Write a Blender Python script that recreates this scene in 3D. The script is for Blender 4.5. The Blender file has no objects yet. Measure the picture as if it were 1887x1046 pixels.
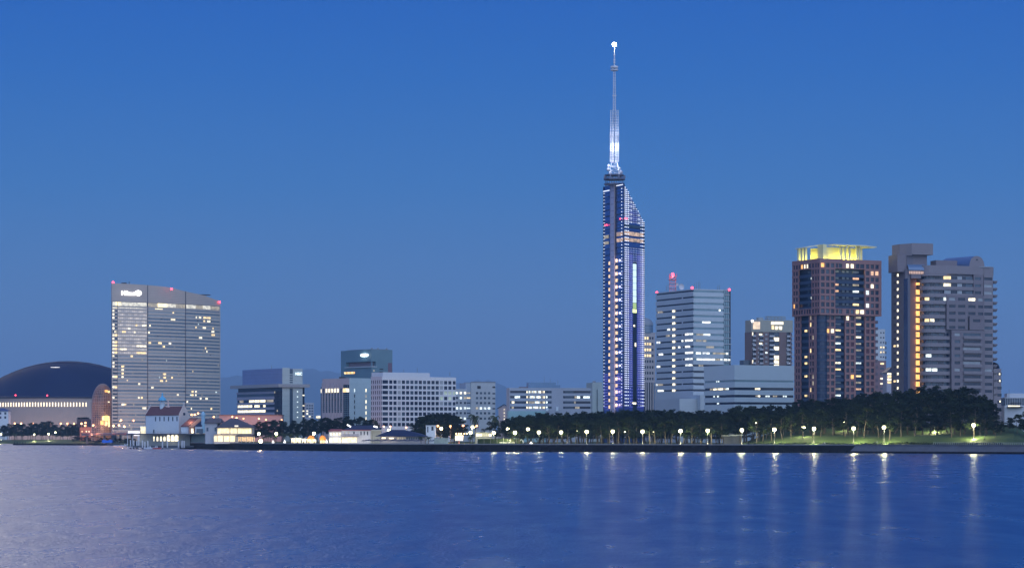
import bpy, math, random
from mathutils import Vector, noise as mnoise
R = math.radians
random.seed(7)
C = bpy.context.scene.collection
SC = bpy.context.scene

# ------------------------------------------------------------------ camera
F, HY, CX, HC = 4545.0, 803.0, 943.5, 8.0      # focal length and horizon in photo pixels, eye height in metres
cd = bpy.data.cameras.new('camera'); cam = bpy.data.objects.new('camera', cd); C.objects.link(cam)
cd.sensor_width = 36.0; cd.lens = F / 1887 * 36.0; cd.shift_y = (HY - 523) / 1887
cd.clip_start = 1.0; cd.clip_end = 90000.0
cam.location = (0, 0, HC); cam.rotation_euler = (R(90), 0, 0)
SC.camera = cam
SC.view_settings.view_transform = 'Standard'; SC.view_settings.look = 'None'
SC.view_settings.exposure = 0.0; SC.view_settings.gamma = 1.0
SC.cycles.use_denoising = True
SC.cycles.max_bounces = 6; SC.cycles.volume_bounces = 0; SC.cycles.caustics_reflective = False; SC.cycles.caustics_refractive = False
SC.cycles.sample_clamp_indirect = 4.0

# ------------------------------------------------------------------ sky: blue hour, the afterglow behind the camera
def lin(r, g, b):
    f = lambda c: (c / 255) / 12.92 if c / 255 <= 0.04045 else ((c / 255 + 0.055) / 1.055) ** 2.4
    return (f(r), f(g), f(b), 1.0)
w = bpy.data.worlds.new('World'); SC.world = w; w.use_nodes = True
nt = w.node_tree; nt.nodes.clear(); N = nt.nodes.new; LK = nt.links.new
SUN_EL, SUN_ROT = R(-3.0), R(190)
tc = N('ShaderNodeTexCoord')
sep = N('ShaderNodeSeparateXYZ'); LK(tc.outputs['Generated'], sep.inputs[0])
ramp = N('ShaderNodeValToRGB'); LK(sep.outputs['Z'], ramp.inputs[0])
stops = [(0.0, lin(108, 134, 176)), (0.022, lin(102, 134, 179)), (0.055, lin(86, 131, 187)), (0.10, lin(58, 120, 191)), (0.145, lin(36, 106, 191)),
         (0.19, lin(18, 92, 188)), (0.40, lin(26, 86, 180)), (1.0, lin(58, 92, 160))]
el = ramp.color_ramp.elements
el[0].position, el[0].color = stops[0]; el[1].position, el[1].color = stops[-1]
for p, c in stops[1:-1]:
    e = el.new(p); e.color = c
def lobe(az, elv, lo, hi, col, strength):
    d = Vector((math.sin(R(az)) * math.cos(R(elv)), math.cos(R(az)) * math.cos(R(elv)), math.sin(R(elv))))
    dt = N('ShaderNodeVectorMath'); dt.operation = 'DOT_PRODUCT'; LK(tc.outputs['Generated'], dt.inputs[0]); dt.inputs[1].default_value = d
    mr = N('ShaderNodeMapRange'); mr.interpolation_type = 'SMOOTHSTEP'; LK(dt.outputs['Value'], mr.inputs['Value'])
    mr.inputs['From Min'].default_value = math.cos(R(hi)); mr.inputs['From Max'].default_value = math.cos(R(lo))
    mr.inputs['To Min'].default_value = 0; mr.inputs['To Max'].default_value = strength
    m = N('ShaderNodeVectorMath'); m.operation = 'SCALE'; m.inputs[0].default_value = col[:3]; LK(mr.outputs[0], m.inputs['Scale'])
    return m.outputs[0]
def addc(a, b):
    m = N('ShaderNodeVectorMath'); m.operation = 'ADD'; LK(a, m.inputs[0]); LK(b, m.inputs[1]); return m.outputs[0]
cn = N('ShaderNodeTexNoise'); cn.inputs['Scale'].default_value = 7.0; cn.inputs['Detail'].default_value = 6; LK(tc.outputs['Generated'], cn.inputs['Vector'])   # noise breaking up a sky glow added out of view to silver left water
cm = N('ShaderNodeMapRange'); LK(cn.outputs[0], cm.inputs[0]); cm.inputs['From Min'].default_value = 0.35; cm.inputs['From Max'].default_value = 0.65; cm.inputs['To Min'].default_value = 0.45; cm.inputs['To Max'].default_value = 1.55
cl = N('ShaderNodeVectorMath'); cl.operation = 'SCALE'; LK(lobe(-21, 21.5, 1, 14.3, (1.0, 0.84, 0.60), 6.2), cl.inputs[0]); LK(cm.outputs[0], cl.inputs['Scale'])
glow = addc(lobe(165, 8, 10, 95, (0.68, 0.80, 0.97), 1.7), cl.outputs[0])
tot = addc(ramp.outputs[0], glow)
sky = N('ShaderNodeTexSky'); sky.sky_type = 'NISHITA'; sky.sun_disc = False
sky.sun_elevation = SUN_EL; sky.sun_rotation = SUN_ROT; sky.ozone_density = 3.0
bg1 = N('ShaderNodeBackground'); LK(sky.outputs[0], bg1.inputs[0]); bg1.inputs[1].default_value = 0.08
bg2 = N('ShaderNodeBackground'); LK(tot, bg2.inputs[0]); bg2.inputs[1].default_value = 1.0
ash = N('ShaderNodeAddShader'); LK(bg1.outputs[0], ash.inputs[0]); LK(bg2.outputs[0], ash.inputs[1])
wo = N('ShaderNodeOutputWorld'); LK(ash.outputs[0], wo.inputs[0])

# ------------------------------------------------------------------ helpers
def X(px, D): return (px - CX) * D / F
def Z(py, D): return HC + (HY - py) * D / F
MATS = {}
def mat(name, col, rough=0.7, metal=0.0, var=0.12, vs=0.15, emit=None, es=0.0, evar=0.0, evs=0.6, bump=0.0, spec=0.4, lines=None):
    if name in MATS: return MATS[name]
    m = bpy.data.materials.new(name); m.use_nodes = True; t = m.node_tree; n = t.nodes; l = t.links
    b = n['Principled BSDF']; b.inputs['Roughness'].default_value = rough; b.inputs['Metallic'].default_value = metal
    b.inputs['Specular IOR Level'].default_value = spec
    co = n.new('ShaderNodeTexCoord')
    if var > 0:
        nz = n.new('ShaderNodeTexNoise'); nz.inputs['Scale'].default_value = vs; nz.inputs['Detail'].default_value = 5; l.new(co.outputs['Object'], nz.inputs['Vector'])
        mx = n.new('ShaderNodeMix'); mx.data_type = 'RGBA'; l.new(nz.outputs[0], mx.inputs['Factor'])
        mx.inputs['A'].default_value = [c * (1 - var) for c in col[:3]] + [1]; mx.inputs['B'].default_value = [min(1, c * (1 + var)) for c in col[:3]] + [1]
        out = mx.outputs['Result']
        if lines:                                   # thin panel joints every `pitch` metres of height
            pitch, wid, dark = lines
            sp = n.new('ShaderNodeSeparateXYZ'); l.new(co.outputs['Object'], sp.inputs[0])
            dv = n.new('ShaderNodeMath'); dv.operation = 'DIVIDE'; l.new(sp.outputs['Z'], dv.inputs[0]); dv.inputs[1].default_value = pitch
            fr = n.new('ShaderNodeMath'); fr.operation = 'FRACT'; l.new(dv.outputs[0], fr.inputs[0])
            lt = n.new('ShaderNodeMath'); lt.operation = 'LESS_THAN'; l.new(fr.outputs[0], lt.inputs[0]); lt.inputs[1].default_value = wid
            m2 = n.new('ShaderNodeMix'); m2.data_type = 'RGBA'; l.new(lt.outputs[0], m2.inputs['Factor']); l.new(out, m2.inputs['A'])
            m2.inputs['B'].default_value = [c * dark for c in col[:3]] + [1]; out = m2.outputs['Result']
        l.new(out, b.inputs['Base Color'])
    else: b.inputs['Base Color'].default_value = (*col[:3], 1)
    if bump > 0:
        nb = n.new('ShaderNodeTexNoise'); nb.inputs['Scale'].default_value = 0.8; l.new(co.outputs['Object'], nb.inputs['Vector'])
        bp = n.new('ShaderNodeBump'); bp.inputs['Strength'].default_value = bump; bp.inputs['Distance'].default_value = 0.5
        l.new(nb.outputs[0], bp.inputs['Height']); l.new(bp.outputs[0], b.inputs['Normal'])
    if emit:
        b.inputs['Emission Color'].default_value = (*emit[:3], 1); b.inputs['Emission Strength'].default_value = es
        if evar > 0:
            ne = n.new('ShaderNodeTexNoise'); ne.inputs['Scale'].default_value = evs; ne.inputs['Detail'].default_value = 2; l.new(co.outputs['Object'], ne.inputs['Vector'])
            me = n.new('ShaderNodeMapRange'); l.new(ne.outputs[0], me.inputs[0]); me.inputs['From Min'].default_value = 0.3; me.inputs['From Max'].default_value = 0.7
            me.inputs['To Min'].default_value = es * (1 - evar); me.inputs['To Max'].default_value = es * (1 + evar); l.new(me.outputs[0], b.inputs['Emission Strength'])
        m.cycles.emission_sampling = 'NONE'
    MATS[name] = m; return m

def build(name, verts, faces, mats, fm, parent=None, origin=None, smooth=False):
    o0 = Vector(origin) if origin is not None else (parent_world(parent) if parent else Vector((0, 0, 0)))
    me = bpy.data.meshes.new(name); me.from_pydata([(v[0] - o0.x, v[1] - o0.y, v[2] - o0.z) for v in verts], [], faces)
    for m in mats: me.materials.append(m)
    if len(mats) > 1: me.polygons.foreach_set('material_index', fm)
    if smooth: me.polygons.foreach_set('use_smooth', [True] * len(faces))
    me.update()
    o = bpy.data.objects.new(name, me); C.objects.link(o)
    if parent: o.parent = parent; o.location = o0 - parent_world(parent)
    else: o.location = o0
    return o
def parent_world(p):
    v = Vector(p.location)
    while p.parent: p = p.parent; v += p.location
    return v
class MB:
    def __init__(s, m=None): s.v = []; s.f = []; s.ms = []; s.fm = []; s.m = m
    def mi(s, m):
        m = m or s.m
        if m not in s.ms: s.ms.append(m)
        return s.ms.index(m)
    def add(s, vs, fs, m=None):
        k = len(s.v); i = s.mi(m); s.v += [tuple(v) for v in vs]; s.f += [tuple(k + a for a in f) for f in fs]; s.fm += [i] * len(fs)
    def hexa(s, p, m=None):      # 8 points: bottom 4, top 4
        s.add(p, [(3, 2, 1, 0), (4, 5, 6, 7), (0, 1, 5, 4), (1, 2, 6, 5), (2, 3, 7, 6), (3, 0, 4, 7)], m)
    def box(s, x0, x1, y0, y1, z0, z1, m=None):
        s.hexa([(x0, y0, z0), (x1, y0, z0), (x1, y1, z0), (x0, y1, z0), (x0, y0, z1), (x1, y0, z1), (x1, y1, z1), (x0, y1, z1)], m)
    def prism(s, poly, z0, z1, m=None):   # z1 a number or one height per vertex
        n = len(poly); zt = z1 if isinstance(z1, (list, tuple)) else [z1] * n
        s.add([(p[0], p[1], z0) for p in poly] + [(p[0], p[1], zt[i]) for i, p in enumerate(poly)],
              [tuple(range(n - 1, -1, -1)), tuple(range(n, 2 * n))] + [(i, (i + 1) % n, n + (i + 1) % n, n + i) for i in range(n)], m)
    def tube(s, a, b, r0, r1=None, n=6, m=None):
        r1 = r0 if r1 is None else r1; a, b = Vector(a), Vector(b); d = (b - a).normalized()
        u = d.orthogonal().normalized(); w_ = d.cross(u)
        ring = lambda c, r: [c + (u * math.cos(2 * math.pi * i / n) + w_ * math.sin(2 * math.pi * i / n)) * r for i in range(n)]
        s.add(ring(a, r0) + ring(b, r1), [tuple(range(n - 1, -1, -1)), tuple(range(n, 2 * n))] + [(i, (i + 1) % n, n + (i + 1) % n, n + i) for i in range(n)], m)
    def ball(s, c, r, m=None, nu=10, nv=6, sz=1.0, z0=-1.0):
        vs = []; c = Vector(c)
        for j in range(nv + 1):
            a = -math.pi / 2 + math.pi * j / nv
            zz = max(math.sin(a), z0)
            for i in range(nu):
                vs.append((c.x + r * math.cos(a) * math.cos(2 * math.pi * i / nu), c.y + r * math.cos(a) * math.sin(2 * math.pi * i / nu), c.z + r * sz * zz))
        s.add(vs, [(j * nu + i, j * nu + (i + 1) % nu, (j + 1) * nu + (i + 1) % nu, (j + 1) * nu + i) for j in range(nv) for i in range(nu)], m)
    def lathe(s, c, prof, m=None, n=12):
        vs = []
        for r, z in prof: vs += [(c[0] + r * math.cos(2 * math.pi * i / n), c[1] + r * math.sin(2 * math.pi * i / n), c[2] + z) for i in range(n)]
        k = len(prof)
        s.add(vs, [(j * n + i, j * n + (i + 1) % n, (j + 1) * n + (i + 1) % n, (j + 1) * n + i) for j in range(k - 1) for i in range(n)] + [tuple(range(n - 1, -1, -1)), tuple(range((k - 1) * n, k * n))], m)
    def build(s, name, parent=None, **k):
        if not s.f: return None
        return build(name, s.v, s.f, s.ms, s.fm, parent, **k)
def tag(o, label, cat, group=None, kind=None):
    if label: o['label'] = label
    if cat: o['category'] = cat
    if group: o['group'] = group
    if kind: o['kind'] = kind
    return o
def thing(name, label, cat, loc, group=None):
    o = bpy.data.objects.new(name, None); C.objects.link(o); o.location = loc; o.empty_display_size = 1; return tag(o, label, cat, group)
def copy_tree(o, loc=None, parent=None):
    c = o.copy(); C.objects.link(c)
    if parent: c.parent = parent
    if loc is not None: c.location = loc
    for ch in o.children: copy_tree(ch, None, c)
    return c
def light(parent, loc, col, watt, radius=0.4):
    ld = bpy.data.lights.new('lamp_light', 'POINT'); ld.color = col[:3]; ld.energy = watt; ld.specular_factor = 0.0; ld.shadow_soft_size = radius
    o = bpy.data.objects.new('lamp_light', ld); C.objects.link(o); o.location = Vector(loc) - (parent_world(parent) if parent else Vector())
    if parent: o.parent = parent
    return o

class Face:
    """A vertical facade over a polyline on the ground; u metres along it, d metres inward from its outer plane."""
    def __init__(s, pts):
        s.p = [Vector(p[:2]) for p in pts]; s.c = [0]
        for a, b in zip(s.p, s.p[1:]): s.c.append(s.c[-1] + (b - a).length)
        s.L = s.c[-1]; sn = []
        for a, b in zip(s.p, s.p[1:]):
            d = (b - a).normalized(); sn.append(Vector((d.y, -d.x)))
        mid = (s.p[0] + s.p[-1]) / 2; tot = sum(sn, Vector((0, 0)))
        if tot.dot(mid) > 0: sn = [-n for n in sn]
        s.n = [sn[0]] + [(a + b).normalized() for a, b in zip(sn, sn[1:])] + [sn[-1]]
    def at(s, u):
        for i in range(len(s.c) - 1):
            if u <= s.c[i + 1] or i == len(s.c) - 2:
                t = (u - s.c[i]) / (s.c[i + 1] - s.c[i]); return s.p[i].lerp(s.p[i + 1], t), s.n[i].lerp(s.n[i + 1], min(1, max(0, t))).normalized()
    def u(s, px):
        t = (px - CX) / F; best = None
        for i in range(len(s.p) - 1):
            a, b = s.p[i], s.p[i + 1]; d = b - a; den = d.x - t * d.y
            if abs(den) < 1e-9: continue
            k = (t * a.y - a.x) / den
            lo = -9e9 if i == 0 else -1e-6; hi = 9e9 if i == len(s.p) - 2 else 1 + 1e-6
            if lo <= k <= hi:
                e = max(0, -k, k - 1)
                if best is None or e < best[0]: best = (e, s.c[i] + k * d.length)
        if best is None: best = (0, min(range(len(s.p)), key=lambda i: abs(s.p[i].x / s.p[i].y - t)) and s.L)
        return best[1]
    def z(s, py, u): return Z(py, s.at(u)[0].y)
    def pt(s, u, d=0):
        p, n = s.at(u); return p - n * d
    def slab(s, mb, u0, u1, z0, z1, d0, d1, m=None):
        if u1 < u0: u0, u1 = u1, u0
        us = [u0] + [c for c in s.c[1:-1] if u0 + 1e-6 < c < u1 - 1e-6] + [u1]; vs = []
        fz = lambda z, u: z(u) if callable(z) else z
        for u in us:
            a, b = s.pt(u, d0), s.pt(u, d1)
            vs += [(a.x, a.y, fz(z0, u)), (a.x, a.y, fz(z1, u)), (b.x, b.y, fz(z1, u)), (b.x, b.y, fz(z0, u))]
        fs = [(0, 1, 2, 3), tuple(4 * (len(us) - 1) + k for k in (3, 2, 1, 0))]
        for i in range(len(us) - 1):
            for k in range(4): fs.append((4 * i + k, 4 * i + 4 + k, 4 * i + 4 + (k + 1) % 4, 4 * i + (k + 1) % 4))
        mb.add(vs, fs, m)
    def facade(s, mb, ucuts, zcuts, z0, z1, depth=0.45, u0=None, u1=None, m=None, pm=None):
        u0 = 0 if u0 is None else u0; u1 = s.L if u1 is None else u1
        z = z0
        for a, b in sorted(zcuts) + [(z1, z1)]:
            if a > z + 1e-3: s.slab(mb, u0, u1, z, a, 0, depth, m)
            z = b
        if ucuts is not None and zcuts:
            za, zb = min(a for a, b in zcuts) - 0.2, max(b for a, b in zcuts) + 0.2; za = max(za, z0 + .01); zb = min(zb, z1 - .01)
            u = u0 + .01
            for a, b in sorted(ucuts) + [(u1 - .01, u1 - .01)]:
                if a > u + 1e-3: s.slab(mb, u, a, za, zb, 0.06, depth - .01, pm or m)
                u = b
EM = set()
def panes(root, name, items, limit=100):
    """items: (face,u0,u1,z0,z1,d0,d1,material); the largest, lit ones first, are parts of their own, the rest one part."""
    items = sorted(items, key=lambda t: (0 if t[7].name.startswith('lit') else 1, -abs(t[2] - t[1]) * (t[4] - t[3])))
    for t in items[:limit]:
        mb = MB(t[7]); t[0].slab(mb, t[1], t[2], t[3], t[4], t[5], t[6]); mb.build(name, root)
    if len(items) > limit:
        mb = MB()
        for t in items[limit:]: t[0].slab(mb, t[1], t[2], t[3], t[4], t[5], t[6], t[7])
        mb.build(name, root)['kind'] = 'stuff'
class Bld:
    """A rectangular building: nearest corner on the ray of pixel xc at distance D, front face running right at angle th, side face running left."""
    def __init__(s, name, label, cat, xl, xc, xr, D, th, z0=3.9, group=None):
        s.D = D; s.C = Vector((X(xc, D), D)); s.F = Vector((math.cos(R(th)), math.sin(R(th)))); s.Ld = Vector((-s.F.y, s.F.x)); s.z0 = z0
        t = (xr - CX) / F; s.W = (t * s.C.y - s.C.x) / (s.F.x - t * s.F.y)
        t = (xl - CX) / F; s.L = (t * s.C.y - s.C.x) / (s.Ld.x - t * s.Ld.y)
        s.front = Face([s.C, s.C + s.F * s.W]); s.side = Face([s.C, s.C + s.Ld * s.L])
        s.root = thing(name, label, cat, (s.C.x, s.C.y, z0), group)
    def z(s, py): return Z(py, s.D)
    def q(s, a, b): return s.C + s.F * a + s.Ld * b
    def poly(s, a0, a1, b0, b1): return [s.q(a0, b0), s.q(a1, b0), s.q(a1, b1), s.q(a0, b1)]
    def block(s, name, m, a0, a1, b0, b1, z0, z1, parent=None):
        mb = MB(m); mb.prism(s.poly(a0, a1, b0, b1), z0, z1); return mb.build(name, parent or s.root)

# ------------------------------------------------------------------ materials
M_dark = mat('dark_glass', (0.009, 0.02, 0.048), 0.15, 0.0, 0.3, 0.4, spec=0.4)
M_dark2 = mat('dim_glass', (0.05, 0.08, 0.12), 0.2, 0.0, 0.3, 0.4, spec=0.4)
M_blind = mat('blinded_glass', (0.30, 0.33, 0.36), 0.4, 0.0, 0.2, 0.5)
M_warm = mat('lit_warm_window', (0.3, 0.25, 0.15), 0.4, emit=(1.0, 0.72, 0.34), es=1.5, evar=0.5)
M_cream = mat('lit_cream_window', (0.3, 0.28, 0.2), 0.4, emit=(1.0, 0.88, 0.62), es=1.6, evar=0.5)
M_cool = mat('lit_cool_window', (0.3, 0.3, 0.3), 0.4, emit=(0.85, 0.98, 0.95), es=1.3, evar=0.5)
M_dim = mat('lit_dim_window', (0.2, 0.2, 0.18), 0.4, emit=(0.9, 0.75, 0.5), es=0.35, evar=0.6)
M_orange = mat('lit_orange_window', (0.3, 0.2, 0.1), 0.4, emit=(1.0, 0.50, 0.13), es=1.5, evar=0.3)
M_red = mat('red_beacon', (0.4, 0.02, 0.02), 0.4, var=0, emit=(1.0, 0.05, 0.09), es=7.0)
M_lampw = mat('lamp_globe_white', (0.8, 0.8, 0.7), 0.4, var=0, emit=(1.0, 0.93, 0.52), es=6.0)
M_lampo = mat('lamp_globe_orange', (0.8, 0.6, 0.4), 0.4, var=0, emit=(1.0, 0.42, 0.16), es=2.6)
M_sign = mat('sign_white_light', (0.8, 0.8, 0.8), 0.4, var=0, emit=(0.85, 1.0, 1.0), es=2.2)
M_steel = mat('grey_steel', (0.22, 0.23, 0.26), 0.5, 0.4)
M_black = mat('black_paint', (0.02, 0.02, 0.025), 0.5)
M_navy = mat('navy_roof', (0.017, 0.026, 0.065), 0.5, lines=(0.45, 0.2, 0.6))
M_white = mat('white_render', (0.62, 0.66, 0.72), 0.7)
M_paving = mat('pale_paving', (0.34, 0.33, 0.31), 0.85, var=0.25, vs=0.3)
def pick(rng, *pairs):
    x = rng.random()
    for p, m in pairs:
        if x < p: return m
        x -= p
    return M_dark

# ------------------------------------------------------------------ water, land, hills
SH = [(-3000, 2650), (-200, 2600), (0, 2597), (150, 2480), (205, 2330), (236, 1900), (262, 1745), (330, 1655), (336, 1575), (395, 1480), (480, 1398), (640, 1299), (950, 1254), (1250, 1212), (1540, 1173), (1887, 1102), (3200, 900), (5200, 800)]
def shore(px):
    for (a, da), (b, db) in zip(SH, SH[1:]):
        if px <= b: return da + (db - da) * (px - a) / (b - a)
    return SH[-1][1]
def ss(a, b, x):
    t = min(1, max(0, (x - a) / (b - a))); return t * t * (3 - 2 * t)
def ground(px, r):
    if px < 240:
        return 0.5 + 3.4 * ss(5, 90, r)
    base = 3.9
    amp = ss(1345, 1480, px) * (1 - ss(1862, 1925, px))
    return base + amp * (4.2 * ss(16, 42, r) + 5.5 * ss(48, 110, r) + 0.5 * mnoise.noise(Vector((px * 0.02, r * 0.05, 0)))) * (1 - 0.8 * ss(150, 230, r))
def G(px, D): return ground(px, D - shore(px))
def water():
    m = bpy.data.materials.new('sea_water'); m.use_nodes = True; t = m.node_tree; n = t.nodes; l = t.links; b = n['Principled BSDF']
    b.inputs['Base Color'].default_value = (0.008, 0.055, 0.19, 1); b.inputs['IOR'].default_value = 1.33; b.inputs['Specular Tint'].default_value = (0.50, 0.90, 1.0, 1)
    co = n.new('ShaderNodeTexCoord')
    def nz(scale, sx, sy, det=3):
        mp = n.new('ShaderNodeMapping'); mp.inputs['Scale'].default_value = (sx, sy, 1); l.new(co.outputs['Object'], mp.inputs[0])
        t_ = n.new('ShaderNodeTexNoise'); t_.inputs['Scale'].default_value = scale; t_.inputs['Detail'].default_value = det; l.new(mp.outputs[0], t_.inputs['Vector']); return t_.outputs[0]
    big = nz(0.006, 1.0, 0.6, 4)                       # wind patches: rougher and calmer water
    st = nz(1.0, 0.22, 0.055, 4)                       # short slicks lying across the view
    ms = n.new('ShaderNodeMath'); ms.operation = 'MULTIPLY_ADD'; l.new(st, ms.inputs[0]); ms.inputs[1].default_value = 1.3; l.new(big, ms.inputs[2])
    mr = n.new('ShaderNodeMapRange'); l.new(ms.outputs[0], mr.inputs[0]); mr.inputs['From Min'].default_value = 0.85; mr.inputs['From Max'].default_value = 1.45
    mr.inputs['To Min'].default_value = 0.24; mr.inputs['To Max'].default_value = 0.38; l.new(mr.outputs[0], b.inputs['Roughness'])
    a1 = nz(0.55, 1.0, 0.6, 5); a2 = nz(3.6, 1.0, 0.8, 3)
    ad = n.new('ShaderNodeMath'); ad.operation = 'MULTIPLY_ADD'; l.new(a2, ad.inputs[0]); ad.inputs[1].default_value = 0.45; l.new(a1, ad.inputs[2])
    bp = n.new('ShaderNodeBump'); bp.inputs['Strength'].default_value = 1.0; bp.inputs['Distance'].default_value = 0.22; l.new(ad.outputs[0], bp.inputs['Height']); l.new(bp.outputs[0], b.inputs['Normal'])
    mb = MB(m); mb.add([(-20000, -400, 0), (20000, -400, 0), (20000, 26000, 0), (-20000, 26000, 0)], [(0, 1, 2, 3)])
    tag(mb.build('water'), None, None, kind='structure')
water()
def grass_mat():
    m = mat('mown_grass', (0.040, 0.072, 0.018), 0.9, var=0.45, vs=0.12, bump=0.6); return m
pxs = [-3000, -1500, -600, -200, -60] + list(range(0, 240, 30)) + [238, 241] + list(range(250, 1340, 30)) + list(range(1340, 1960, 12)) + [2100, 2500, 3200, 5200]
rs = [0, 3, 8, 14, 18, 22, 27, 32, 37, 42, 50, 60, 70, 82, 95, 110, 130, 150, 190, 230, 400, 900, 2500, 8000, 26000, 36000]
mb = MB(mat('dark_land', (0.045, 0.06, 0.03), 0.95, var=0.4, vs=0.06)); gv = []
for px in pxs:
    for r in rs:
        D = shore(px) + r; gv.append((X(px, D), D, ground(px, r)))
nr = len(rs); gf = [(i * nr + j, (i + 1) * nr + j, (i + 1) * nr + j + 1, i * nr + j + 1) for i in range(len(pxs) - 1) for j in range(nr - 1)]
mb.m = grass_mat(); mb.add(gv, gf); land = mb.build('ground'); tag(land, None, None, kind='structure')
# promenade paving along the seawall
mb = MB(M_paving); gv = []
pp = [p for p in pxs if 336 <= p <= 2500]; pp[0] = 338
for px in pp:
    w_ = 13 if px < 1330 else 13
    for r in (0.6, w_):
        D = shore(px) + r; gv.append((X(px, D), D, ground(px, r) + 0.05))
mb.add(gv, [(2 * i, 2 * i + 2, 2 * i + 3, 2 * i + 1) for i in range(len(pp) - 1)]); tag(mb.build('promenade'), None, None, kind='structure')
# far hills
def hill(prof, D, depth, m):
    vs = []; fs = []; K = 9
    for i, (px, py) in enumerate(prof):
        for k in range(K):
            a = k / (K - 1); h = (Z(py, D) - 4) * math.sin(math.pi * a) ** 0.8 + (mnoise.noise(Vector((px * .1, k * 2.1, 3))) * 25 if 0 < k < K - 1 else 0)
            y = D + (a - 0.5) * depth; vs.append((X(px, D), y, 2.5 + max(0, h)))
    for i in range(len(prof) - 1):
        for k in range(K - 1): fs.append((i * K + k, (i + 1) * K + k, (i + 1) * K + k + 1, i * K + k + 1))
    o = build('hill', vs, fs, [m], [0] * len(fs), smooth=True, origin=(X(prof[0][0], D), D, 3)); tag(o, None, None, kind='structure')
def interp(pts, step=6):
    out = []; x = pts[0][0]
    while x <= pts[-1][0]:
        for (a, ya), (b, yb) in zip(pts, pts[1:]):
            if a <= x <= b: y = ya + (yb - ya) * ss(0, 1, (x - a) / (b - a)); break
        out.append((x, y + mnoise.noise(Vector((x * .07, 0, 0))) * 1.8)); x += step
    return out
M_hill = mat('wooded_hill', (0.035, 0.05, 0.03), 0.95, var=0.3, vs=0.002)
hill(interp([(-120, 800), (0, 752), (205, 740), (420, 694), (470, 690), (530, 686), (570, 679), (610, 684), (660, 692), (740, 700), (790, 712), (850, 705), (905, 700), (950, 720), (1010, 742), (1100, 760), (1250, 800)]), 30000, 7000, M_hill)
hill(interp([(1300, 800), (1500, 772), (1700, 765), (1860, 752), (1990, 745), (2150, 800)]), 28000, 6000, M_hill)

# ================================================================== BUILDINGS
def seq(a, pitch, n, wd):        # n intervals of width wd starting at a
    return [(a + i * pitch, a + i * pitch + wd) for i in range(n)]
def text_part(name, body, size, face, u, z, parent, m, d=-0.6):
    cu = bpy.data.curves.new('lettering', 'FONT'); cu.body = body; cu.size = size; cu.extrude = 0.15; cu.align_x = 'LEFT'; cu.offset = size * 0.02
    o = bpy.data.objects.new('lettering', cu); C.objects.link(o); bpy.context.view_layer.update()
    me = bpy.data.meshes.new_from_object(o.evaluated_get(bpy.context.evaluated_depsgraph_get())); bpy.data.objects.remove(o)
    me.materials.clear(); me.materials.append(m); me.name = name
    p, n = face.at(u); q, _ = face.at(min(face.L, u + 5)); p0 = face.pt(u, d); dr = (q - p).normalized()
    r = bpy.data.objects.new(name, me); C.objects.link(r); r.parent = parent
    r.location = Vector((p0.x, p0.y, z)) - parent_world(parent); r.rotation_euler = (R(90), 0, math.atan2(dr.y, dr.x)); return r
def beacon(name_root, px, py, D, root, r=0.55):
    mb = MB(M_red); mb.ball((X(px, D), D, Z(py, D)), r, nu=8, nv=6); o = mb.build('warning_light', root); return o
def mast(root, px, py0, py1, D, r=0.12, name='antenna'):
    mb = MB(M_steel); mb.tube((X(px, D), D, Z(py0, D)), (X(px, D), D, Z(py1, D)), r, r * .6, 5); return mb.build(name, root)

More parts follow.
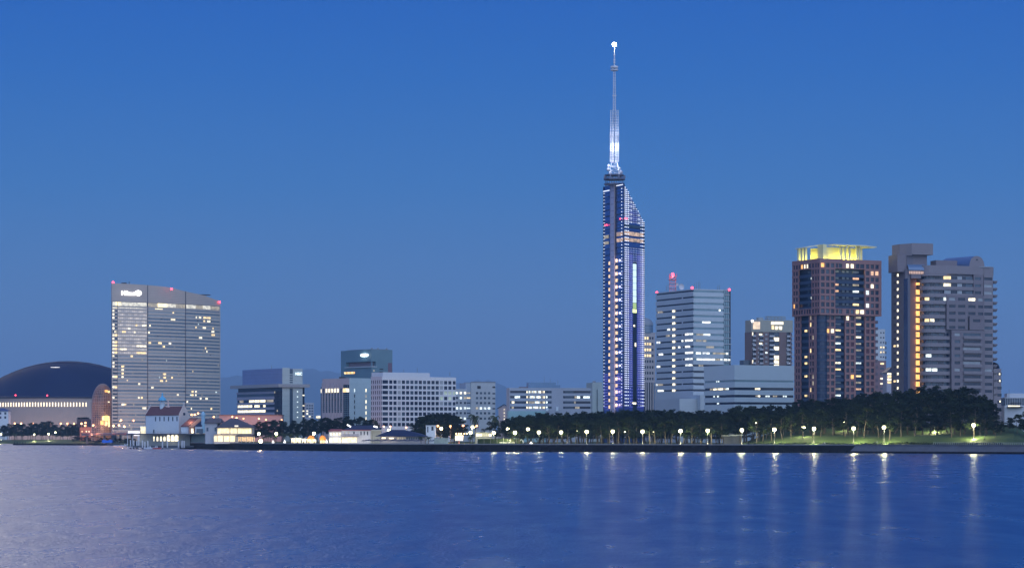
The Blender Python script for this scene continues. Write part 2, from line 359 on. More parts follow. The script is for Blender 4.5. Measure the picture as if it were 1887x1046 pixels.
# ---------- mirrored observation tower
def mirrored_tower():
    D = 1500.0; P0 = Vector((X(1149, D), D)); a1, a2 = R(115), R(55)
    dL = Vector((math.cos(a1), math.sin(a1))); dR = Vector((math.cos(a2), math.sin(a2)))
    def reach(d, px):
        t = (px - CX) / F; return (t * P0.y - P0.x) / (d.x - t * d.y)
    P1 = P0 + dL * reach(dL, 1112.3); P2 = P0 + dR * reach(dR, 1187)
    root = thing('mirrored_tower', 'tall slim mirrored tower with white light dots, sloping glass top and lit antenna mast', 'tower', (P0.x, P0.y, 3.9))
    L, Rf = Face([P0, P1]), Face([P0, P2]); B = [P0, P2, P2 + dL * 6, P1 + dR * 5, P1]
    zt = Z(337, D); zs = Z(410, P2.y); zb = zs + 2
    Mg = mat('mirror_glass', (0.11, 0.19, 0.42), 0.16, 0.85, 0.25, 0.25, spec=0.9, lines=(3.4, 0.1, 0.3))
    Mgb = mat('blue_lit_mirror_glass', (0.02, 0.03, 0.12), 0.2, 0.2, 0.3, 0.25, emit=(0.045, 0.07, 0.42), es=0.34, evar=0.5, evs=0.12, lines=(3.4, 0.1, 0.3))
    mb = MB(Mg); mb.prism(B, 3.5, [zt, zs, zb, zt - 3, zt]); mb.build('glass_shaft', root)
    slope = lambda u: zt + (zs - zt) * (u / Rf.L)
    # blue LED reflection put in as glow on the right face, below the lounges, either side of the black lift slot
    uS0, uS1 = Rf.u(1165.5), Rf.u(1173)
    for a, b in ((0.5, uS0), (uS1, Rf.L - .3)):
        mb = MB(Mgb); Rf.slab(mb, a, b, Z(755, D), Z(462, D), -0.15, 0.05); mb.build('blue_reflection_on_glass', root)
    mb = MB(Mgb); L.slab(mb, .6, L.L - .4, Z(755, D), Z(690, D), -0.12, 0.05); mb.build('blue_reflection_on_glass', root)
    mb = MB(Mgb); Rf.slab(mb, Rf.u(1157), Rf.u(1173), Z(408, D), lambda u: min(Z(388, D), slope(u) - 1.5), -0.15, 0.05); mb.build('blue_reflection_on_glass', root)
    mb = MB(mat('lift_slot', (0.012, 0.02, 0.04), 0.3)); Rf.slab(mb, uS0, uS1, 5, Z(480, D), -0.1, 0.05); mb.build('lift_slot', root)
    # dark floor joints
    mb = MB(mat('mullion_steel', (0.03, 0.04, 0.08), 0.4, 0.5))
    z = Z(746, D)
    while z < zt - 2:
        L.slab(mb, 0, L.L, z, z + .35, -0.28, 0); Rf.slab(mb, 0, Rf.L if z < zs else max(.5, Rf.L * (zt - z - 1) / (zt - zs)), z, z + .35, -0.28, 0); z += 4.0
    for u, f, top in ((0.0, Rf, zt), (L.L - .5, L, zt), (Rf.L - .5, Rf, zs)): f.slab(mb, u, u + .5, 4, top, -0.36, 0)
    mb.build('floor_joint', root)
    # lift shaft up the left face
    u0, u1 = L.u(1134.2), L.u(1127.6)
    mb = MB(mat('lilac_shaft_cladding', (0.42, 0.42, 0.56), 0.6, lines=(4.05, 0.07, 0.5))); L.slab(mb, u0, u1, 4, Z(333, D), -1.0, -0.3)
    mb.build('lift_shaft', root)
    mb = MB(mat('shaft_frame', (0.32, 0.29, 0.35), 0.6))
    for a, b in ((u0 - .35, u0), (u1, u1 + .35)): L.slab(mb, min(a, b), max(a, b), 4, Z(335, D), -1.1, -.3)
    mb.build('shaft_frame', root)
    items = []; fl = []
    Ml = mat('lit_shaft_light', (.5, .4, .3), .5, emit=(1.0, .66, .36), es=1.15, evar=.4, evs=.5)
    for i in range(23):
        yy = 478 + i * 12.15
        for (uu, off, wd) in ((L.u(1137.0), 0, 1.15), (L.u(1124.0), 3, 1.0)):
            z_ = Z(yy + off, D); items.append((L, uu - wd, uu + wd, z_ - 1.1, z_ + .8, -0.5, -.2, Ml)); 
    panes(root, 'shaft_light', items)
    for i in range(0, 23, 2):
        p = L.pt(L.u(1138), -1.6); light(root, (p.x, p.y, Z(478 + i * 12.15, D)), (.9, .7, .85), 330, .6)
    # LED dots
    Md = mat('lit_dot_white', (.8, .8, .8), .4, var=0, emit=(.80, .86, 1.0), es=1.25); Ms = mat('lit_dot_small', (.8, .8, .8), .4, var=0, emit=(.36, .42, 1.0), es=.36)
    it = []
    def dot(f, px, py, sz, m):
        u = f.u(px); z_ = Z(py, D)
        if f is Rf and z_ > slope(u) - .4: return
        it.append((f, u - sz * (.95 if f is Rf else 1.2), u + sz * (.95 if f is Rf else 1.2), z_ - sz * .8, z_ + sz * .8, -0.5, -.3, m))
    y = 350.0
    while y < 752:
        dot(L, 1114, y, .28, Md); dot(L, 1146.6, y - 3, .28, Md); y += 6.1
    y = 345.0; k = 0
    while y < 752:
        top = y < 410; band = 410 < y < 452; low = y > 712
        pitch = 3.7 if top else (6.3 if band or low else 4.05)
        for j, px in enumerate((1151.0, 1154.0, 1157.0)): dot(Rf, px, y, .36 if j < 2 or top else .32, Md)
        for px in (1180.2, 1183, 1185.6): dot(Rf, px, y, .34 if px > 1181 else .26, Md)
        if not band:
            for px in ((1160, 1163, 1175, 1177.6) if not low else (1161, 1176)): dot(Rf, px, y, .26 if not top else .33, Md if top and k % 2 else Ms)
            if top or 452 < y < 482:
                for px in (1166, 1169, 1172): dot(Rf, px, y, .28, Ms if not top or 385 < y else Md)
        y += pitch; k += 1
    panes(root, 'led_light', it, 100)
    # thin blue light strips
    Mst = mat('blue_light_strip', (.1, .1, .3), .4, var=0, emit=(.16, .18, 1.0), es=.30); it = []
    y = 470
    while y < 752:
        z_ = Z(y, D)
        it.append((Rf, Rf.u(1158.5), uS0 - .1, z_, z_ + .42, -0.42, -.3, Mst)); it.append((Rf, uS1 + .1, Rf.L - 1.5, z_, z_ + .42, -0.42, -.3, Mst))
        if y > 685:
            it.append((L, 1.2, L.u(1138.6), z_, z_ + .5, -0.42, -.3, Mst)); it.append((L, L.u(1121), L.L - .8, z_, z_ + .5, -0.42, -.3, Mst))
        y += 4.05 if y < 700 else 5.4
    panes(root, 'light_strip', it, 100)
    # white lift display, green-yellow foot
    it = []
    Mw = mat('lit_display_pale', (.6, .7, .7), .4, var=0, emit=(.72, .92, .90), es=.85)
    for i in range(6): it.append((Rf, Rf.u(1165.7), Rf.u(1172), Z(495.3 + i * 12.1, D), Z(484 + i * 12.1, D), -.3, -.12, Mw))
    it.append((Rf, Rf.u(1165.7), Rf.u(1172), Z(567, D), Z(556.5, D), -.3, -.12, mat('lit_display_green', (.4, .5, .2), .4, var=0, emit=(.38, .52, .16), es=.8)))
    it.append((Rf, Rf.u(1165.2), Rf.u(1172.2), Z(574.5, D), Z(568, D), -.35, -.12, mat('lit_display_yellow', (.8, .9, .3), .4, var=0, emit=(.9, 1.0, .35), es=1.5)))
    for (x0, x1, y0, y1) in ((1167, 1169.5, 597, 600.5), (1169.5, 1171.5, 630, 637), (1164.5, 1171.5, 740.5, 744)): it.append((Rf, Rf.u(x0), Rf.u(x1), Z(y1, D), Z(y0, D), -.3, -.1, M_cream))
    panes(root, 'display_panel', it)
    # two lit lounge floors, dim one above
    it = []; Mlo = mat('lit_lounge', (.4, .3, .2), .4, emit=(1.0, .62, .42), es=.38, evar=.9, evs=.5)
    for y0, y1 in ((425.5, 432.5), (437, 443.5)):
        n = 9
        for i in range(n): it.append((Rf, .7 + (Rf.L - 2) * i / n, .5 + (Rf.L - 2) * (i + 1) / n, Z(y1, D), Z(y0, D), -.34, -.1, Mlo))
        it.append((L, .6, L.u(1137), Z(y1 + 1, D), Z(y0 + 1, D), -.34, -.1, Mlo)); it.append((L, L.u(1122), L.L - 1, Z(y1 + 2, D), Z(y0 + 3, D), -.34, -.1, M_dim))
    it.append((Rf, 1.2, Rf.L - 2, Z(417.5, D), Z(412.5, D), -.34, -.1, M_dark2))
    panes(root, 'lounge_window', it)
    it = [(L, .4, L.u(1136.5), Z(340.7, D), Z(339.4, D), -.5, -.2, Md), (L, L.u(1124), L.L - .4, Z(346.5, D), Z(345, D), -.5, -.2, Md)]
    panes(root, 'rim_light', it)
    for px, py, f in ((1117.5, 409.5, L), (1120.3, 409.5, L), (1145, 402.5, L), (1150, 402, Rf), (1153, 402, Rf)):
        p = f.pt(f.u(px), -.8); mb = MB(M_red); mb.ball((p.x, p.y, Z(py, D)), .42, nu=6, nv=4); mb.build('warning_light', root)
    # roof platform and mast
    cx = X(1132.5, D + 9); cy = D + 12.0; zr = zt
    Mm = mat('mast_white_steel', (.62, .62, .68), .5, .1, lines=(1.6, .12, .4)); Mdk = mat('platform_steel', (.12, .13, .2), .5, .4)
    mb = MB(Mdk)
    for (hx, z_, h) in ((6.6, 0, .7), (6.9, 3.0, .8), (6.2, 5.6, .6)):
        pl = [(cx + hx * math.cos(R(a)), cy + hx * math.sin(R(a))) for a in range(15, 375, 45)]; mb.prism(pl, zr + z_, zr + z_ + h)
    for i in range(22):
        a = i * 2 * math.pi / 22; r_ = 5.6; mb.tube((cx + r_ * math.cos(a), cy + r_ * math.sin(a), zr - 1), (cx + r_ * .95 * math.cos(a + .25), cy + r_ * .95 * math.sin(a + .25), zr + 6), .16, n=4)
        if i % 3 == 0: mb.box(cx + 6.3 * math.cos(a) - .5, cx + 6.3 * math.cos(a) + .5, cy + 6.3 * math.sin(a) - .5, cy + 6.3 * math.sin(a) + .5, zr + 3.9, zr + 5.6)
    mb.build('roof_platform', root)
    Mm_ = Mm; Mm = mat('dish_grey', (.34, .36, .44), .6)
    for i, (dx, py, r_) in enumerate(((-3.8, 313, 1.1), (-3.6, 306, .9), (-2.6, 320, 1.2), (3.9, 318, 1.2), (2.9, 311, .9), (1.9, 324, 1.0))):
        mb = MB(Mm); mb.ball((cx + dx, cy - 2, Z(py, cy)), r_, nu=9, nv=6, sz=1.1); mb.tube((cx + dx, cy - 2, Z(py, cy)), (cx + dx * .3, cy, Z(py + 2, cy)), .15, n=4); mb.build('dish_antenna', root)
    Mm = Mm_
    def lattice(hw0, hw1, za, zb_, step, r_):
        mb = MB(Mm); n = max(2, int((zb_ - za) / step))
        def cor(k, t): h = hw0 + (hw1 - hw0) * t; return Vector((cx + h * (1, 1, -1, -1)[k], cy + h * (1, -1, -1, 1)[k], za + (zb_ - za) * t))
        for k in range(4):
            mb.tube(cor(k, 0), cor(k, 1), r_, n=4)
            for i in range(n):
                a, b = i / n, (i + 1) / n; mb.tube(cor(k, a), cor((k + 1) % 4, b), r_ * .5, n=3); mb.tube(cor(k, b), cor((k + 1) % 4, b), r_ * .55, n=3)
        return mb
    z1_, z2, z3, z4 = Z(299, cy), Z(203, cy), Z(129, cy), Z(88, cy)
    lattice(3.0, 1.7, zr + 6, z1_, 2, .2).build('mast_base', root)
    lattice(1.1, 1.0, z1_, z2, 2.2, .2).build('lower_mast', root)
    lattice(.75, .55, z2, z3, 1.5, .17).build('upper_mast', root)
    mb = MB(Mm); mb.tube((cx, cy, z3), (cx, cy, z4), .38, .22, 6)
    for zz in (Z(103, cy), Z(112, cy), Z(117, cy)): mb.tube((cx, cy, zz), (cx, cy, zz + 1.0), .6, n=8)
    mb.build('tip_pole', root)
    mb = MB(Mm)
    for zz in (Z(130.5, cy), Z(125.5, cy), Z(177, cy)):
        r_ = 2.3 if zz > Z(140, cy) else 1.3; mb.tube((cx, cy, zz), (cx, cy, zz + .35), r_, n=12)
        if r_ > 2:
            for a in range(0, 360, 60): mb.ball((cx + r_ * .8 * math.cos(R(a)), cy + r_ * .8 * math.sin(R(a)), zz + .8), .5, nu=6, nv=4)
    mb.build('ring_platform', root)
    # antenna panels bracketed off the lower mast
    n = 30
    for k, (sx, sy) in enumerate(((-2.25, -.8), (2.25, -.8), (-1.0, -2.1), (1.0, -2.1))):
        mb = MB(Mm)
        for i in range(n):
            zz = z1_ + (z2 - z1_) * i / n
            if k > 1 and i > 15 and i % 2: continue
            hw = .55 if i < 17 else .36
            mb.box(cx + sx - hw, cx + sx + hw, cy + sy - .15, cy + sy + .15, zz + .25, zz + (.93 if i < 17 else .72)); mb.tube((cx + sx, cy + sy, zz + .5), (cx, cy, zz + .5), .08, n=3)
        mb.box(cx + sx - .1, cx + sx + .1, cy + sy, cy + sy + .2, z1_, z2); mb.build('antenna_panel', root)
    for i, (dx, dy) in enumerate(((-3.6, -4.5), (3.6, -4.5), (0, -5.5))):
        light(root, (cx + dx, cy + dy, z1_ - 1.5), (.78, .84, 1.0), 800, .5); light(root, (cx + dx * .8, cy + dy * .9, z1_ + 9), (.8, .86, 1.0), 1100, .5)
        light(root, (cx + dx, cy + dy, z1_ + 20), (.8, .86, 1.0), 350, .5)
    mb = MB(mat('beacon_white', (1, 1, .9), .4, var=0, emit=(1, .95, .75), es=60.0)); mb.ball((cx, cy, Z(82.5, cy)), 1.25, nu=14, nv=10); mb.build('beacon_lamp', root)
    light(root, (cx, cy - 1.5, Z(88, cy)), (1, .95, .8), 1500)
mirrored_tower()

# ---------- curved hotel
def hotel():
    root = thing('curved_hotel', 'broad curved sail-topped hotel slab with lit rooftop sign and fine window bands', 'hotel', (X(206, 2350), 2350, 3.9))
    A, Bp = Vector((X(206.3, 2350), 2350)), Vector((X(406, 2440), 2440)); n_ = Vector((Bp - A)).normalized(); nn = Vector((n_.y, -n_.x)); pts = []
    for i in range(17):
        t = i / 16; pts.append(A.lerp(Bp, t) + nn * 9 * 4 * t * (1 - t))
    f = Face(pts)
    tops = [(206, 521.5), (240, 523), (272, 525), (300, 527.5), (316, 530), (342, 537), (375, 543.5), (404, 554.5), (420, 556)]
    def topz(u):
        p = f.at(u)[0]; px = CX + F * p.x / p.y
        for (a, ya), (b, yb) in zip(tops, tops[1:]):
            if px <= b: return Z(ya + (yb - ya) * max(0, px - a) / (b - a), p.y)
        return Z(tops[-1][1], p.y)
    Mc = mat('hotel_cladding', (0.46, 0.39, 0.34), 0.6, var=.10, lines=(1.65, .16, .72)); Msp = mat('hotel_spandrel', (0.50, 0.44, 0.38), .6, var=.12)
    band_top = Z(563.5, 2350); z_r0, z_r1 = Z(563, 2350), Z(555, 2350)
    back = lambda i, d: tuple(pts[i] - nn * (d + 22 * math.sin(math.pi * i / 16)))
    mb = MB(M_dark2); mb.prism([tuple(p - nn * .55) for p in pts] + [back(i, 1) for i in range(16, -1, -1)], 3.5, z_r1 + .5); mb.build('core', root)
    mb = MB(Mc); tz = [topz(c) for c in f.c]; mb.prism([tuple(p) for p in pts] + [back(i, 1.3) for i in range(16, -1, -1)], z_r1, tz + tz[::-1]); mb.build('crown_wall', root)
    pitch = 3.3; zs = []; z = z_r0 - 2.4
    while z > 12: zs.append(z); z -= pitch
    mb = MB(Msp)
    f.slab(mb, 0, f.L, z_r0 - 1.3, z_r0, 0, .6)
    for i, z in enumerate(zs): f.slab(mb, 0, f.L, z - pitch + 1.75, z, -.15, .6)
    for u in (0, f.L - .6): f.slab(mb, u, u + .6, 3.6, z_r1, .02, 1.2)
    mb.build('spandrel_bands', root)
    mb = MB(mat('hotel_joint', (.10, .10, .12), .6))
    for px in (272, 341.8): u = f.u(px); f.slab(mb, u - .35, u + .35, 6, lambda q: topz(q) + .1, -.35, .6)
    f.slab(mb, f.u(216.5) - .15, f.u(216.5) + .15, 6, z_r1, -.3, .6); mb.build('expansion_joint', root)
    # window bands: floor by floor, bay by bay
    rng = random.Random(3); it = []
    Mb = [mat('hotel_window_a', (.32, .36, .38), .35, var=.55, vs=1.1, spec=.5), mat('hotel_window_b', (.13, .20, .26), .25, var=.7, vs=1.1, spec=.5), mat('hotel_window_c', (.45, .43, .42), .4, var=.25, vs=.35, emit=(1, .84, .66), es=.30, evar=.8, evs=.25)]
    us = [f.u(p) for p in (206.6, 216.4, 272, 341.8, 405.4)]
    for i, z in enumerate(zs):
        for k in range(1, 4):
            m = Mb[2] if (k == 1 and i < 14) else (Mb[0] if (k < 3 and rng.random() < .45) or rng.random() < .2 else Mb[1])
            f_ = (us[k] + .2, us[k + 1] - .35 - .1)
            mb = MB(m); f.slab(mb, f_[0], f_[1], z, z + 1.75, .2, .5); mb.build('window_band', root)
    Mli = [M_warm, M_cream]
    lit = [(236, 600, 240, 604), (250, 600, 253, 604), (262, 600, 270, 604), (275, 601, 278, 603), (315, 589.5, 323, 593), (361, 583, 363, 587), (367, 583.5, 371, 587), (375, 583.5, 379, 587), (382, 584.5, 388, 588.5), (375, 590.5, 378, 594), (382, 591, 388, 595), (360.5, 603, 362.5, 607), (374, 604, 379.5, 608),
           (392, 604.5, 394, 608), (390, 611, 395, 615), (390, 617.5, 396, 621.5), (367, 622.5, 372.5, 627), (273.5, 632, 278.5, 636), (291.5, 632.5, 298, 636), (311, 633.5, 315.5, 636), (252, 637, 270, 641), (300, 639, 304, 642.5), (221, 643, 233, 647), (252, 650.5, 269, 655), (241, 656, 245, 661), (211, 610.5, 217, 614), (225, 611, 232, 614), (247, 611.5, 250, 614),
           (272.5, 612, 276, 616), (300.5, 685, 306, 689.5), (301, 691.5, 306, 695.5), (295, 698, 300.5, 702), (223.5, 669.5, 229, 674), (223.5, 676, 228.5, 680), (224, 683, 228, 687), (224, 690, 228, 694), (255, 703.5, 258.5, 707), (353, 718.5, 357, 723), (360, 719, 363, 722), (353, 725.5, 357, 729), (360, 726, 362.5, 729), (254.5, 730, 258, 733.5), (326, 725, 329, 728.5),
           (368.5, 732, 371.5, 736), (378.5, 732, 383, 736), (224, 742.5, 229.5, 746), (262.5, 749, 269.5, 754), (279, 711, 283, 714), (344, 738, 346.5, 741), (388, 751, 391, 754), (352, 751, 354, 755), (316, 692.5, 318.5, 695.5), (260, 728, 263, 731), (378, 640, 380, 643), (380.5, 643, 382.5, 646)]
    for a, y0, b, y1 in lit:
        u0, u1 = f.u(a), f.u(b); zc = Z((y0 + y1) / 2, f.at(u0)[0].y); z = min(zs, key=lambda q: abs(q + .87 - zc)); it.append((f, u0, u1, z + .05, z + 1.72, .12, .3, rng.choice(Mli)))
    for _ in range(46):
        i = rng.randrange(1, len(zs)); u = rng.uniform(us[1] + 1, us[-1] - 3); w_ = rng.choice((.7, 1.0, 1.6)); it.append((f, u, u + w_, zs[i] + .3, zs[i] + 1.5, .12, .3, rng.choice((M_dim, M_dim, M_cool, M_warm, M_dark))))
    for i, z in enumerate(zs):     # balconied end bay
        lit_ = rng.random() < (.75 if i < 18 else .25)
        it.append((f, us[0] + .2, us[0] + 2.3, z + .1, z + 1.7, .12, .5, M_cream if lit_ else M_dark2)); it.append((f, us[0] + 2.6, us[0] + 5.6, z, z + 1.75, .12, .5, M_warm if (lit_ and rng.random() < .5) else M_dark2))
    panes(root, 'room_window', it, 100)
    mb = MB(mat('hotel_mullion', (.34, .31, .29), .6)); u = us[1] + 2
    while u < us[-1] - 1: f.slab(mb, u, u + .16, zs[-1], zs[0] + 1.75, .1, .5); u += 2.05
    mb.build('mullion', root)['kind'] = 'stuff'
    # high restaurant floor
    it = []; Mr = mat('lit_restaurant_pale', (.5, .5, .4), .4, emit=(1, .88, .66), es=.62, evar=.6, evs=.5); Mr2 = mat('lit_restaurant_bright', (.5, .5, .4), .4, emit=(1, .80, .38), es=1.8, evar=.3)
    for a, b, m in ((206.6, 213, Mr), (213.5, 223, Mr2), (223.5, 238, Mr), (238.5, 252, Mr), (252.5, 270.5, Mr), (273.5, 290.5, M_dim), (291, 308, Mr2), (308.5, 324, Mr), (324.5, 341, M_dim), (343, 361, Mr), (362, 374, M_dim), (374.5, 388, Mr), (388.5, 404.8, M_dim)):
        it.append((f, f.u(a), f.u(b), z_r0 + .25, z_r1 - .4, .15, .5, m))
    z = zs[0] + 0.2
    for a, b, m in ((207, 238, Mr), (238.5, 262, Mr), (286, 300, Mr2)): it.append((f, f.u(a), f.u(b), z + .2, z + 1.6, .1, .3, m))
    panes(root, 'restaurant_window', it)
    # sign: lettering and round emblem
    u = f.u(223.2); text_part('sign_lettering', 'Hilton', 5.6, f, u, Z(543.2, f.at(u)[0].y), root, mat('sign_blaze', (1, 1, 1), .4, var=0, emit=(1, 1, .97), es=3.0))
    u = f.u(254.5); p = f.pt(u, -.6); mb = MB(MATS['sign_blaze']); pz = Z(539.8, p.y)
    dr = (f.at(u + 2)[0] - f.at(u)[0]).normalized()
    ring = [(p.x + dr.x * 3.4 * math.cos(R(a)), p.y + dr.y * 3.4 * math.cos(R(a)), pz + 2.6 * math.sin(R(a))) for a in range(0, 360, 20)]
    ring2 = [(q[0] - .3 * nn.x, q[1] + .3, q[2]) for q in ring]; k = len(ring)
    mb.add(ring + ring2, [tuple(range(k)), tuple(range(2 * k - 1, k - 1, -1))] + [(i, (i + 1) % k, k + (i + 1) % k, k + i) for i in range(k)]); mb.build('sign_emblem', root)
    # roof furniture
    mb = MB(M_black); px0 = X(382, 2420)
    pz = Z(543, 2435); mb.prism([(X(358, 2435), 2433), (X(388, 2437), 2437), (X(372, 2445), 2447)], pz - .3, pz + .5); mb.tube((X(374, 2440), 2440, pz - 6), (X(374, 2440), 2440, pz), 1.2, 2.0, 8); mb.build('roof_canopy', root)
    mb = MB(M_black); mb.box(X(223, 2360), X(232, 2360), 2362, 2366, Z(523, 2360), Z(520.3, 2360)); mb.tube((X(238, 2362), 2362, Z(523, 2360)), (X(238, 2362), 2362, Z(518.5, 2360)), .4); mb.build('roof_crane', root)
    for px, py, D in ((208.5, 520.2, 2352), (316, 532.3, 2380), (404.5, 556.5, 2437)): beacon(None, px, py, D, root, 1.15)
    # entrance podium, lit
    mb = MB(mat('podium_wall', (.40, .34, .30), .7)); f.slab(mb, -1, f.L + 4, 3.5, 13, -14, -.6); mb.build('podium', root)
    it = []
    for i in range(44):
        u = -.5 + i * 2.95
        if rng.random() < .55: it.append((f, u, u + rng.choice((1.2, 2.6, 3.4)), rng.choice((8.6, 9.5)), rng.choice((10.6, 11.4)), -14.3, -14.05, rng.choice((M_warm, M_orange, M_dim, M_cream))))
    panes(root, 'podium_window', it)
hotel()

# ---------- domed stadium
def stadium():
    D = 2990; cy = D + 115; k = cy / F; cx = X(125, cy); R0 = 175 * k
    root = thing('domed_stadium', 'huge stadium with dark navy domed roof and row of lit slots in its pale wall', 'stadium', (cx, cy, 3.9))
    Mw = mat('stadium_wall', (.30, .26, .25), .75, var=.08)
    zr = Z(731.5, D)
    prof = [(R0, 3.5 - 3.9), (R0, zr - 3.9)]
    mb = MB(Mw); mb.lathe((cx, cy, 3.9), prof, n=96); mb.build('drum_wall', root, smooth=False)
    Mr = mat('titanium_roof', (.010, .018, .06), .75, .0, .25, .02, spec=.1)
    rx = R0 * 1.0; h = Z(665.5, cy) - zr; NU, NV = 96, 14; off = -18 * k
    vs = []
    for j in range(NV + 1):
        t = j / NV
        for i in range(NU):
            a = 2 * math.pi * i / NU; rr = rx * 1.006 * math.cos(t * math.pi / 2); zz = zr + .4 + h * (1 - math.cos(t * math.pi / 2) ** 2.1)
            vs.append((cx + rr * math.cos(a) - off * .0, cy + rr * math.sin(a), zz))
    fs = [(j * NU + i, j * NU + (i + 1) % NU, (j + 1) * NU + (i + 1) % NU, (j + 1) * NU + i) for j in range(NV) for i in range(NU)]
    build('roof', vs, fs, [Mr], [0] * len(fs), root, smooth=True)
    mb = MB(mat('roof_rim', (.02, .03, .07), .5)); mb.lathe((cx, cy, zr), [(R0 + 1.2, -1.0), (R0 + 1.8, .8), (R0 - 1, 1.4)], n=96); mb.build('roof_rim', root)
    # overlapping panel ridge over the roof
    mb = MB(Mr); pr = None
    for i in range(25):
        t = -1 + 2 * i / 24; a = (cx + t * rx * .93, cy - rx * .28 * (1 - t * t) ** .5 * 1.0, zr + .4 + h * (1 - ((t * .93) ** 2 + (.28 ** 2) * (1 - t * t)) ** 1.05) + .2)
        if pr: mb.tube(pr, a, .35, n=5)
        pr = a
    mb.build('roof_ridge', root)
    it = []; pts = [(cx + (R0 + .1) * math.sin(R(a)), cy - (R0 + .1) * math.cos(R(a))) for a in range(-88, 60, 2)]; f = Face(pts)
    Mlit = mat('lit_slot', (.6, .5, .4), .5, emit=(1, .84, .55), es=2.2, evar=.25, evs=.2)
    px = 1.0
    while px < 163:
        u = f.u(px); wd = 1.25 / max(.45, abs(f.at(u)[1].y)); it.append((f, u - wd * .4, u + wd * .4, Z(748.6, D), Z(741, D), -.4, 0, Mlit)); px += 4.75 + 1.1 * px / 163
    panes(root, 'slot_window', it)
    for px in (20, 55, 90, 125, 158): p = f.pt(f.u(px), -24); light(root, (p.x, p.y, 9), (1, .62, .45), 9000, 3)
    for px, py in ((28.5, 730), (87, 730.5)): p = f.pt(f.u(px), 0); mb = MB(M_red); mb.ball((p.x, p.y, Z(py, p.y) + 1.5), .9, nu=8, nv=5); mb.build('warning_light', root)
    mb = MB(M_red); mb.ball((X(139.5, cy), cy, Z(666.5, D) + 1.2), .9, nu=8, nv=5); mb.build('warning_light', root)
    mb = MB(mat('roof_glint_patch', (.6, .6, .6), .4, emit=(1, .93, .85), es=.9, evar=.6, evs=.1));  # glowing patch stands in for a spotlight's reflection on the roof
    y0 = cy - rx * .45
    mb.prism([(X(95, y0), y0 - 6), (X(110, y0), y0 - 6), (X(112, y0), y0 + 3), (X(97, y0), y0 + 3)], zr + h * .80, zr + h * .815); mb.build('roof_glint_patch', root)
stadium()

# ---------- glazed atrium beside the hotel
def atrium():
    D = 2420; k = D / F; cx = X(185, D); cy = D + 14; r_ = 20.5 * k
    root = thing('glass_atrium', 'round-topped glass lattice atrium glowing orange between stadium and hotel', 'atrium', (cx, cy, 3.9))
    H = Z(706, D) - 3.9; rr = [(r_, z) for z in [0 + H * .62 * i / 16 for i in range(17)]] + [(r_ * math.cos(R(a)), H * .62 + H * .38 * math.sin(R(a))) for a in range(9, 88, 9)] + [(.3, H)]
    mb = MB(mat('lattice_steel', (.42, .34, .31), .5, .2)); n = 28
    for j in range(len(rr) - 1):
        for i in range(n):
            a, b = 2 * math.pi * i / n, 2 * math.pi * (i + 1) / n
            if math.sin(a) > .45: continue
            p = lambda q, t: (cx + q[0] * math.cos(t), cy + q[0] * math.sin(t), 3.9 + q[1])
            mb.tube(p(rr[j], a), p(rr[j + 1], a), .24, n=3); mb.tube(p(rr[j], a), p(rr[j], b), .26, n=3)
    mb.build('lattice', root)
    mb = MB(mat('atrium_glass', (.10, .09, .11), .2, emit=(1, .42, .2), es=.13, evar=.95, evs=.06)); mb.lathe((cx, cy, 3.9), [(a * .96, b) for a, b in rr], n=28); mb.build('glazing', root)
    it = []; f = Face([(cx + r_ * 1.03 * math.sin(R(a)), cy - r_ * 1.03 * math.cos(R(a))) for a in range(-80, 81, 8)])
    for (a, b, y0, y1, m) in ((188, 192, 766, 774, M_warm), (192.5, 199, 765, 775, mat('lit_atrium_bright', (.5, .4, .2), .4, emit=(1, .68, .18), es=1.6, evar=.4, evs=.3)), (185, 191, 775, 782, M_orange), (193, 198, 776, 784, M_warm), (199.5, 202.5, 766, 786, M_warm), (199, 202, 739, 741, M_cream), (199, 202.5, 719, 723, M_warm), (193, 199, 718, 722, M_orange)):
        it.append((f, f.u(a), f.u(b), Z(y1, D), Z(y0, D), 0, .3, m))
    panes(root, 'lit_pane', it)
    light(root, (cx + 4, cy - r_ - 8, 20), (1, .5, .25), 9000, 2); light(root, (cx - 8, cy - r_ - 10, 9), (1, .5, .3), 5000, 2)
atrium()

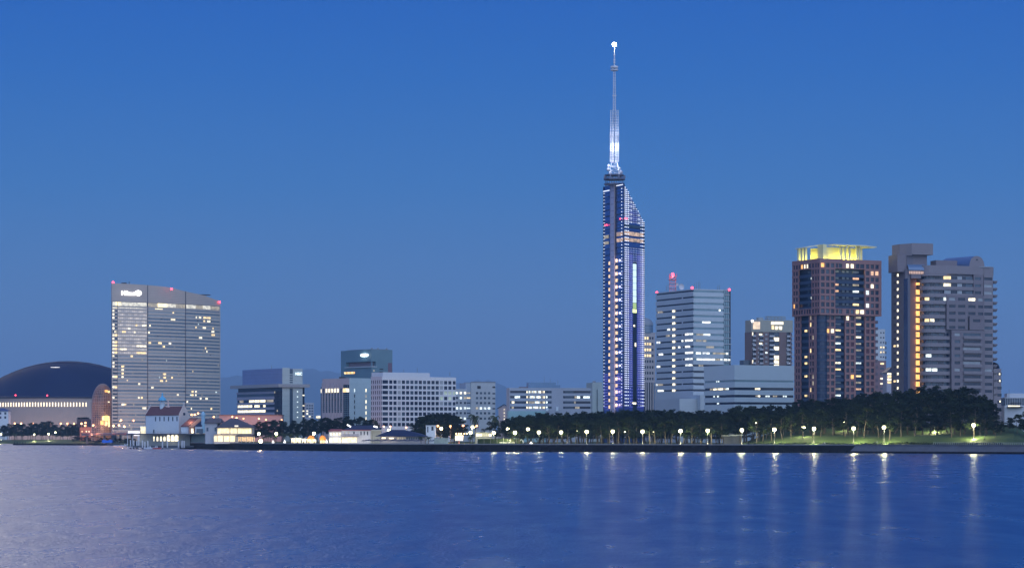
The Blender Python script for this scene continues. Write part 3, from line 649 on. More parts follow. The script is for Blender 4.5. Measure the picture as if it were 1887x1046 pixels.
# ---------- grey-blue office with a canopy slab
def canopy_office():
    b = Bld('canopy_office', 'blue-grey office with wide overhanging roof slab and small white lit sign', 'office building', 436, 520.5, 557, 1900, 33)
    Mblue = mat('blue_panel', (.17, .23, .40), .5, lines=(2.6, .06, .7)); Mgr = mat('grey_green_panel', (.36, .43, .44), .6, lines=(3.9, .05, .75)); Mlav = mat('lavender_panel', (.30, .30, .38), .6)
    Msl = mat('canopy_slab', (.27, .28, .30), .6)
    S, Fr = b.side, b.front; uA = S.u(446.5); z0 = 3.4
    zt, zc1, zc0, zl = b.z(678), b.z(707), b.z(713), b.z(720)
    b.block('upper_block', Mblue, .05, b.W - .05, .05, uA, zc1 + .01, zt)
    mb = MB(Mgr); W = b.W; uv0, uv1 = Fr.u(533.3), Fr.u(539.3)
    Fr.slab(mb, -.2, uv0, z0, zt + .3, -.5, .1); Fr.slab(mb, uv1, W, z0, zt - .3, -.5, .1); mb.build('front_panel', b.root)
    mb = MB(M_dark2); Fr.slab(mb, uv0 + .01, uv1 - .01, z0, zt - .6, -.1, .2); mb.build('stair_glass', b.root)
    mb = MB(Mgr)
    for i in range(7): z = b.z(690 + i * 4.2); Fr.slab(mb, uv0, uv1, z, z + .7, -.35, -.1)
    mb.build('stair_louvre', b.root)
    # canopy
    mb = MB(Msl); mb.prism([b.q(-4.5, -2.2), b.q(W + 5.5, -2.2), b.q(W + 5.5, b.L + 2.5), b.q(-4.5, b.L + 2.5)], zc0, zc1); mb.build('canopy_slab', b.root)
    b.block('recess_wall', M_dark, .4, W - .4, .3, b.L - 2, zl - .3, zc0)
    b.block('core', M_dark, .5, W - .5, .5, b.L - .5, z0, zl - .3)
    uG = S.u(505); rows = [(729.2, 724), (740.2, 735), (749.4, 744.3), (759, 753.8), (768, 764)]; zc = [(b.z(a), b.z(c)) for a, c in rows]
    mb = MB(Mlav); S.facade(mb, None, zc, z0, zl, .5, u0=uG, u1=b.L); mb.build('spandrel_bands', b.root)
    mb = MB(mat('mullion_dark', (.05, .07, .11), .4)); 
    for i in range(6): u = .6 + (uG - .6) * i / 6; S.slab(mb, u, u + .25, z0, zl, -.1, .5)
    for i in range(11): z = z0 + 4 + i * 4; S.slab(mb, .6, uG, z, z + .25, -.05, .45) if z < zl else None
    mb.build('glass_mullion', b.root)
    it = []
    for a, c, r, m in ((441, 447.5, 1, M_dim), (458.5, 467, 1, M_cream), (468.7, 477.3, 1, M_cream), (478.8, 488, 1, M_cream), (491, 503, 1, M_dim), (437.8, 447.5, 2, M_cream), (448.5, 457.5, 2, M_cream), (459, 463.5, 2, M_cream), (468.5, 477.5, 2, M_cream), (484.5, 488, 2, M_cream),
                       (437.8, 447.5, 3, M_cream), (448.5, 457.5, 3, M_cream), (458.5, 467.5, 3, M_cream), (468.5, 477.5, 3, M_cream), (478.5, 488, 3, M_cream)):
        it.append((S, S.u(a), S.u(c), zc[r][0] + .15, zc[r][1] - .1, .2, .5, m))
    for r in (0, 4): it.append((S, uG + .3, b.L - .4, zc[r][0], zc[r][1], .25, .5, M_dark2))
    for i in range(6): it.append((Fr, Fr.u(546.7), Fr.u(548.6), b.z(721.6 + i * 9.5), b.z(719.8 + i * 9.5), -.6, -.4, M_cool))
    for px, py in ((511.3, 756), (511.5, 765), (506.5, 722)): it.append((S, S.u(px + .8), S.u(px - .8), b.z(py + 2), b.z(py - 2), -.2, 0, M_dim))
    panes(b.root, 'window', it)
    # recessed dark end strip with lit landings
    mb = MB(M_dark); mb.prism([b.q(W + .02, .8), b.q(W + 2.4, .8), b.q(W + 2.4, 8), b.q(W + .02, 8)], z0, zc0 - .01); mb.build('end_glass', b.root)
    fe = Face([b.q(W + .1, .8), b.q(W + 2.3, .8)]); panes(b.root, 'landing_window', [(fe, 0.1, fe.L - .1, b.z(y + 1), b.z(y - 1), -.3, -.05, M_cream) for y in (727.5, 746.5, 756.5, 766)])
    text_part('sign_lettering', 'NEC', 2.9, Fr, Fr.u(543.4), b.z(690.2), b.root, mat('sign_ice_white', (.8, .8, .8), .4, var=0, emit=(.8, 1, 1), es=1.3), -.9)
    mast(b.root, 500.5, 679, 673, 1910, .18)
canopy_office()

# ---------- teal tower and the pale pilastered office before it
def teal_tower():
    b = Bld('teal_tower', 'dark teal office tower with blank oval white sign and a recessed terrace', 'office building', 628.2, 684.5, 723, 2000, 37.5)
    Mt = mat('teal_cladding', (.12, .21, .26), .45, var=.15, lines=(1.3, .1, .85)); S, Fr = b.side, b.front; zt = b.z(643.5)
    r0, r1 = b.z(674.5), b.z(665.5); uR = Fr.u(692.5); uL = S.u(637.5)
    mb = MB(Mt)
    mb.prism(b.poly(0, b.W, 0, b.L), 3.4, r0); mb.prism(b.poly(0, b.W, 0, b.L), r1, zt)
    mb.prism(b.poly(uR, b.W, 0, b.L), r0 - .01, r1 + .01); mb.prism(b.poly(.02, uR, uL, b.L), r0 - .01, r1 + .01); mb.build('tower_wall', b.root)
    b.block('terrace_back_wall', mat('terrace_wall', (.20, .16, .19), .6), 3, uR, 3, uL, r0, r1)
    mb = MB(Mt); mb.prism([b.q(.5, .5), b.q(1.4, .5), b.q(1.4, 1.4), b.q(.5, 1.4)], r0, r1); mb.build('corner_column', b.root)
    mb = MB(mat('terrace_ledge', (.35, .42, .48), .6)); S.slab(mb, -.8, uL + 1, r0 - .7, r0 + .1, -.9, 0); Fr.slab(mb, 0, uR + .6, r0 - .7, r0 + .1, -.8, 0); mb.build('terrace_ledge', b.root)
    it = []
    for i in range(6): it.append((S, S.u(634.5 + i * 3.3), S.u(637.3 + i * 3.3), b.z(687), b.z(683.4), -.2, .1, M_orange if i % 2 else M_warm))
    for y in (679.3, 684.6, 689.8): it.append((Fr, Fr.u(699.5), Fr.u(706), b.z(y + 1.2), b.z(y - 1), -.15, .1, M_black))
    it.append((Fr, Fr.u(715), Fr.u(722), b.z(686), b.z(667.5), -.12, .1, mat('maroon_louvre', (.16, .10, .14), .6)))
    it.append((Fr, Fr.u(688), Fr.u(690), b.z(684), b.z(681), -.15, .1, M_dim))
    panes(b.root, 'window', it)
    # blank glowing oval sign
    p0, n = S.at(S.u(672.3)); p = S.pt(S.u(672.3), -.7); dr = (S.p[1] - S.p[0]).normalized(); z = b.z(653.5)
    ring = [(p.x + dr.x * 5.6 * math.copysign(abs(math.cos(R(a))) ** .5, math.cos(R(a))), p.y + dr.y * 5.6 * math.copysign(abs(math.cos(R(a))) ** .5, math.cos(R(a))), z + 1.3 * math.sin(R(a))) for a in range(0, 360, 15)]
    back = [(q[0] - n.x * .6, q[1] - n.y * .6, q[2]) for q in ring]; k = len(ring); mb = MB(M_sign)
    mb.add(ring + back, [tuple(range(k)), tuple(range(2 * k - 1, k - 1, -1))] + [(i, (i + 1) % k, k + (i + 1) % k, k + i) for i in range(k)]); mb.build('oval_sign', b.root)
    light(b.root, (p.x + n.x * 3, p.y + n.y * 3, z), (.8, 1, 1), 500, 1)
    mb = MB(M_steel); mb.prism(b.poly(2, b.W - 2, 2, b.L - 6), zt, zt + .5); 
    for a in (3, 9, b.W - 3): mb.box(b.q(a, 5).x, b.q(a, 5).x + 1.2, b.q(a, 5).y, b.q(a, 5).y + 1.2, zt, zt + 1.4)
    mb.build('roof_plant', b.root)
teal_tower()

def pilaster_office():
    b = Bld('pilaster_office', 'pale office with lit top row between slim pilasters and smooth blue end wall', 'office building', 588.8, 644, 684, 1850, 37)
    S, Fr = b.side, b.front; Mp = mat('pinkish_stone', (.34, .34, .39), .6); Mb_ = mat('pale_blue_wall', (.36, .46, .50), .6, lines=(3.6, .03, .85))
    zt = b.z(696); z0 = 3.4; uA = S.u(594)
    b.block('core', M_dark, .5, b.W - .5, .5, uA, z0, zt - .8)
    mb = MB(Mb_); mb.prism(b.poly(.05, b.W, .02, .5), z0, zt); mb.prism(b.poly(b.W - .5, b.W, .5, uA), z0, zt); mb.build('end_wall', b.root)
    uG = S.u(631.3)
    mb = MB(Mp); S.slab(mb, .5, uA, b.z(708), zt, 0, .5); S.slab(mb, uG, uA, b.z(714.3), b.z(708) , .02, .5)
    S.slab(mb, uG, uA, z0, b.z(759.5), .02, .5)
    for i in range(8): u = uG + (uA - uG) * i / 7.0; S.slab(mb, u - .5, u + .5, b.z(768), b.z(704), -.35, .5)
    mb.build('pilaster_wall', b.root)
    mb = MB(mat('mullion_teal', (.12, .2, .26), .5))
    for i in range(14): z = b.z(722 + i * 3.9); S.slab(mb, .6, uA, z, z + .35, .15, .45)
    for i in range(1, 3): S.slab(mb, uG * i / 3, uG * i / 3 + .2, z0, b.z(709), 0, .4)
    mb.build('glass_mullion', b.root)
    it = []; P = (uA - uG) / 7
    for i in range(1, 6): it.append((S, uG + P * i + .6, uG + P * (i + 1) - .6, b.z(722), b.z(714.6), -.05, .3, M_cream))
    it.append((S, .8, uG * .5, b.z(722), b.z(714.8), 0, .3, M_cream)); it.append((S, uG * .53, uG - .2, b.z(722), b.z(714.8), 0, .3, M_warm))
    for i in range(7):
        for j in range(4): it.append((S, uG + P * i + .7, uG + P * (i + 1) - .7, b.z(734 + j * 10.2), b.z(726.5 + j * 10.2), .3, .49, M_dark2))
    for i in range(6):
        y = 715 + i * 10.4; it.append((Fr, Fr.u(673.6), Fr.u(675.2), b.z(y + 6.5), b.z(y + .5), -.12, .1, M_cream if i != 1 else M_dim)); it.append((Fr, Fr.u(652.6), Fr.u(654), b.z(y + 6.5), b.z(y + .5), -.12, .1, M_cool if i == 0 else M_black))
    panes(b.root, 'window', it)
    # lower glazed wing at the far end
    b2 = b.block('end_glass', M_dark2, 1, b.W, uA + .02, S.u(589), z0, b.z(711)); p = Face([b.q(1, uA + .1), b.q(1, S.u(589) - .2)])
    panes(b.root, 'end_window', [(p, .3, p.L - .2, b.z(722), b.z(715), -.2, .05, M_cream)])
    mb = MB(M_black); q = b.q(3, uA * .5); mb.box(q.x, q.x + 5, q.y, q.y + 3, zt - .5, zt + 1.2); mb.build('roof_plant', b.root)
pilaster_office()

# ---------- white office with square window grid
def grid_office():
    b = Bld('white_grid_office', 'white office block with grid of dark square windows and set-back top floor', 'office building', 683.3, 704.3, 840.3, 1750, 33)
    S, Fr = b.side, b.front; Mw = mat('white_grid_wall', (.62, .64, .68), .65, var=.06); Mpk = mat('dusk_tinted_white', (.58, .52, .55), .65, var=.06); z0 = 3.4; zt = b.z(693)  # side wall pinker and darker than the front: dusk light in its colour
    b.block('core', M_dark, .5, b.W - .5, .5, b.L - .2, z0, zt - .6)
    rows = [(b.z(y + 3.2), b.z(y - 3.2)) for y in (703, 712.8, 722.5, 732.4, 742.2, 752, 761.9, 771.7, 781.5)]
    edges = [(704.9, 715.3)] + [(717.4 + i * 7.78, 723.3 + i * 7.78) for i in range(15)] + [(834.5, 839.7)]
    uc = [(Fr.u(a), Fr.u(c)) for a, c in edges]; ul = [(b.L * (i + .25) / 6 + .35, b.L * (i + .85) / 6 + .15) for i in range(6)]
    mb = MB(Mw); Fr.facade(mb, uc, rows, z0, zt); mb.build('front_wall', b.root)
    mb = MB(Mpk); S.facade(mb, ul, rows, z0, zt, u0=.5); mb.build('side_wall', b.root)
    rng = random.Random(5); it = []
    glow = {(14, 2), (15, 2), (16, 2), (13, 3), (15, 3)}
    for i, (a, c) in enumerate(uc):
        for j, (z, y) in enumerate(rows):
            m = mat('lit_green_dim', (.3, .35, .3), .4, emit=(.62, .78, .62), es=.3, evar=.5) if (i, j) in glow else (M_blind if i in (3, 13) and rng.random() < .9 else (M_dark2 if rng.random() < .15 else M_dark))
            it.append((Fr, a, c, z, y, .3, .49, m))
    for a, c in ul:
        for z, y in rows: it.append((S, a, c, z, y, .3, .49, M_dark))
    panes(b.root, 'window', it, 100)
    b.block('set_back_floor', Mw, 4, Fr.u(800), 6, b.L + 6, zt, b.z(685))
    for px, y in ((769, 677), (829, 684.5), (744, 680)): mast(b.root, px, 692, y, 1790, .15)
grid_office()

def grey_office():
    b = Bld('grey_stepped_office', 'grey stepped office with scattered white lit windows beside the white grid block', 'office building', 838, 867.5, 913.8, 1860, 22)
    S, Fr = b.side, b.front; Mg = mat('grey_concrete', (.40, .43, .46), .7, var=.08, lines=(3.7, .04, .85)); Mbl = mat('bluegrey_concrete', (.30, .36, .44), .7, var=.08); z0 = 3.4; zt = b.z(704)
    mb = MB(Mg); mb.prism(b.poly(.3, b.W - .3, .3, 16), z0, zt); mb.build('tower_wall', b.root)
    b.block('stair_wall', Mbl, -3.6, .28, 1, 14, z0, zt - .5); b.block('low_wing', Mg, -12.5, -3.62, -1, 14, z0, b.z(716.3))
    q = Face([b.q(-12.5, -1), b.q(-3.62, -1)]); qs = Face([b.q(-3.6, 1), b.q(.28, 1)]); F2 = Face([b.q(.3, .3), b.q(b.W - .3, .3)])
    rows = [723.7, 732.8, 742, 751.6, 760.7, 770.5]; it = []
    L = {0: {842: M_cool, 849: M_cream, 856: M_cream}, 1: {849: M_cool, 856: M_dim}, 3: {842: M_cool, 849: M_cool, 856: M_cool, 893: M_cool, 901: M_cool, 886: M_cool, 879: M_dim}, 5: {849: M_cool, 856: M_cool}}
    for r, y in enumerate(rows):
        for px in (842, 849, 856.7): it.append((q, q.u(px - 1.7), q.u(px + 1.9), b.z(y + 2), b.z(y - 2), -.12, .1, L.get(r, {}).get(int(px), M_dark)))
        for px in (879, 886.3, 893.7, 901.3): it.append((F2, F2.u(px - 2), F2.u(px + 2), b.z(y + 2), b.z(y - 2), -.12, .1, L.get(r, {}).get(int(px), M_dark2 if (r + int(px)) % 3 else M_dark)))
        it.append((qs, .3, qs.L - .3, b.z(y + 1), b.z(y - 1.2), -.12, .1, M_warm if r == 1 else (M_cool if r in (3,) else (M_dim if r == 0 else M_dark)))); it.append((F2, F2.u(907.5), F2.L - .2, b.z(y + 2), b.z(y - .6), -.14, .1, M_dark))
    it.append((F2, F2.u(879.5), F2.u(885.7), b.z(715.8), b.z(710.3), -.12, .1, M_black)); it.append((F2, F2.u(907.5), F2.L - .2, b.z(714), b.z(711), -.14, .1, M_black)); it.append((q, q.L * .5, q.L * .9, b.z(714), b.z(711), -.12, .1, M_dim)) if 0 else None
    panes(b.root, 'window', it)
    mb = MB(M_steel); F2.slab(mb, 0, F2.L, zt + .01, zt + .5, -.3, .2); mb.build('parapet', b.root)
grey_office()

def banded_office():
    b = Bld('banded_office', 'long low grey office with dark window bands and blue rooftop box', 'office building', 934, 939, 1089.5, 1700, 7)
    S, Fr = b.side, b.front; Mg = mat('bluegrey_band', (.34, .38, .46), .65, var=.08); z0 = 3.4; zt = b.z(714)
    b.block('core', M_dark, .5, b.W - .5, .5, 18, z0, zt - .5)
    rows = [(723.8, 719.3), (733.3, 728.8), (743, 738.5), (752.6, 748.2)]; zc = [(b.z(a), b.z(c)) for a, c in rows]
    mb = MB(Mg); Fr.facade(mb, None, zc, z0, zt); 
    for px in (1037.7,): Fr.slab(mb, Fr.u(px) - 8, Fr.u(px), z0, zt - .1, -.15, .4)
    S.slab(mb, .5, 18, z0, zt, 0, .5); mb.build('spandrel_bands', b.root)
    it = []
    def add(r, a, c, m): it.append((Fr, Fr.u(a), Fr.u(c), zc[r][0] + .1, zc[r][1] - .1, .2, .48, m))
    for r in range(4):
        add(r, 970.3, 972.5, M_cream)
        for i in range(8): add(r, 974.3 + i * 2.9, 976.8 + i * 2.9, (M_cool, M_cream, M_cool, M_dim)[(i * 7 + r * 3) % 4] if r != 2 or i > 3 else M_dim)
        add(r, 998.5, 1001, M_dim); add(r, 1001.5, 1004, M_cream); add(r, 1006, 1009, M_cool if r else M_dark2); add(r, 1010, 1016, M_dark2); add(r, 1040.5, 1057, M_dark2); add(r, 1017, 1028, M_dark2)
    add(1, 948.5, 958.3, M_cool); add(2, 943, 948, M_cream); add(3, 943, 947, M_dim); add(1, 1059, 1063, M_dim); add(1, 1063.5, 1069, M_cool); add(1, 1075, 1087, M_cool); add(2, 1058, 1061, M_dim); add(3, 1060, 1068, M_dim)
    panes(b.root, 'window', it)
    b.block('rooftop_box', mat('blue_plantroom', (.16, .27, .42), .6), Fr.u(975), Fr.u(1026), 4, 14, zt - .5, b.z(703.8)); b.block('rooftop_step', MATS['blue_plantroom'], Fr.u(1026) + .02, Fr.u(1034), 4, 14, zt - .5, b.z(708.5)); b.block('roof_shed', mat('rust_shed', (.2, .12, .13), .7), Fr.u(960), Fr.u(975) - .02, 5, 12, zt - .5, b.z(712.2))
    b.block('low_wing', mat('teal_lit_wall', (.25, .42, .46), .6), -2, Fr.u(1002), -9, -.2, z0, b.z(757))  # bluish light put into the low wing's wall colour
    mb = MB(mat('cabinet_white', (.6, .68, .75), .5)); Fr.slab(mb, Fr.u(1024.3), Fr.u(1028.3), b.z(757), b.z(748.8), -2, -.1); Fr.slab(mb, Fr.u(1006), Fr.u(1010), b.z(757), b.z(751), -2, -.1); mb.build('escape_stair', b.root)
    for px, y in ((1003, 693), (1014, 697), (1028, 699)): mast(b.root, px, 708, y, 1712, .1)
banded_office()

def small_blocks():
    b = Bld('pale_slab_block', 'plain pale grey-green vertical slab building left of the mirrored tower', 'building', 1086, 1091.5, 1112, 1850, 20)
    Mg = mat('grey_green_wall', (.33, .39, .40), .7); zt = b.z(704.5)
    mb = MB(Mg); mb.prism(b.poly(0, b.W * .4, 0, 12), 3.4, zt); mb.prism(b.poly(b.W * .45, b.W, -1.5, 12), 3.4, b.z(717)); mb.prism(b.poly(b.W * .4, b.W * .45, 1, 12), 3.4, b.z(708)); mb.prism(b.poly(b.W * .46, b.W, 2, 12), 3.5, zt + .4); mb.build('wall', b.root)
    mb = MB(M_steel); q = b.q(1.5, 3); mb.box(q.x, q.x + 2.2, q.y, q.y + 2, zt, zt + 1.2); mb.build('roof_plant', b.root)
    # house with gable lamps
    D = 1780; f = Face([(X(915, D), D), (X(940, D), D)]); r = thing('gabled_building', 'small pinkish gabled building with column of four wall lamps', 'building', (X(928, D), D, 3.9))
    ze, zp = Z(752, D), Z(745.2, D); mb = MB(mat('pinkish_wall', (.36, .31, .33), .7)); x0, x1, xm = X(918.5, D), X(939.5, D), X(929, D)
    mb.add([(x0, D, 3.4), (x1, D, 3.4), (x1, D, ze), (xm, D, zp - .5), (x0, D, ze), (x0, D + 14, 3.4), (x1, D + 14, 3.4), (x1, D + 14, ze), (xm, D + 14, zp - .5), (x0, D + 14, ze)], [(0, 1, 2, 3, 4), (9, 8, 7, 6, 5), (0, 4, 9, 5), (1, 6, 7, 2), (2, 7, 8, 3), (3, 8, 9, 4)]); mb.build('wall', r)
    mb = MB(M_navy)
    for a, c, s_ in ((x0 - 1.2, xm, 1), (x1 + 1.2, xm, -1)): mb.hexa([(a, D - .8, ze - .5), (c, D - .8, zp), (c, D + 15, zp), (a, D + 15, ze - .5), (a, D - .8, ze), (c, D - .8, zp + .5), (c, D + 15, zp + .5), (a, D + 15, ze)])
    mb.build('roof', r); panes(r, 'wall_lamp', [(f, f.u(928.4), f.u(930), Z(y + .9, D), Z(y - .9, D), -.4, -.05, M_cream) for y in (754, 760, 765.8, 771.5)])
    # far pale block and kiosk behind the trees
    b = Bld('distant_pale_block', 'small faint pale block between the canopy office and the pilastered office', 'building', 560, 563, 578.5, 2300, 12)
    zt = b.z(741.5); b.block('wall', mat('faint_wall', (.30, .33, .40), .7), 0, b.W, 0, 12, 3.4, zt); it = []
    for j in range(5):
        for i in range(3): it.append((b.front, b.W * (.1 + .3 * i), b.W * (.3 + .3 * i), b.z(748 + j * 5), b.z(745.5 + j * 5), -.1, .1, M_cream if (i, j) in ((0, 2), (0, 3), (1, 4)) else M_dark2))
    panes(b.root, 'window', it)
    D = 2000; r = thing('lantern_tower', 'tiny round lit lantern tower rising behind the dark trees', 'tower', (X(586.5, D), D, 3.9))
    mb = MB(M_white); mb.lathe((X(586.5, D), D, 0), [(1.0, 3.5), (1.0, Z(771, D)), (1.9, Z(770, D))], n=10); mb.build('column', r)
    mb = MB(M_cream); mb.lathe((X(586.5, D), D, 0), [(1.7, Z(769.9, D)), (1.7, Z(766.3, D))], n=10); mb.build('lantern', r); mb = MB(M_white); mb.lathe((X(586.5, D), D, 0), [(2.4, Z(766.2, D)), (2.2, Z(764.6, D)), (.3, Z(764, D))], n=10); mb.build('cap', r)
small_blocks()

# ---------- beige tower with a rounded glass top behind the mirrored one
def round_top_tower():
    b = Bld('round_top_tower', 'beige tower with rounded glass roof partly hidden behind the mirrored tower', 'apartment tower', 1168, 1180, 1207.5, 1950, 22)
    S, Fr = b.side, b.front; Mb_ = mat('beige_tower_wall', (.33, .31, .33), .65); z0 = 3.4; zt = b.z(612)
    rows = [(b.z(y + 2.3), b.z(y - 2.3)) for y in [622.5 + 10.7 * i for i in range(8)]]; uc = [(Fr.u(1187.5 + i * 4.6), Fr.u(1190.6 + i * 4.6)) for i in range(4)]
    b.block('core', M_dark, .5, b.W - .5, .5, b.L - .5, z0, zt - .5); mb = MB(Mb_); Fr.facade(mb, uc, rows, b.z(704), zt); S.slab(mb, .5, b.L, z0, zt, 0, .5)
    for i in range(6): u = Fr.u(1186 + i * 4.4); Fr.slab(mb, u - .45, u + .45, z0, b.z(704.2), -.1, .5)
    mb.build('wall', b.root); it = []
    for j, (a, c) in enumerate(rows):
        for i, (u, v) in enumerate(uc): it.append((Fr, u, v, a, c, .3, .48, (M_warm if i < 3 and j in (0, 1, 2, 3) and not (j == 0 and i > 1) else M_dark)))
    panes(b.root, 'window', it)
    cen = b.q(b.W * .5, b.L * .5); mb = MB(mat('roundtop_glass', (.10, .16, .24), .25, spec=.8, lines=(2.6, .1, .5))); mb.lathe((cen.x, cen.y, 0), [(b.W * .52, zt - .6), (b.W * .52, b.z(598))], n=24); mb.build('glass_drum', b.root)
    mb = MB(mat('ribbed_dome', (.20, .23, .28), .5)); h = b.z(584) - b.z(598); mb.lathe((cen.x, cen.y, b.z(598)), [(b.W * .54 * math.cos(R(a)), h * math.sin(R(a))) for a in (0, 15, 30, 45, 60, 75, 88)], n=24); mb.build('dome_roof', b.root)
round_top_tower()

# ---------- striped office tower
def striped_tower():
    b = Bld('striped_office_tower', 'pale office tower striped by dark window bands with red-lit rooftop mast', 'office building', 1208.3, 1277.5, 1348.5, 1600, 26)
    S, Fr = b.side, b.front; Mw = mat('striped_wall_pale', (.45, .51, .56), .6, var=.05, lines=(1.95, .04, .88)); z0 = 3.4; zt = b.z(532)
    b.block('core', M_dark, .5, b.W - .5, .5, b.L - .5, z0, zt - .5)
    rows = [(b.z(537 + i * 11.4), b.z(534.1 + i * 11.4)) for i in range(17)]
    mb = MB(Mw); S.facade(mb, None, rows, z0, zt, u0=.5); mb.build('side_wall', b.root)
    rf = [(b.z(538.1 + i * 11.4), b.z(534.1 + i * 11.4)) for i in range(17)]
    uS = Fr.u(1333.5)
    mb = MB(Mw); Fr.facade(mb, None, rf, z0, zt, u0=0, u1=uS); 
    for i, (a, c) in enumerate(rf): Fr.slab(mb, uS + .01, b.W - (1.6 if i < 7 else 0), (rf[i + 1][1] + 1.3) if i < 16 else z0, a - .9, .05, .5)
    Fr.slab(mb, uS + .01, b.W - 1.6, rf[0][1] + .5, zt, .05, .5); mb.build('front_wall', b.root)
    Mt = mat('teal_window', (.16, .27, .32), .3, var=.3, vs=.5, spec=.7); it = []
    Mwl = mat('lit_office_white', (.5, .5, .5), .4, emit=(.95, .97, .88), es=1.25, evar=.7, evs=.35)
    lit = {3: [(1325, 1328)], 5: [(1294.5, 1309.5)], 7: [(1284, 1297, 1), (1296, 1309)], 8: [(1283, 1293, 1), (1295, 1302, 1)], 9: [(1302, 1316, 1)], 10: [(1283, 1292), (1295, 1301), (1302, 1308), (1314, 1321, 1), (1322, 1337, 1)], 11: [(1284, 1294), (1295, 1310), (1311, 1318), (1319, 1327, 1), (1328, 1332)], 12: [(1288, 1296, 1)]}
    lit[11] += [(1334, 1340), (1341.5, 1346)]; lit[10] += [(1338, 1342)]
    for i, (a, c) in enumerate(rf):
        segs = []; it.append((Fr, .6, uS - .2, a, c, .3, .48, Mt if i < 12 else M_dark))
        for s_ in lit.get(i, []): it.append((Fr, Fr.u(s_[0]), Fr.u(s_[1]), a + .1, c - .1, .15, .3, Mwl if len(s_) == 2 else M_dim))
        for k in range(3): w_ = (b.W - 1.8 - uS) / 3; it.append((Fr, uS + .2 + k * w_, uS + k * w_ + w_ - .1, a - .7, c + .9, .25, .48, Mt))
    ll = {3: [(1212, 1221, 1)], 6: [(1229.5, 1234)], 7: [(1227, 1234, 1), (1262.5, 1276.5)], 8: [(1210, 1215.5), (1256, 1258.5), (1262.5, 1276)], 9: [(1249.5, 1253), (1262.5, 1271)], 10: [(1214, 1221), (1262.5, 1276.5)], 11: [(1262.5, 1276)], 12: [(1210, 1216), (1263, 1268), (1269, 1275.5)], 15: [(1208.8, 1211), (1212, 1221, 1)], 16: [(1212, 1222)]}
    for i, (a, c) in enumerate(rows):
        if i >= 3: it.append((S, S.u(1243.6), S.u(1239), a - .2, c + .25, -.1, .3, M_cream))
        for s_ in ll.get(i, []): it.append((S, S.u(s_[1]), S.u(s_[0]), a + .05, c + .3, -.05, .35, Mwl if len(s_) == 2 else M_dim))
        it.append((S, S.u(1257.5), S.u(1256.6), a, c, -.1, .3, M_white)) if i % 2 else None
    panes(b.root, 'window', it)
    mb = MB(Mw); mb.prism([b.q(.6, .6), b.q(b.W - 2, .6), b.q(b.W - 2, b.L - 1), b.q(.6, b.L - 1)], zt - .6, zt - .3); mb.build('roof', b.root)
    # podium steps
    b.block('podium_step', Mw, -3, b.W * .55, -14, -.3, z0, b.z(728)); b.block('podium_wing', Mw, -16, -3.02, -10, 22, z0, b.z(735)); b.block('podium_corner', Mw, b.W * .55 + .02, b.W * .9, -8, -.3, z0, b.z(741))
    it = []; pf = Face([b.q(-3, -14), b.q(b.W * .55, -14)]); it.append((pf, pf.L * .2, pf.L - .5, b.z(753), b.z(750), -.1, .1, M_dim)); panes(b.root, 'podium_window', it)
    # rooftop lattice mast
    c0 = b.q(8, b.L * .55); px = 1240; D = c0.y; cx = X(1239.5, D); Mr = mat('red_white_mast', (.45, .16, .17), .5, lines=(3, .5, 2.2)); mb = MB(Mr); zb, zt2 = zt - .3, Z(510, D)
    for k in range(4):
        h = 1.9; q = lambda kk, z: (cx + h * (1, 1, -1, -1)[kk % 4], D + h * (1, -1, -1, 1)[kk % 4], z)
        mb.tube(q(k, zb), q(k, zt2), .2, n=4)
        for i in range(5): a, c = zb + (zt2 - zb) * i / 5, zb + (zt2 - zb) * (i + 1) / 5; mb.tube(q(k, a), q(k + 1, c), .1, n=3); mb.tube(q(k, c), q(k + 1, c), .12, n=3)
    for z in (zt2, zt2 - 2.2): mb.lathe((cx, D, z), [(2.9, 0), (2.9, .3)], n=10)
    for a in range(0, 360, 72): mb.tube((cx + 2.6 * math.cos(R(a)), D + 2.6 * math.sin(R(a)), zt2), (cx + 2.6 * math.cos(R(a)), D + 2.6 * math.sin(R(a)), zt2 + 2), .2, n=4)
    mb.build('lattice_mast', b.root)
    mb = MB(M_red); mb.ball((cx, D - 2, Z(505.5, D)), 1.0, nu=8, nv=6); mb.build('warning_light', b.root); mb = MB(M_steel); mb.tube((cx, D - 2, zt2), (cx, D - 2, Z(506.5, D)), .2); mb.build('light_stem', b.root); light(b.root, (cx, D - 3.2, Z(509, D)), (1, .1, .12), 900)
    for px, py, r_, dd in ((1254.5, 528.5, 2.1, 8), (1247, 524, 1.1, 4), (1234.5, 514, 1.0, 3)):
        D2 = D - dd * .2; mb = MB(mat('dish_white', (.5, .52, .56), .5)); cxx = X(px, D2); zz = Z(py, D2)
        dirv = Vector((.45, -.85, .1)).normalized(); u = dirv.orthogonal().normalized(); v = dirv.cross(u); vs = []
        for rr, dp in ((1, .45), (.7, .15), (.35, .03), (.02, 0)): vs += [Vector((cxx, D2, zz)) + dirv * dp * r_ + (u * math.cos(i * math.pi / 6) + v * math.sin(i * math.pi / 6)) * rr * r_ for i in range(12)]
        mb.add(vs, [(j * 12 + i, j * 12 + (i + 1) % 12, (j + 1) * 12 + (i + 1) % 12, (j + 1) * 12 + i) for j in range(3) for i in range(12)]); mb.tube((cxx, D2 + .3, zt - .5), (cxx, D2 + .2, zz), .2, n=5); mb.build('satellite_dish', b.root)
    for px, y, D_ in ((1228, 526, 1625), (1231, 524, 1625), (1280, 521, 1606), (1283.5, 519.5, 1606), (1287.3, 519.5, 1606), (1290, 519.5, 1606), (1322.5, 524, 1610), (1325.7, 524, 1610), (1276, 524, 1604)): mast(b.root, px, 535, y, D_, .16)
    for px, py, D_ in ((1210.5, 538.8, 1653), (1275.5, 530, 1601), (1344, 533.6, 1612)): beacon(None, px, py, D_, b.root, .8)
striped_tower()

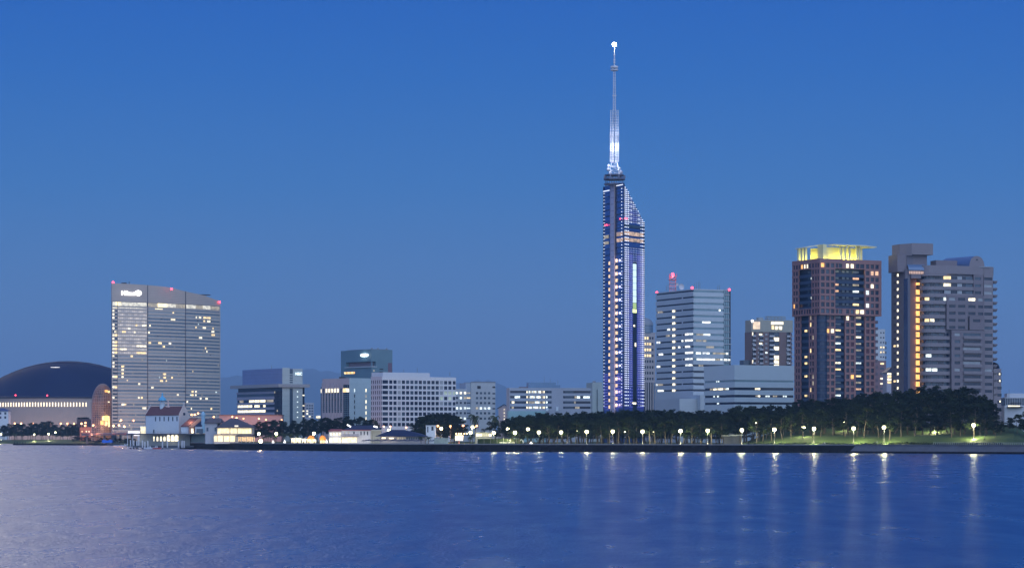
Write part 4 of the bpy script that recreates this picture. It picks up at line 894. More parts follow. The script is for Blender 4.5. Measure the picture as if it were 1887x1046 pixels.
def low_striped():
    b = Bld('low_striped_block', 'low wide pale block with blank top wall above three dark window stripes', 'office building', 1297.2, 1353.6, 1464, 1480, 25)
    S, Fr = b.side, b.front; Mw = mat('lowblock_wall', (.43, .53, .60), .6, var=.05, lines=(2.2, .03, .9)); z0 = 3.4; zt = b.z(672)
    b.block('core', M_dark, .5, b.W - .5, .5, b.L - .5, z0, zt - .6)
    R_ = [(703.2, 699.5), (718.2, 713.2), (731.4, 726.8), (744.5, 740.2)]; zc = [(b.z(a), b.z(c)) for a, c in R_]
    mb = MB(Mw); Fr.facade(mb, None, zc, z0, zt); S.facade(mb, None, zc, z0, zt, u0=.5); mb.build('wall', b.root)
    Mt = MATS['teal_window']; it = [(Fr, .5, b.W - .5, zc[0][0], zc[0][1], .3, .48, Mt), (S, .6, b.L - .5, zc[0][0], zc[0][1], .3, .48, Mt)]
    def w_(f, r, px0, px1, m): it.append((f, *sorted((f.u(px0), f.u(px1))), zc[r][0] + .3, zc[r][1] - .25, .1, .48, m))
    for a, c, m in ((1308, 1312, M_dim), (1314, 1321, M_cream), (1323, 1331, M_cream), (1337, 1341.5, M_cool), (1332, 1336, M_dim)): w_(S, 1, a, c, m)
    for a, c, m in ((1319.5, 1321, M_cool), (1322.5, 1324.5, M_cool)): w_(S, 0, a, c, m)
    for a, c, m in ((1314, 1316, M_cool), (1321, 1323.5, M_cool)): w_(S, 2, a, c, m)
    w_(S, 3, 1321, 1323.5, M_cool)
    for r, a, c, m in ((1, 1392, 1396.5, M_cream), (1, 1397.2, 1401, M_cream), (2, 1393, 1396, M_dim), (2, 1397, 1401, M_cream), (2, 1411, 1414.5, M_cool), (2, 1416.5, 1418.5, M_cool), (2, 1443.5, 1446, M_cool), (2, 1448, 1450, M_cool), (2, 1425, 1432, M_dim)): w_(Fr, r, a, c, m)
    panes(b.root, 'window', it); b.block('roof', Mw, .6, b.W - .6, .6, b.L - .6, zt - .6, zt - .35)
low_striped()

# ---------- brown balcony apartments behind
def balcony_apartments():
    b = Bld('brown_apartments', 'brown brick apartment block with glowing penthouse and lit glass stair strip', 'apartment building', 1380, 1385, 1461, 1800, 14)
    S, Fr = b.side, b.front; Mbr = mat('brown_brick', (.17, .12, .12), .75, var=.2, lines=(1.1, .12, .8)); Mg = mat('penthouse_grey', (.30, .30, .26), .65); z0 = 3.4; z = b.z
    b.block('core', M_dark, 1.3, b.W - .5, 1.3, 16, z0, z(611)); b.block('penthouse_wall', Mg, 0, b.W, .2, 14, z(611), z(589))
    mb = MB(Mbr)
    for a, c in ((1392.5, 1399), (1406, 1417), (1436, 1449), (1456, 1458.5), (1385, 1386)): Fr.slab(mb, max(0, Fr.u(a)), Fr.u(c), z0, z(611.1), 0, 1.5)
    S.slab(mb, .5, 15, z0, z(611.1), 0, .5); mb.build('brick_pier', b.root)
    Mbal = mat('balcony_grey', (.42, .43, .47), .6); it = []; rng = random.Random(2)
    for i in range(13):
        y = 614 + i * 8.35
        for a, c in ((1386.5, 1392.3), (1399.3, 1405.8), (1417.3, 1426.5), (1449.3, 1455.8), (1458.7, 1460.8)):
            mb = MB(Mbal); Fr.slab(mb, Fr.u(a), Fr.u(c), z(y + 5.6), z(y + 3.1), -1.2, -.95); Fr.slab(mb, Fr.u(a), Fr.u(c), z(y + 6.1), z(y + 5.6), -1.2, 1.3); mb.build('balcony', b.root)
            it.append((Fr, Fr.u(a) + .2, Fr.u(c) - .2, z(y + 3.4), z(y), .9, 1.25, M_cream if rng.random() < .07 else (M_blind if rng.random() < .25 else M_dark)))
        for a, c in ((1396.8, 1398.5), (1410.2, 1414)): it.append((Fr, Fr.u(a), Fr.u(c), z(y + 3.2), z(y + .2), -.1, .1, M_cool if (i == 4 and a > 1400) else M_blind))
        it.append((Fr, Fr.u(1427), Fr.u(1435.7), z(y + 5.5), z(y - 1.4), .3, .8, M_cream if i in (1, 3, 5, 6, 7, 9) else M_dark2))
    for a, c, y0, y1, m in ((1388, 1400.5, 592.5, 606, mat('lit_penthouse_peach', (.5, .4, .3), .4, emit=(1, .72, .45), es=.8, evar=.4, evs=.3)), (1421, 1427, 592, 597.5, M_cream), (1428, 1443.5, 592, 597, M_cream), (1422, 1426.5, 599, 606, M_warm), (1428.5, 1433, 600.5, 606.5, M_cream), (1435, 1441, 600.5, 606.5, M_cream), (1386, 1388, 612, 618, M_cream), (1386, 1388, 663, 669, M_cream)):
        it.append((Fr, Fr.u(a), Fr.u(c), z(y1), z(y0), -.1, .1, m))
    panes(b.root, 'window', it)
    mb = MB(mat('roof_frame_steel', (.28, .32, .34), .6)); f0, f1 = Fr.u(1417), Fr.u(1450)
    mb.prism(b.poly(f0, f1, 3, 9), z(586.5), z(585)); mb.prism(b.poly(f0, f1, 3, 9), z(582.8), z(581.5))
    for a in range(6): u = f0 + (f1 - f0 - .4) * a / 5; mb.prism(b.poly(u, u + .4, 3, 3.4), z(589), z(581.6))
    mb.prism(b.poly(Fr.u(1401), Fr.u(1410), 4, 8), z(589), z(584)); mb.build('roof_frame', b.root)
    mb = MB(mat('lit_corner_lamp', (.8, .8, .9), .4, var=0, emit=(.95, .9, 1), es=9)); q = b.q(.3, -.6); mb.ball((q.x, q.y, z(591)), .8, nu=8, nv=6); mb.build('corner_lamp', b.root)
    b.block('side_annex', M_dark2, -5, -.3, 3, 12, z0, z(663))
balcony_apartments()

# ---------- pink granite grid tower with the lit crown
def pink_tower():
    b = Bld('pink_grid_tower', 'tall pink-brown gridded apartment tower with glowing yellow winged crown', 'apartment tower', 1459.5, 1510.7, 1624.5, 1360, 27)
    S, Fr = b.side, b.front; Mp = mat('pink_granite', (.25, .135, .135), .6, var=.1); z0 = 3.4; zt = b.z(477.5); z = b.z; P = 12.07
    Mn = mat('balcony_night_glass', (.015, .03, .07), .25, spec=.35); Mpan = mat('balcony_panel', (.022, .045, .095), .4, spec=.3)
    yr = [487.6 + P * i for i in range(21)]; rows = [(z(y + 4.1), z(y - 3.9)) for y in yr]; zU = z(579.5)
    cx = lambda v: Fr.u(1440 + v / 6.152); sx = lambda v: S.u(1440 + v / 6.152); ins = 2.0
    b.block('core', Mn, 3.0, b.W - 5, 4.0, b.L - 2.4, z0, zt - .8)
    up = [(450, 490), (508, 545), (563, 600), (960, 997), (1015, 1050), (1066, 1104)]; mid = [(618, 642), (650, 690), (735, 770), (787, 824), (845, 885), (893, 940)]
    su = [(405, 430), (378, 396), (345, 365), (160, 182), (132, 150)]; sm = [(308, 330), (280, 300), (250, 270), (218, 240), (192, 210)]
    rec, srec = (cx(612), cx(946)), tuple(sorted((sx(338), sx(190))))
    mb = MB(Mp); it = []; rng = random.Random(11); mc = lambda l: [(cx(a), cx(c)) for a, c in sorted(l)]; sc_ = lambda l: sorted(tuple(sorted((sx(a), sx(c)))) for a, c in l)
    # upper part: full grid rows at top and bottom, recessed balcony bays between
    def grid(f, cuts, rws, za, zb, u0, u1, d0=0., dep=1.0):
        zz = za
        for a, c in sorted(rws) + [(zb, zb)]:
            if a > zz + 1e-3: f.slab(mb, u0, u1, zz, a, d0, d0 + dep)
            zz = c
        u = u0
        for a, c in sorted(cuts) + [(u1, u1)]:
            if a > u + 1e-3: f.slab(mb, u + .01, a - .01, za + .02, zb - .02, d0 + .08, d0 + dep - .02)
            u = c
    U, Lo = rows[:8], rows[8:]
    allF = sorted(up + mid); allS = su + sm
    grid(Fr, mc(allF), [U[0]], z(493.5), zt, 0, b.W); grid(Fr, mc(allF), [U[7]], zU, z(566.8), 0, b.W)
    grid(Fr, mc([q for q in up if q[0] < 612]), U[1:7], z(566.8) + .01, z(493.5) - .01, 0, rec[0]); grid(Fr, mc([q for q in up if q[0] > 900]), U[1:7], z(566.8) + .01, z(493.5) - .01, rec[1], b.W)
    grid(S, sc_(allS), [U[0]], z(493.5), zt, 1.0, b.L); grid(S, sc_(allS), [U[7]], zU, z(566.8), 1.0, b.L)
    grid(S, sc_(su[:3]), U[1:7], z(566.8) + .01, z(493.5) - .01, 1.0, srec[0]); grid(S, sc_(su[3:]), U[1:7], z(566.8) + .01, z(493.5) - .01, srec[1], b.L)
    mb.prism(b.poly(1, b.W, b.L - .9, b.L), zU, zt - .02); mb.prism(b.poly(b.W - .9, b.W, 1.1, b.L - .92), zU, zt - .03); mb.build('upper_wall', b.root)
    # lower part, inset
    mb = MB(Mp); f2 = Face([b.q(1.0, ins), b.q(b.W - 2.7, ins)]); s2 = Face([b.q(.9, 1.0), b.q(.9, b.L - .9)]); zb_ = zU - .02
    c2 = lambda v: f2.u(1440 + v / 6.152); q2 = lambda v: s2.u(1440 + v / 6.152)
    for a, c, cuts in ((490, 613, [(511, 546), (563, 600)]), (722, 845, [(736, 770), (788, 824)]), (946, 1068, [(963, 998), (1017, 1051)])):
        grid(f2, [(c2(p), c2(q)) for p, q in cuts], Lo, z0, zb_, c2(a), c2(c) if c < 1060 else f2.L, 0)
    e = max(q2(372), .3)
    grid(s2, sorted(tuple(sorted((q2(p), q2(q)))) for p, q in ((345, 364), (319, 336))), Lo, z0, zb_, q2(368), q2(309), 0)
    grid(s2, sorted(tuple(sorted((q2(p), q2(q)))) for p, q in ((185, 204), (160, 175))), Lo, z0, zb_, q2(213), s2.L, 0)
    s2.slab(mb, q2(398), q2(372), z0, zb_, -.1, 1.0); mb.prism(b.poly(b.W - 3.5, b.W - 2.7, ins + 1.1, b.L - 2), z0, zb_ - .02); mb.build('lower_wall', b.root)
    # rounded dark corner bay
    cen = b.q(4.2, 4.6); cyl = MB(Mn); cyl.lathe((cen.x, cen.y, 0), [(3.2, z0), (3.2, zb_)], n=20); cyl.build('corner_bay', b.root)
    mb = MB(Mpan)
    for y in yr[8:]: mb.lathe((cen.x, cen.y, 0), [(3.32, z(y + 8)), (3.32, z(y + 3.6))], n=20)
    mb.build('corner_parapet', b.root)['kind'] = 'stuff'
    # balconies of the recessed bays
    def bays(f, uu, rr, bl):
        for a, c in uu:
            for (zl, zh) in rr: bl.append((f, a + .05, c - .05, zl - 1.5, zl + .15, .55, .8, Mpan))
    bl = []; bays(Fr, [rec], U[1:7], bl); bays(S, [srec], U[1:7], bl); bays(f2, [(c2(615), c2(720)), (c2(847), c2(944))], Lo, bl); bays(s2, [tuple(sorted((q2(306), q2(215))))], Lo, bl)
    panes(b.root, 'balcony_parapet', bl, 100)
    mat('lit_peach_window', (.4, .3, .2), .4, emit=(1, .55, .32), es=.9, evar=.4)
    Mpe = MATS['lit_peach_window']; Mgrey = mat('curtained_glass', (.24, .29, .34), .4, var=.3, vs=.5)
    LU = {(1, 0): Mpe, (7, 0): M_dim}
    def w_(f, a, c, r, m, d0=.45, d1=.9, hh=0): it.append((f, *sorted((a, c)), rows[r][0] + .1 + hh, rows[r][1] - .1, d0, d1, m))
    litF = {(0, 450): M_orange, (0, 735): M_cream, (0, 787): M_cream, (1, 1015): Mpe, (1, 1066): Mpe, (3, 1015): M_cream, (4, 960): M_cool, (6, 960): M_cool, (7, 845): M_warm, (7, 893): M_cream, (9, 1015): M_orange}
    for r in range(8):
        for a, c in (allF if r in (0, 7) else up): w_(Fr, cx(a), cx(c), r, litF.get((r, a), M_dark if rng.random() < .8 else M_dark2))
        for a, c in (allS if r in (0, 7) else su): w_(S, sx(a), sx(c), r, M_cream if (r, a) in ((0, 250), (0, 280)) else (M_orange if (r, a) in ((6, 132), (0, 218)) else M_dark))
    lit = {(3, 615): Mpe, (4, 615): Mpe, (4, 860): M_cool, (6, 860): M_warm, (3, 860): M_dim, (2, 860): Mpe}
    for r in range(1, 7):
        for a, c in ((615, 690), (730, 758), (780, 803), (855, 920)): w_(Fr, cx(a), cx(c), r, lit.get((r, a if a != 855 else 860), Mgrey), 3.6, 3.98, 1.1)
        w_(S, sx(335), sx(290), r, M_cool if r in (2, 5) else Mpan, 2.6, 2.98, .9); w_(S, sx(280), sx(255), r, M_dark2, 2.6, 2.98, .9)
    litR = {9: M_warm, 11: M_cream, 12: M_dim, 14: None, 15: M_cool, 17: M_warm}; litL = {10: M_warm, 12: M_cool, 13: M_warm, 15: M_cream, 16: M_warm, 20: M_cool}
    for r in range(8, 21):
        for a, c in ((511, 546), (563, 600), (736, 770), (788, 824), (963, 998), (1017, 1051)):
            m = {(10, 563): M_cream, (10, 511): M_orange, (17, 788): M_orange, (8, 736): M_cream}.get((r, a), M_dark if rng.random() < .82 else mat('maroon_curtain', (.09, .04, .06), .6)); w_(f2, c2(a), c2(c), r, m)
        w_(f2, c2(618), c2(690), r, litL.get(r) or (M_dim if r % 4 == 3 else Mgrey), 1.6, 1.98, 1.1); w_(f2, c2(853), c2(922), r, litR.get(r) or (Mpe if r == 19 else (M_dim if r % 5 == 3 else Mgrey)), 1.6, 1.98, 1.1)
        for a, c in ((345, 364), (319, 336), (185, 204), (160, 175)): w_(s2, q2(a), q2(c), r, M_warm if (r, a) in ((19, 319), (13, 319), (9, 319)) else (M_dim if rng.random() < .08 else M_dark))
        if r in (8, 12, 18, 19): w_(s2, q2(335), q2(293), r, M_cream, 1.05, 1.38, .9)
        elif r in (10, 14, 15, 17, 20): w_(s2, q2(268), q2(245), r, M_warm, 1.05, 1.38, .9)
        elif r == 13: w_(s2, q2(335), q2(293), r, M_cream, 1.05, 1.38, .9)
    panes(b.root, 'window', it, 100)
    # end balconies on the right
    for r in range(8, 21):
        a = f2.L + .02; mb = MB(mat('end_balcony', (.13, .11, .14), .6)); f2.slab(mb, a, a + 1.6, rows[r][0] - 1.4, rows[r][0] + .2, -.1, 3.2); mb.build('end_balcony', b.root)
    # crown
    Mc = mat('crown_cream', (.62, .60, .36), .6, lines=(2.4, .05, .8)); Mcol = mat('crown_white', (.66, .66, .50), .6); zc = zt - .8; ztop = z(450.5)
    mb = MB(Mc); mb.prism(b.poly(7, b.W - 9.5, 5, b.L - 8), zc, ztop - .8); mb.prism(b.poly(4.6, 7, 3.6, 9), zc, ztop + .6); mb.build('crown_wall', b.root)
    mb = MB(Mcol)
    def wing(pa, zi, zo, nm='crown_wing'):
        mb = MB(Mcol); n = len(pa); mb.add([(p[0][0], p[0][1], (zi if p[1] else zo)) for p in pa] + [(p[0][0], p[0][1], (zi if p[1] else zo) + .55) for p in pa], [tuple(range(n - 1, -1, -1)), tuple(range(n, 2 * n))] + [(i, (i + 1) % n, n + (i + 1) % n, n + i) for i in range(n)]); mb.build(nm, b.root)
    W = b.W; L_ = b.L; uw = lambda v: Fr.u(1440 + v / 6.152)
    mz = ztop
    wing([(b.q(8.5, -2.6), 0), (b.q(uw(600) , 1.8), 1), (b.q(uw(600), 7), 1), (b.q(W * .74, 7), 1), (b.q(W * .74, -2.4), 0)], mz + .2, mz - .1)
    wing([(b.q(W * .76, -1.0), 0), (b.q(W - 2.2, 1.5), 0), (b.q(W * .8, 12), 1), (b.q(W * .75, 8), 1)], mz - .6, mz - .2)
    wing([(b.q(5, 8.3), 1), (b.q(0, 12), 0), (b.q(.6, L_ - 2.5), 0), (b.q(7, L_ - 5), 1), (b.q(7, 8.3), 1)], mz + .3, mz - 1.0)
    for a, bb in ((uw(690), .9), (uw(735), .9), (uw(785), .9), (uw(878), 1.5), (uw(905), 1.5)): mb = MB(Mcol); mb.prism(b.poly(a - .5, a + .5, bb, bb + 1.2), zc, mz - .2); mb.build('crown_column', b.root)
    for bb in (L_ * .60, L_ * .72, L_ * .84): mb = MB(Mcol); mb.prism(b.poly(1.5, 2.7, bb, bb + 1.6), zc, mz - .4); mb.build('crown_column', b.root)
    Ly = (1, .86, .10)
    for a, bb, pw in ((uw(640), 2.2, 900), (uw(712), 2.6, 1100), (uw(760), 2.6, 1100), (uw(840), 3.2, 1000), (uw(891), 3.4, 900), (3.6, L_ * .5, 1100), (3.9, L_ * .66, 1200), (3.9, L_ * .8, 1200), (5.5, 2.6, 250), (W - 4, 5.5, 700)):
        q = b.q(a, bb); light(b.root, (q.x, q.y, zc + 1.2), Ly, pw * 1.15, .5)
        mb = MB(M_black); mb.lathe((q.x, q.y, zc), [(.35, 0), (.35, .5), (.2, .6)], n=8); mb.build('floodlight', b.root)
    mb = MB(Mp); mb.prism(b.poly(.02, W - .02, .02, .6), zt, zt + .5); mb.prism(b.poly(.02, .6, .62, L_), zt, zt + .5); mb.build('parapet', b.root)
pink_tower()

# ---------- curved balcony apartment tower
def curved_tower():
    D = 1370; z = lambda y: Z(y, D); P = 13.08
    b = Bld('curved_balcony_tower', 'mauve-grey apartment tower with curved balconies, barrel roof and orange-lit stair slot', 'apartment tower', 1642.5, 1672, 1836, D, 17, z0=5)
    root = b.root; Mm = mat('mauve_wall', (.165, .145, .17), .65, var=.08); Mm2 = mat('mauve_light', (.20, .18, .205), .65, var=.08); Md = mat('mauve_dark', (.13, .125, .16), .65)
    z0 = 3.4; k = D / F; rows = [509.5 + P * i for i in range(18)]; rng = random.Random(21); it = []
    Fr = b.front; q = b.q; bx = lambda px: Fr.u(px)
    # left slab, seen on its narrow side
    S = b.side; b.block('left_slab', Md, 0, 3.0, 2.5, b.L, z0, z(495.5))
    s3 = Face([q(0, 2.5), q(0, b.L)])
    mb = MB(mat('blue_slot_glass', (.03, .06, .15), .25, spec=.8)); s3.slab(mb, s3.u(1673), s3.u(1665.5), z0, z(513), -.06, .1); mb.build('glass_slot', root)
    for i, y in enumerate([504.2 + P * j for j in range(17)]):
        u = s3.u(1654.5); it.append((s3, u - .9, u + .9, z(y + 2.6), z(y - 2.2), -.12, .1, M_cream)); it.append((s3, s3.u(1650.6), s3.u(1647.2), z(y + 2.2), z(y - 1.4), -.1, .1, M_warm if i in (10, 15) else M_black))
    # orange-lit stair slot
    mb = MB(mat('slot_red_wall', (.22, .12, .10), .7)); mb.prism(b.poly(.2, bx(1697), 5.5, 6.0), z0, z(512)); mb.build('slot_back_wall', root)
    mb = MB(Mm); mb.prism(b.poly(3.02, bx(1699), 1.2, 8), z(512), z(498)); mb.build('slot_lintel', root)
    fs = Face([q(.3, 5.4), q(bx(1697), 5.4)])
    for i in range(16):
        y = 519.5 + P * i; it.append((fs, fs.u(1687.7), fs.u(1694.3), z(y + 8.6) if i else z(y + 4), z(y - .6), -.3, 0, M_orange))
    for i in range(0, 16, 2): p = fs.pt(fs.u(1689), -1.2); light(root, (p.x, p.y, z(523 + P * i)), (1, .42, .16), 130, .5)
    # lift tower
    zt2, zt1 = z(447.5), z(468.3)
    u0, u1 = bx(1656), bx(1713.5)
    mb = MB(Mm); A = b.poly(bx(1656) + 1, bx(1713.5), 3.5, 15); mb.prism(A, z(500), zt1 - .01); mb.build('lift_neck', root)
    mb = MB(Mm2); T = [q(bx(1681), 0.5), q(bx(1720), .5), q(bx(1720), 17), q(bx(1655), 17), q(bx(1655), 8)]; mb.prism([q(bx(1681), .4), q(bx(1720), .4), q(bx(1720), 16.5), q(bx(1681), 16.5)], zt1, zt2); mb.prism([q(bx(1681) - .02, .4), q(bx(1681) - .02, 16.5), q(bx(1681) - 4.4, 16.5), q(bx(1681) - 4.4, 6.5)], zt1 - .6, zt2 - .2); mb.build('lift_head', root)
    mb = MB(Md); mb.prism(b.poly(bx(1676), bx(1687), 3.2, 3.48), z(489), zt1); mb.build('neck_recess', root)
    # curved glass link roof
    mb = MB(mat('blue_vault', (.10, .17, .30), .3, spec=.7)); n = 8; uu0, uu1 = bx(1676), bx(1709); zb, h = z(497), z(482.5) - z(497); vs = []; 
    for i in range(n + 1):
        a = math.pi / 2 * i / n; p0 = q(uu0, 1.0 + 7 * (1 - math.cos(a))); p1 = q(uu1, 1.0 + 7 * (1 - math.cos(a))); vs += [(p0.x, p0.y, zb + h * math.sin(a)), (p1.x, p1.y, zb + h * math.sin(a))]
    mb.add(vs, [(2 * i, 2 * i + 1, 2 * i + 3, 2 * i + 2) for i in range(n)]); mb.build('vault_roof', root)
    for i in range(9): it.append((Face([q(uu0, .9), q(uu1, .9)]), i * 1.0 + .3, i * 1.0 + .95, z(504), z(499), -.1, .1, mat('lit_arcade', (.4, .3, .25), .5, emit=(1, .6, .4), es=.5)))
    # main body with rounded front: plan polyline
    pts = []
    c0 = q(bx(1719), 5.2); r_ = 6.3
    ang0 = math.atan2(b.F.y, b.F.x)
    for a in range(190, 279, 11): pts.append((c0.x + r_ * math.cos(R(a) + ang0), c0.y + r_ * math.sin(R(a) + ang0)))
    e1 = q(bx(1741), -1.2); e2 = q(bx(1790), .2); e3 = q(bx(1829), 2.2); pts += [tuple(e1), tuple(e2), tuple(e3)]
    c4 = q(bx(1829) , 5.0)
    for a in (-60, -30, 0): pts.append((c4.x + 2.9 * math.cos(R(a) + ang0), c4.y + 2.9 * math.sin(R(a) + ang0)))
    f = Face(pts); back = [q(bx(1836), 22), q(bx(1699), 22)]
    inner = Face([tuple(f.pt(u, 1.6)) for u in f.c])
    zt = z(489)
    mb = MB(mat('mauve_grey_core', (.16, .155, .19), .6)); mb.prism([tuple(f.pt(u, 1.65)) for u in f.c] + [tuple(p) for p in back], z0, zt); mb.build('core', root)  # mauve-grey core wall behind the balconies
    mb = MB(Mm2); f.slab(mb, 0, f.L, z(503), zt + .4, 0, 1.6); f.slab(mb, -.0, f.u(1744), z(507.5), z(503.5), -1.0, 1.6); mb.build('crown_wall', root)
    u43, u50, u83, u90 = f.u(1742), f.u(1750.5), f.u(1782.5), f.u(1791)
    gr = []; bal = MB(Mm)
    for i, y in enumerate(rows):
        if y > 735: break
        # left rounded balconies, full height
        uend = u43 if i > 2 and i < 8 else (u50 if i >= 8 else u43)
        m_ = MB(Mm2); f.slab(m_, .2, uend, z(y + 9.7), z(y + 3.9), 0, .25); f.slab(m_, .2, uend, z(y + 10.6), z(y + 9.71), -.1, 1.6); m_.build('balcony', root)
        for j in range(5):
            a = .8 + (uend - 1.2) * j / 5; c = a + (uend - 1.2) / 5 - .5
            m = M_dark2 if (i + j) % 3 else M_dark
            if (i, j) in ((3, 1), (6, 1), (6, 2), (11, 1), (13, 1), (13, 2)): m = (M_warm if i < 10 else M_cool)
            if (i, j) == (6, 2): m = M_cream
            it.append((inner, *sorted((inner.u(CX + F * f.at(a)[0].x / f.at(a)[0].y), inner.u(CX + F * f.at(c)[0].x / f.at(c)[0].y))), z(y + 3.9), z(y - 1.8), -.12, .1, m))
    # flat wall panels: rows of bands for the first floors, then flush panels stepping down
    mb = MB(Mm2)
    for i in range(4):
        y = rows[i]; f.slab(mb, u43, f.u(1794) if i < 3 else f.u(1794), z(y + 10), z(y + 3.6), .05, 1.6)
        for a, c, m in ((1741, 1753, M_cream if i == 1 else (M_cool if i == 3 else M_blind)), (1754, 1764, M_dark), (1765, 1774, M_blind), (1775, 1779.5, M_dark), (1780, 1793, M_dark2)):
            if i == 0 and a == 1741: m = M_warm
            it.append((f, f.u(a), f.u(c), z(y + 3.5), z(y - 2), .5, 1.58, m))
    mb.build('banded_wall', root)
    def panel(px0, px1, y0, y1, d0, cuts, nm='flush_wall', rws=None, dd=1.0, mm=Mm):
        mb = MB(mm); u0, u1 = f.u(px0), f.u(px1); rr = [(z(y + 3.4), z(y - 2)) for y in rws]
        zz = z(y1)
        for a, c in sorted(rr) + [(z(y0), z(y0))]:
            if a > zz + 1e-3: f.slab(mb, u0, u1, zz, a, d0, d0 + dd)
            zz = c
        u = u0
        for a, c in sorted((f.u(p), f.u(q_)) for p, q_ in cuts) + [(u1, u1)]:
            if a > u: f.slab(mb, u + .01, a - .01, z(y1) + .02, z(y0) - .02, d0 + .05, d0 + dd - .02)
            u = c
        mb.build(nm, root)
        for (a, c) in cuts:
            for y in rws:
                w = rng.random(); m = M_cream if (int(a), round(y)) in LIT else (M_blind if w < .2 else (M_dark if w < .85 else M_dark2)); it.append((f, f.u(a), f.u(c), z(y + 3.4), z(y - 2), d0 + .3, d0 + dd - .05, m))
    r4 = rows[4:]
    LIT = {(1784, round(rows[3])), (1783, round(rows[3])), (1784, round(rows[13])), (1778, round(rows[13])), (1784, round(rows[12])), (1792, round(rows[11])), (1811, round(rows[12])), (1811, round(rows[13])), (1812, round(rows[2])), (1797, round(rows[1]))}
    panel(1744, 1783, 542, 606, -.4, [(1748.5, 1760), (1765, 1778)], rws=[r for r in rows[3:8] if 542 < r - 2 and r + 3.4 < 606])
    panel(1783.3, 1812.5, 542, 580.5, -.35, [(1784, 1797), (1802, 1811)], rws=[r for r in rows[3:6] if r + 3.4 < 580])
    panel(1785, 1812, 581, 606, -1.2, [(1791, 1804)], rws=[rows[6], rows[7]][:1])
    panel(1751.5, 1812.5, 607, 735, -1.3, [(1757, 1767), (1773, 1804.5)], rws=[r for r in rows[8:] if r + 3.4 < 735])
    for i in range(8, 17):
        y = rows[i]; m_ = MB(Mm2); f.slab(m_, f.u(1772.5), f.u(1805.5), z(y + 8.3), z(y + 3.2), -2.3, -2.05); f.slab(m_, f.u(1772.5), f.u(1805.5), z(y + 8.9), z(y + 8.31), -2.3, -1.31); m_.build('balcony', root)
    panel(1813, 1829.5, 490.5, 735, -.2, [(1813.5, 1828)], rws=rows[:17], mm=Mm2)
    panel(1794.5, 1812.4, 490.5, 541.5, .1, [(1796.5, 1808)], rws=rows[:3])
    # serrated end balconies
    for i in range(17):
        y = rows[i]; p = f.pt(f.L - .6, -.4); m_ = MB(Mm2); m_.lathe((p.x + .2, p.y + .4, 0), [(1.2, z(y + 9)), (1.9, z(y + 5.5)), (1.9, z(y + 3.5))], n=10); m_.build('end_balcony', root)
    # roof: barrel vault, boxes
    rc = bx(1805.5); rr_ = 15.8 * k; n = 12; vs = []; ringn = []
    for j, bb in enumerate((3.5, 24)):
        for i in range(n + 1): a = math.pi * i / n; p = q(rc - rr_ * math.cos(a) - (7.5 if j else 0), bb); vs.append((p.x, p.y, z(490) + (z(467.5) - z(490)) * math.sin(a) ** .8))
    mb = MB(mat('blue_metal_roof', (.13, .20, .36), .35, .3)); mb.add(vs, [(i, i + 1, n + 2 + i, n + 1 + i) for i in range(n)]); mb.build('barrel_roof', root)
    mb = MB(Mm2); mb.add([(v[0] - .0, v[1] - .15, v[2]) for v in vs[:n + 1]] + [(v[0] + .2, v[1] + .8, v[2]) for v in vs[:n + 1]], [tuple(range(n + 1)), tuple(range(2 * n + 1, n, -1))] + [(i, i + 1, n + 2 + i, n + 1 + i) for i in range(n)]); mb.build('gable_arch', root)
    it.append((Face([q(rc - .8, 3.3), q(rc + .8, 3.3)]), .2, 1.3, z(476), z(473.5), -.1, .1, M_dark))
    b.block('roof_box', Mm, bx(1734), bx(1773), 6, 13, z(490), z(476.5)); b.block('end_wall_top', Mm2, bx(1809), bx(1829), 2.4, 12, z(490.4), z(488))
    mb = MB(M_steel); mb.prism(b.poly(bx(1780), bx(1828), 1.0, 1.2), z(489.6), z(487.4)); mb.build('roof_railing', root)
    panes(root, 'window', it, 100)
    # lower right wing
    w2 = b.block('lower_wing', Mm2, bx(1836.5), bx(1850.5), 3.5, 18, z0, z(677)); fw = Face([q(bx(1836.5), 3.5), q(bx(1850.5), 3.5)]); it2 = []
    for i in range(6): y = 686.5 + P * i; it2.append((fw, fw.u(1838), fw.u(1845.5), z(y + 3), z(y - 2.3), -.1, .1, M_dark)); 
    for px, y in ((1841.7, 686.8), (1842, 699.5), (1842.5, 738)): it2.append((fw, fw.u(px - 1), fw.u(px + 1.3), z(y + 2), z(y - 1.5), -.25, -.1, M_cream))
    panes(root, 'wing_window', it2)
    mb = MB(MATS['blue_vault']); vs = []
    for i in range(7): a = math.pi / 2 * i / 6; p0, p1 = q(bx(1836.5) + (bx(1848) - bx(1836.5)) * math.sin(a), 3.6), q(bx(1836.5) + (bx(1848) - bx(1836.5)) * math.sin(a), 14); zz = z(677) + (z(665) - z(677)) * math.cos(a); vs += [(p0.x, p0.y, zz), (p1.x, p1.y, zz)]
    mb.add(vs, [(2 * i, 2 * i + 1, 2 * i + 3, 2 * i + 2) for i in range(6)]); mb.build('quarter_vault', root)
curved_tower()

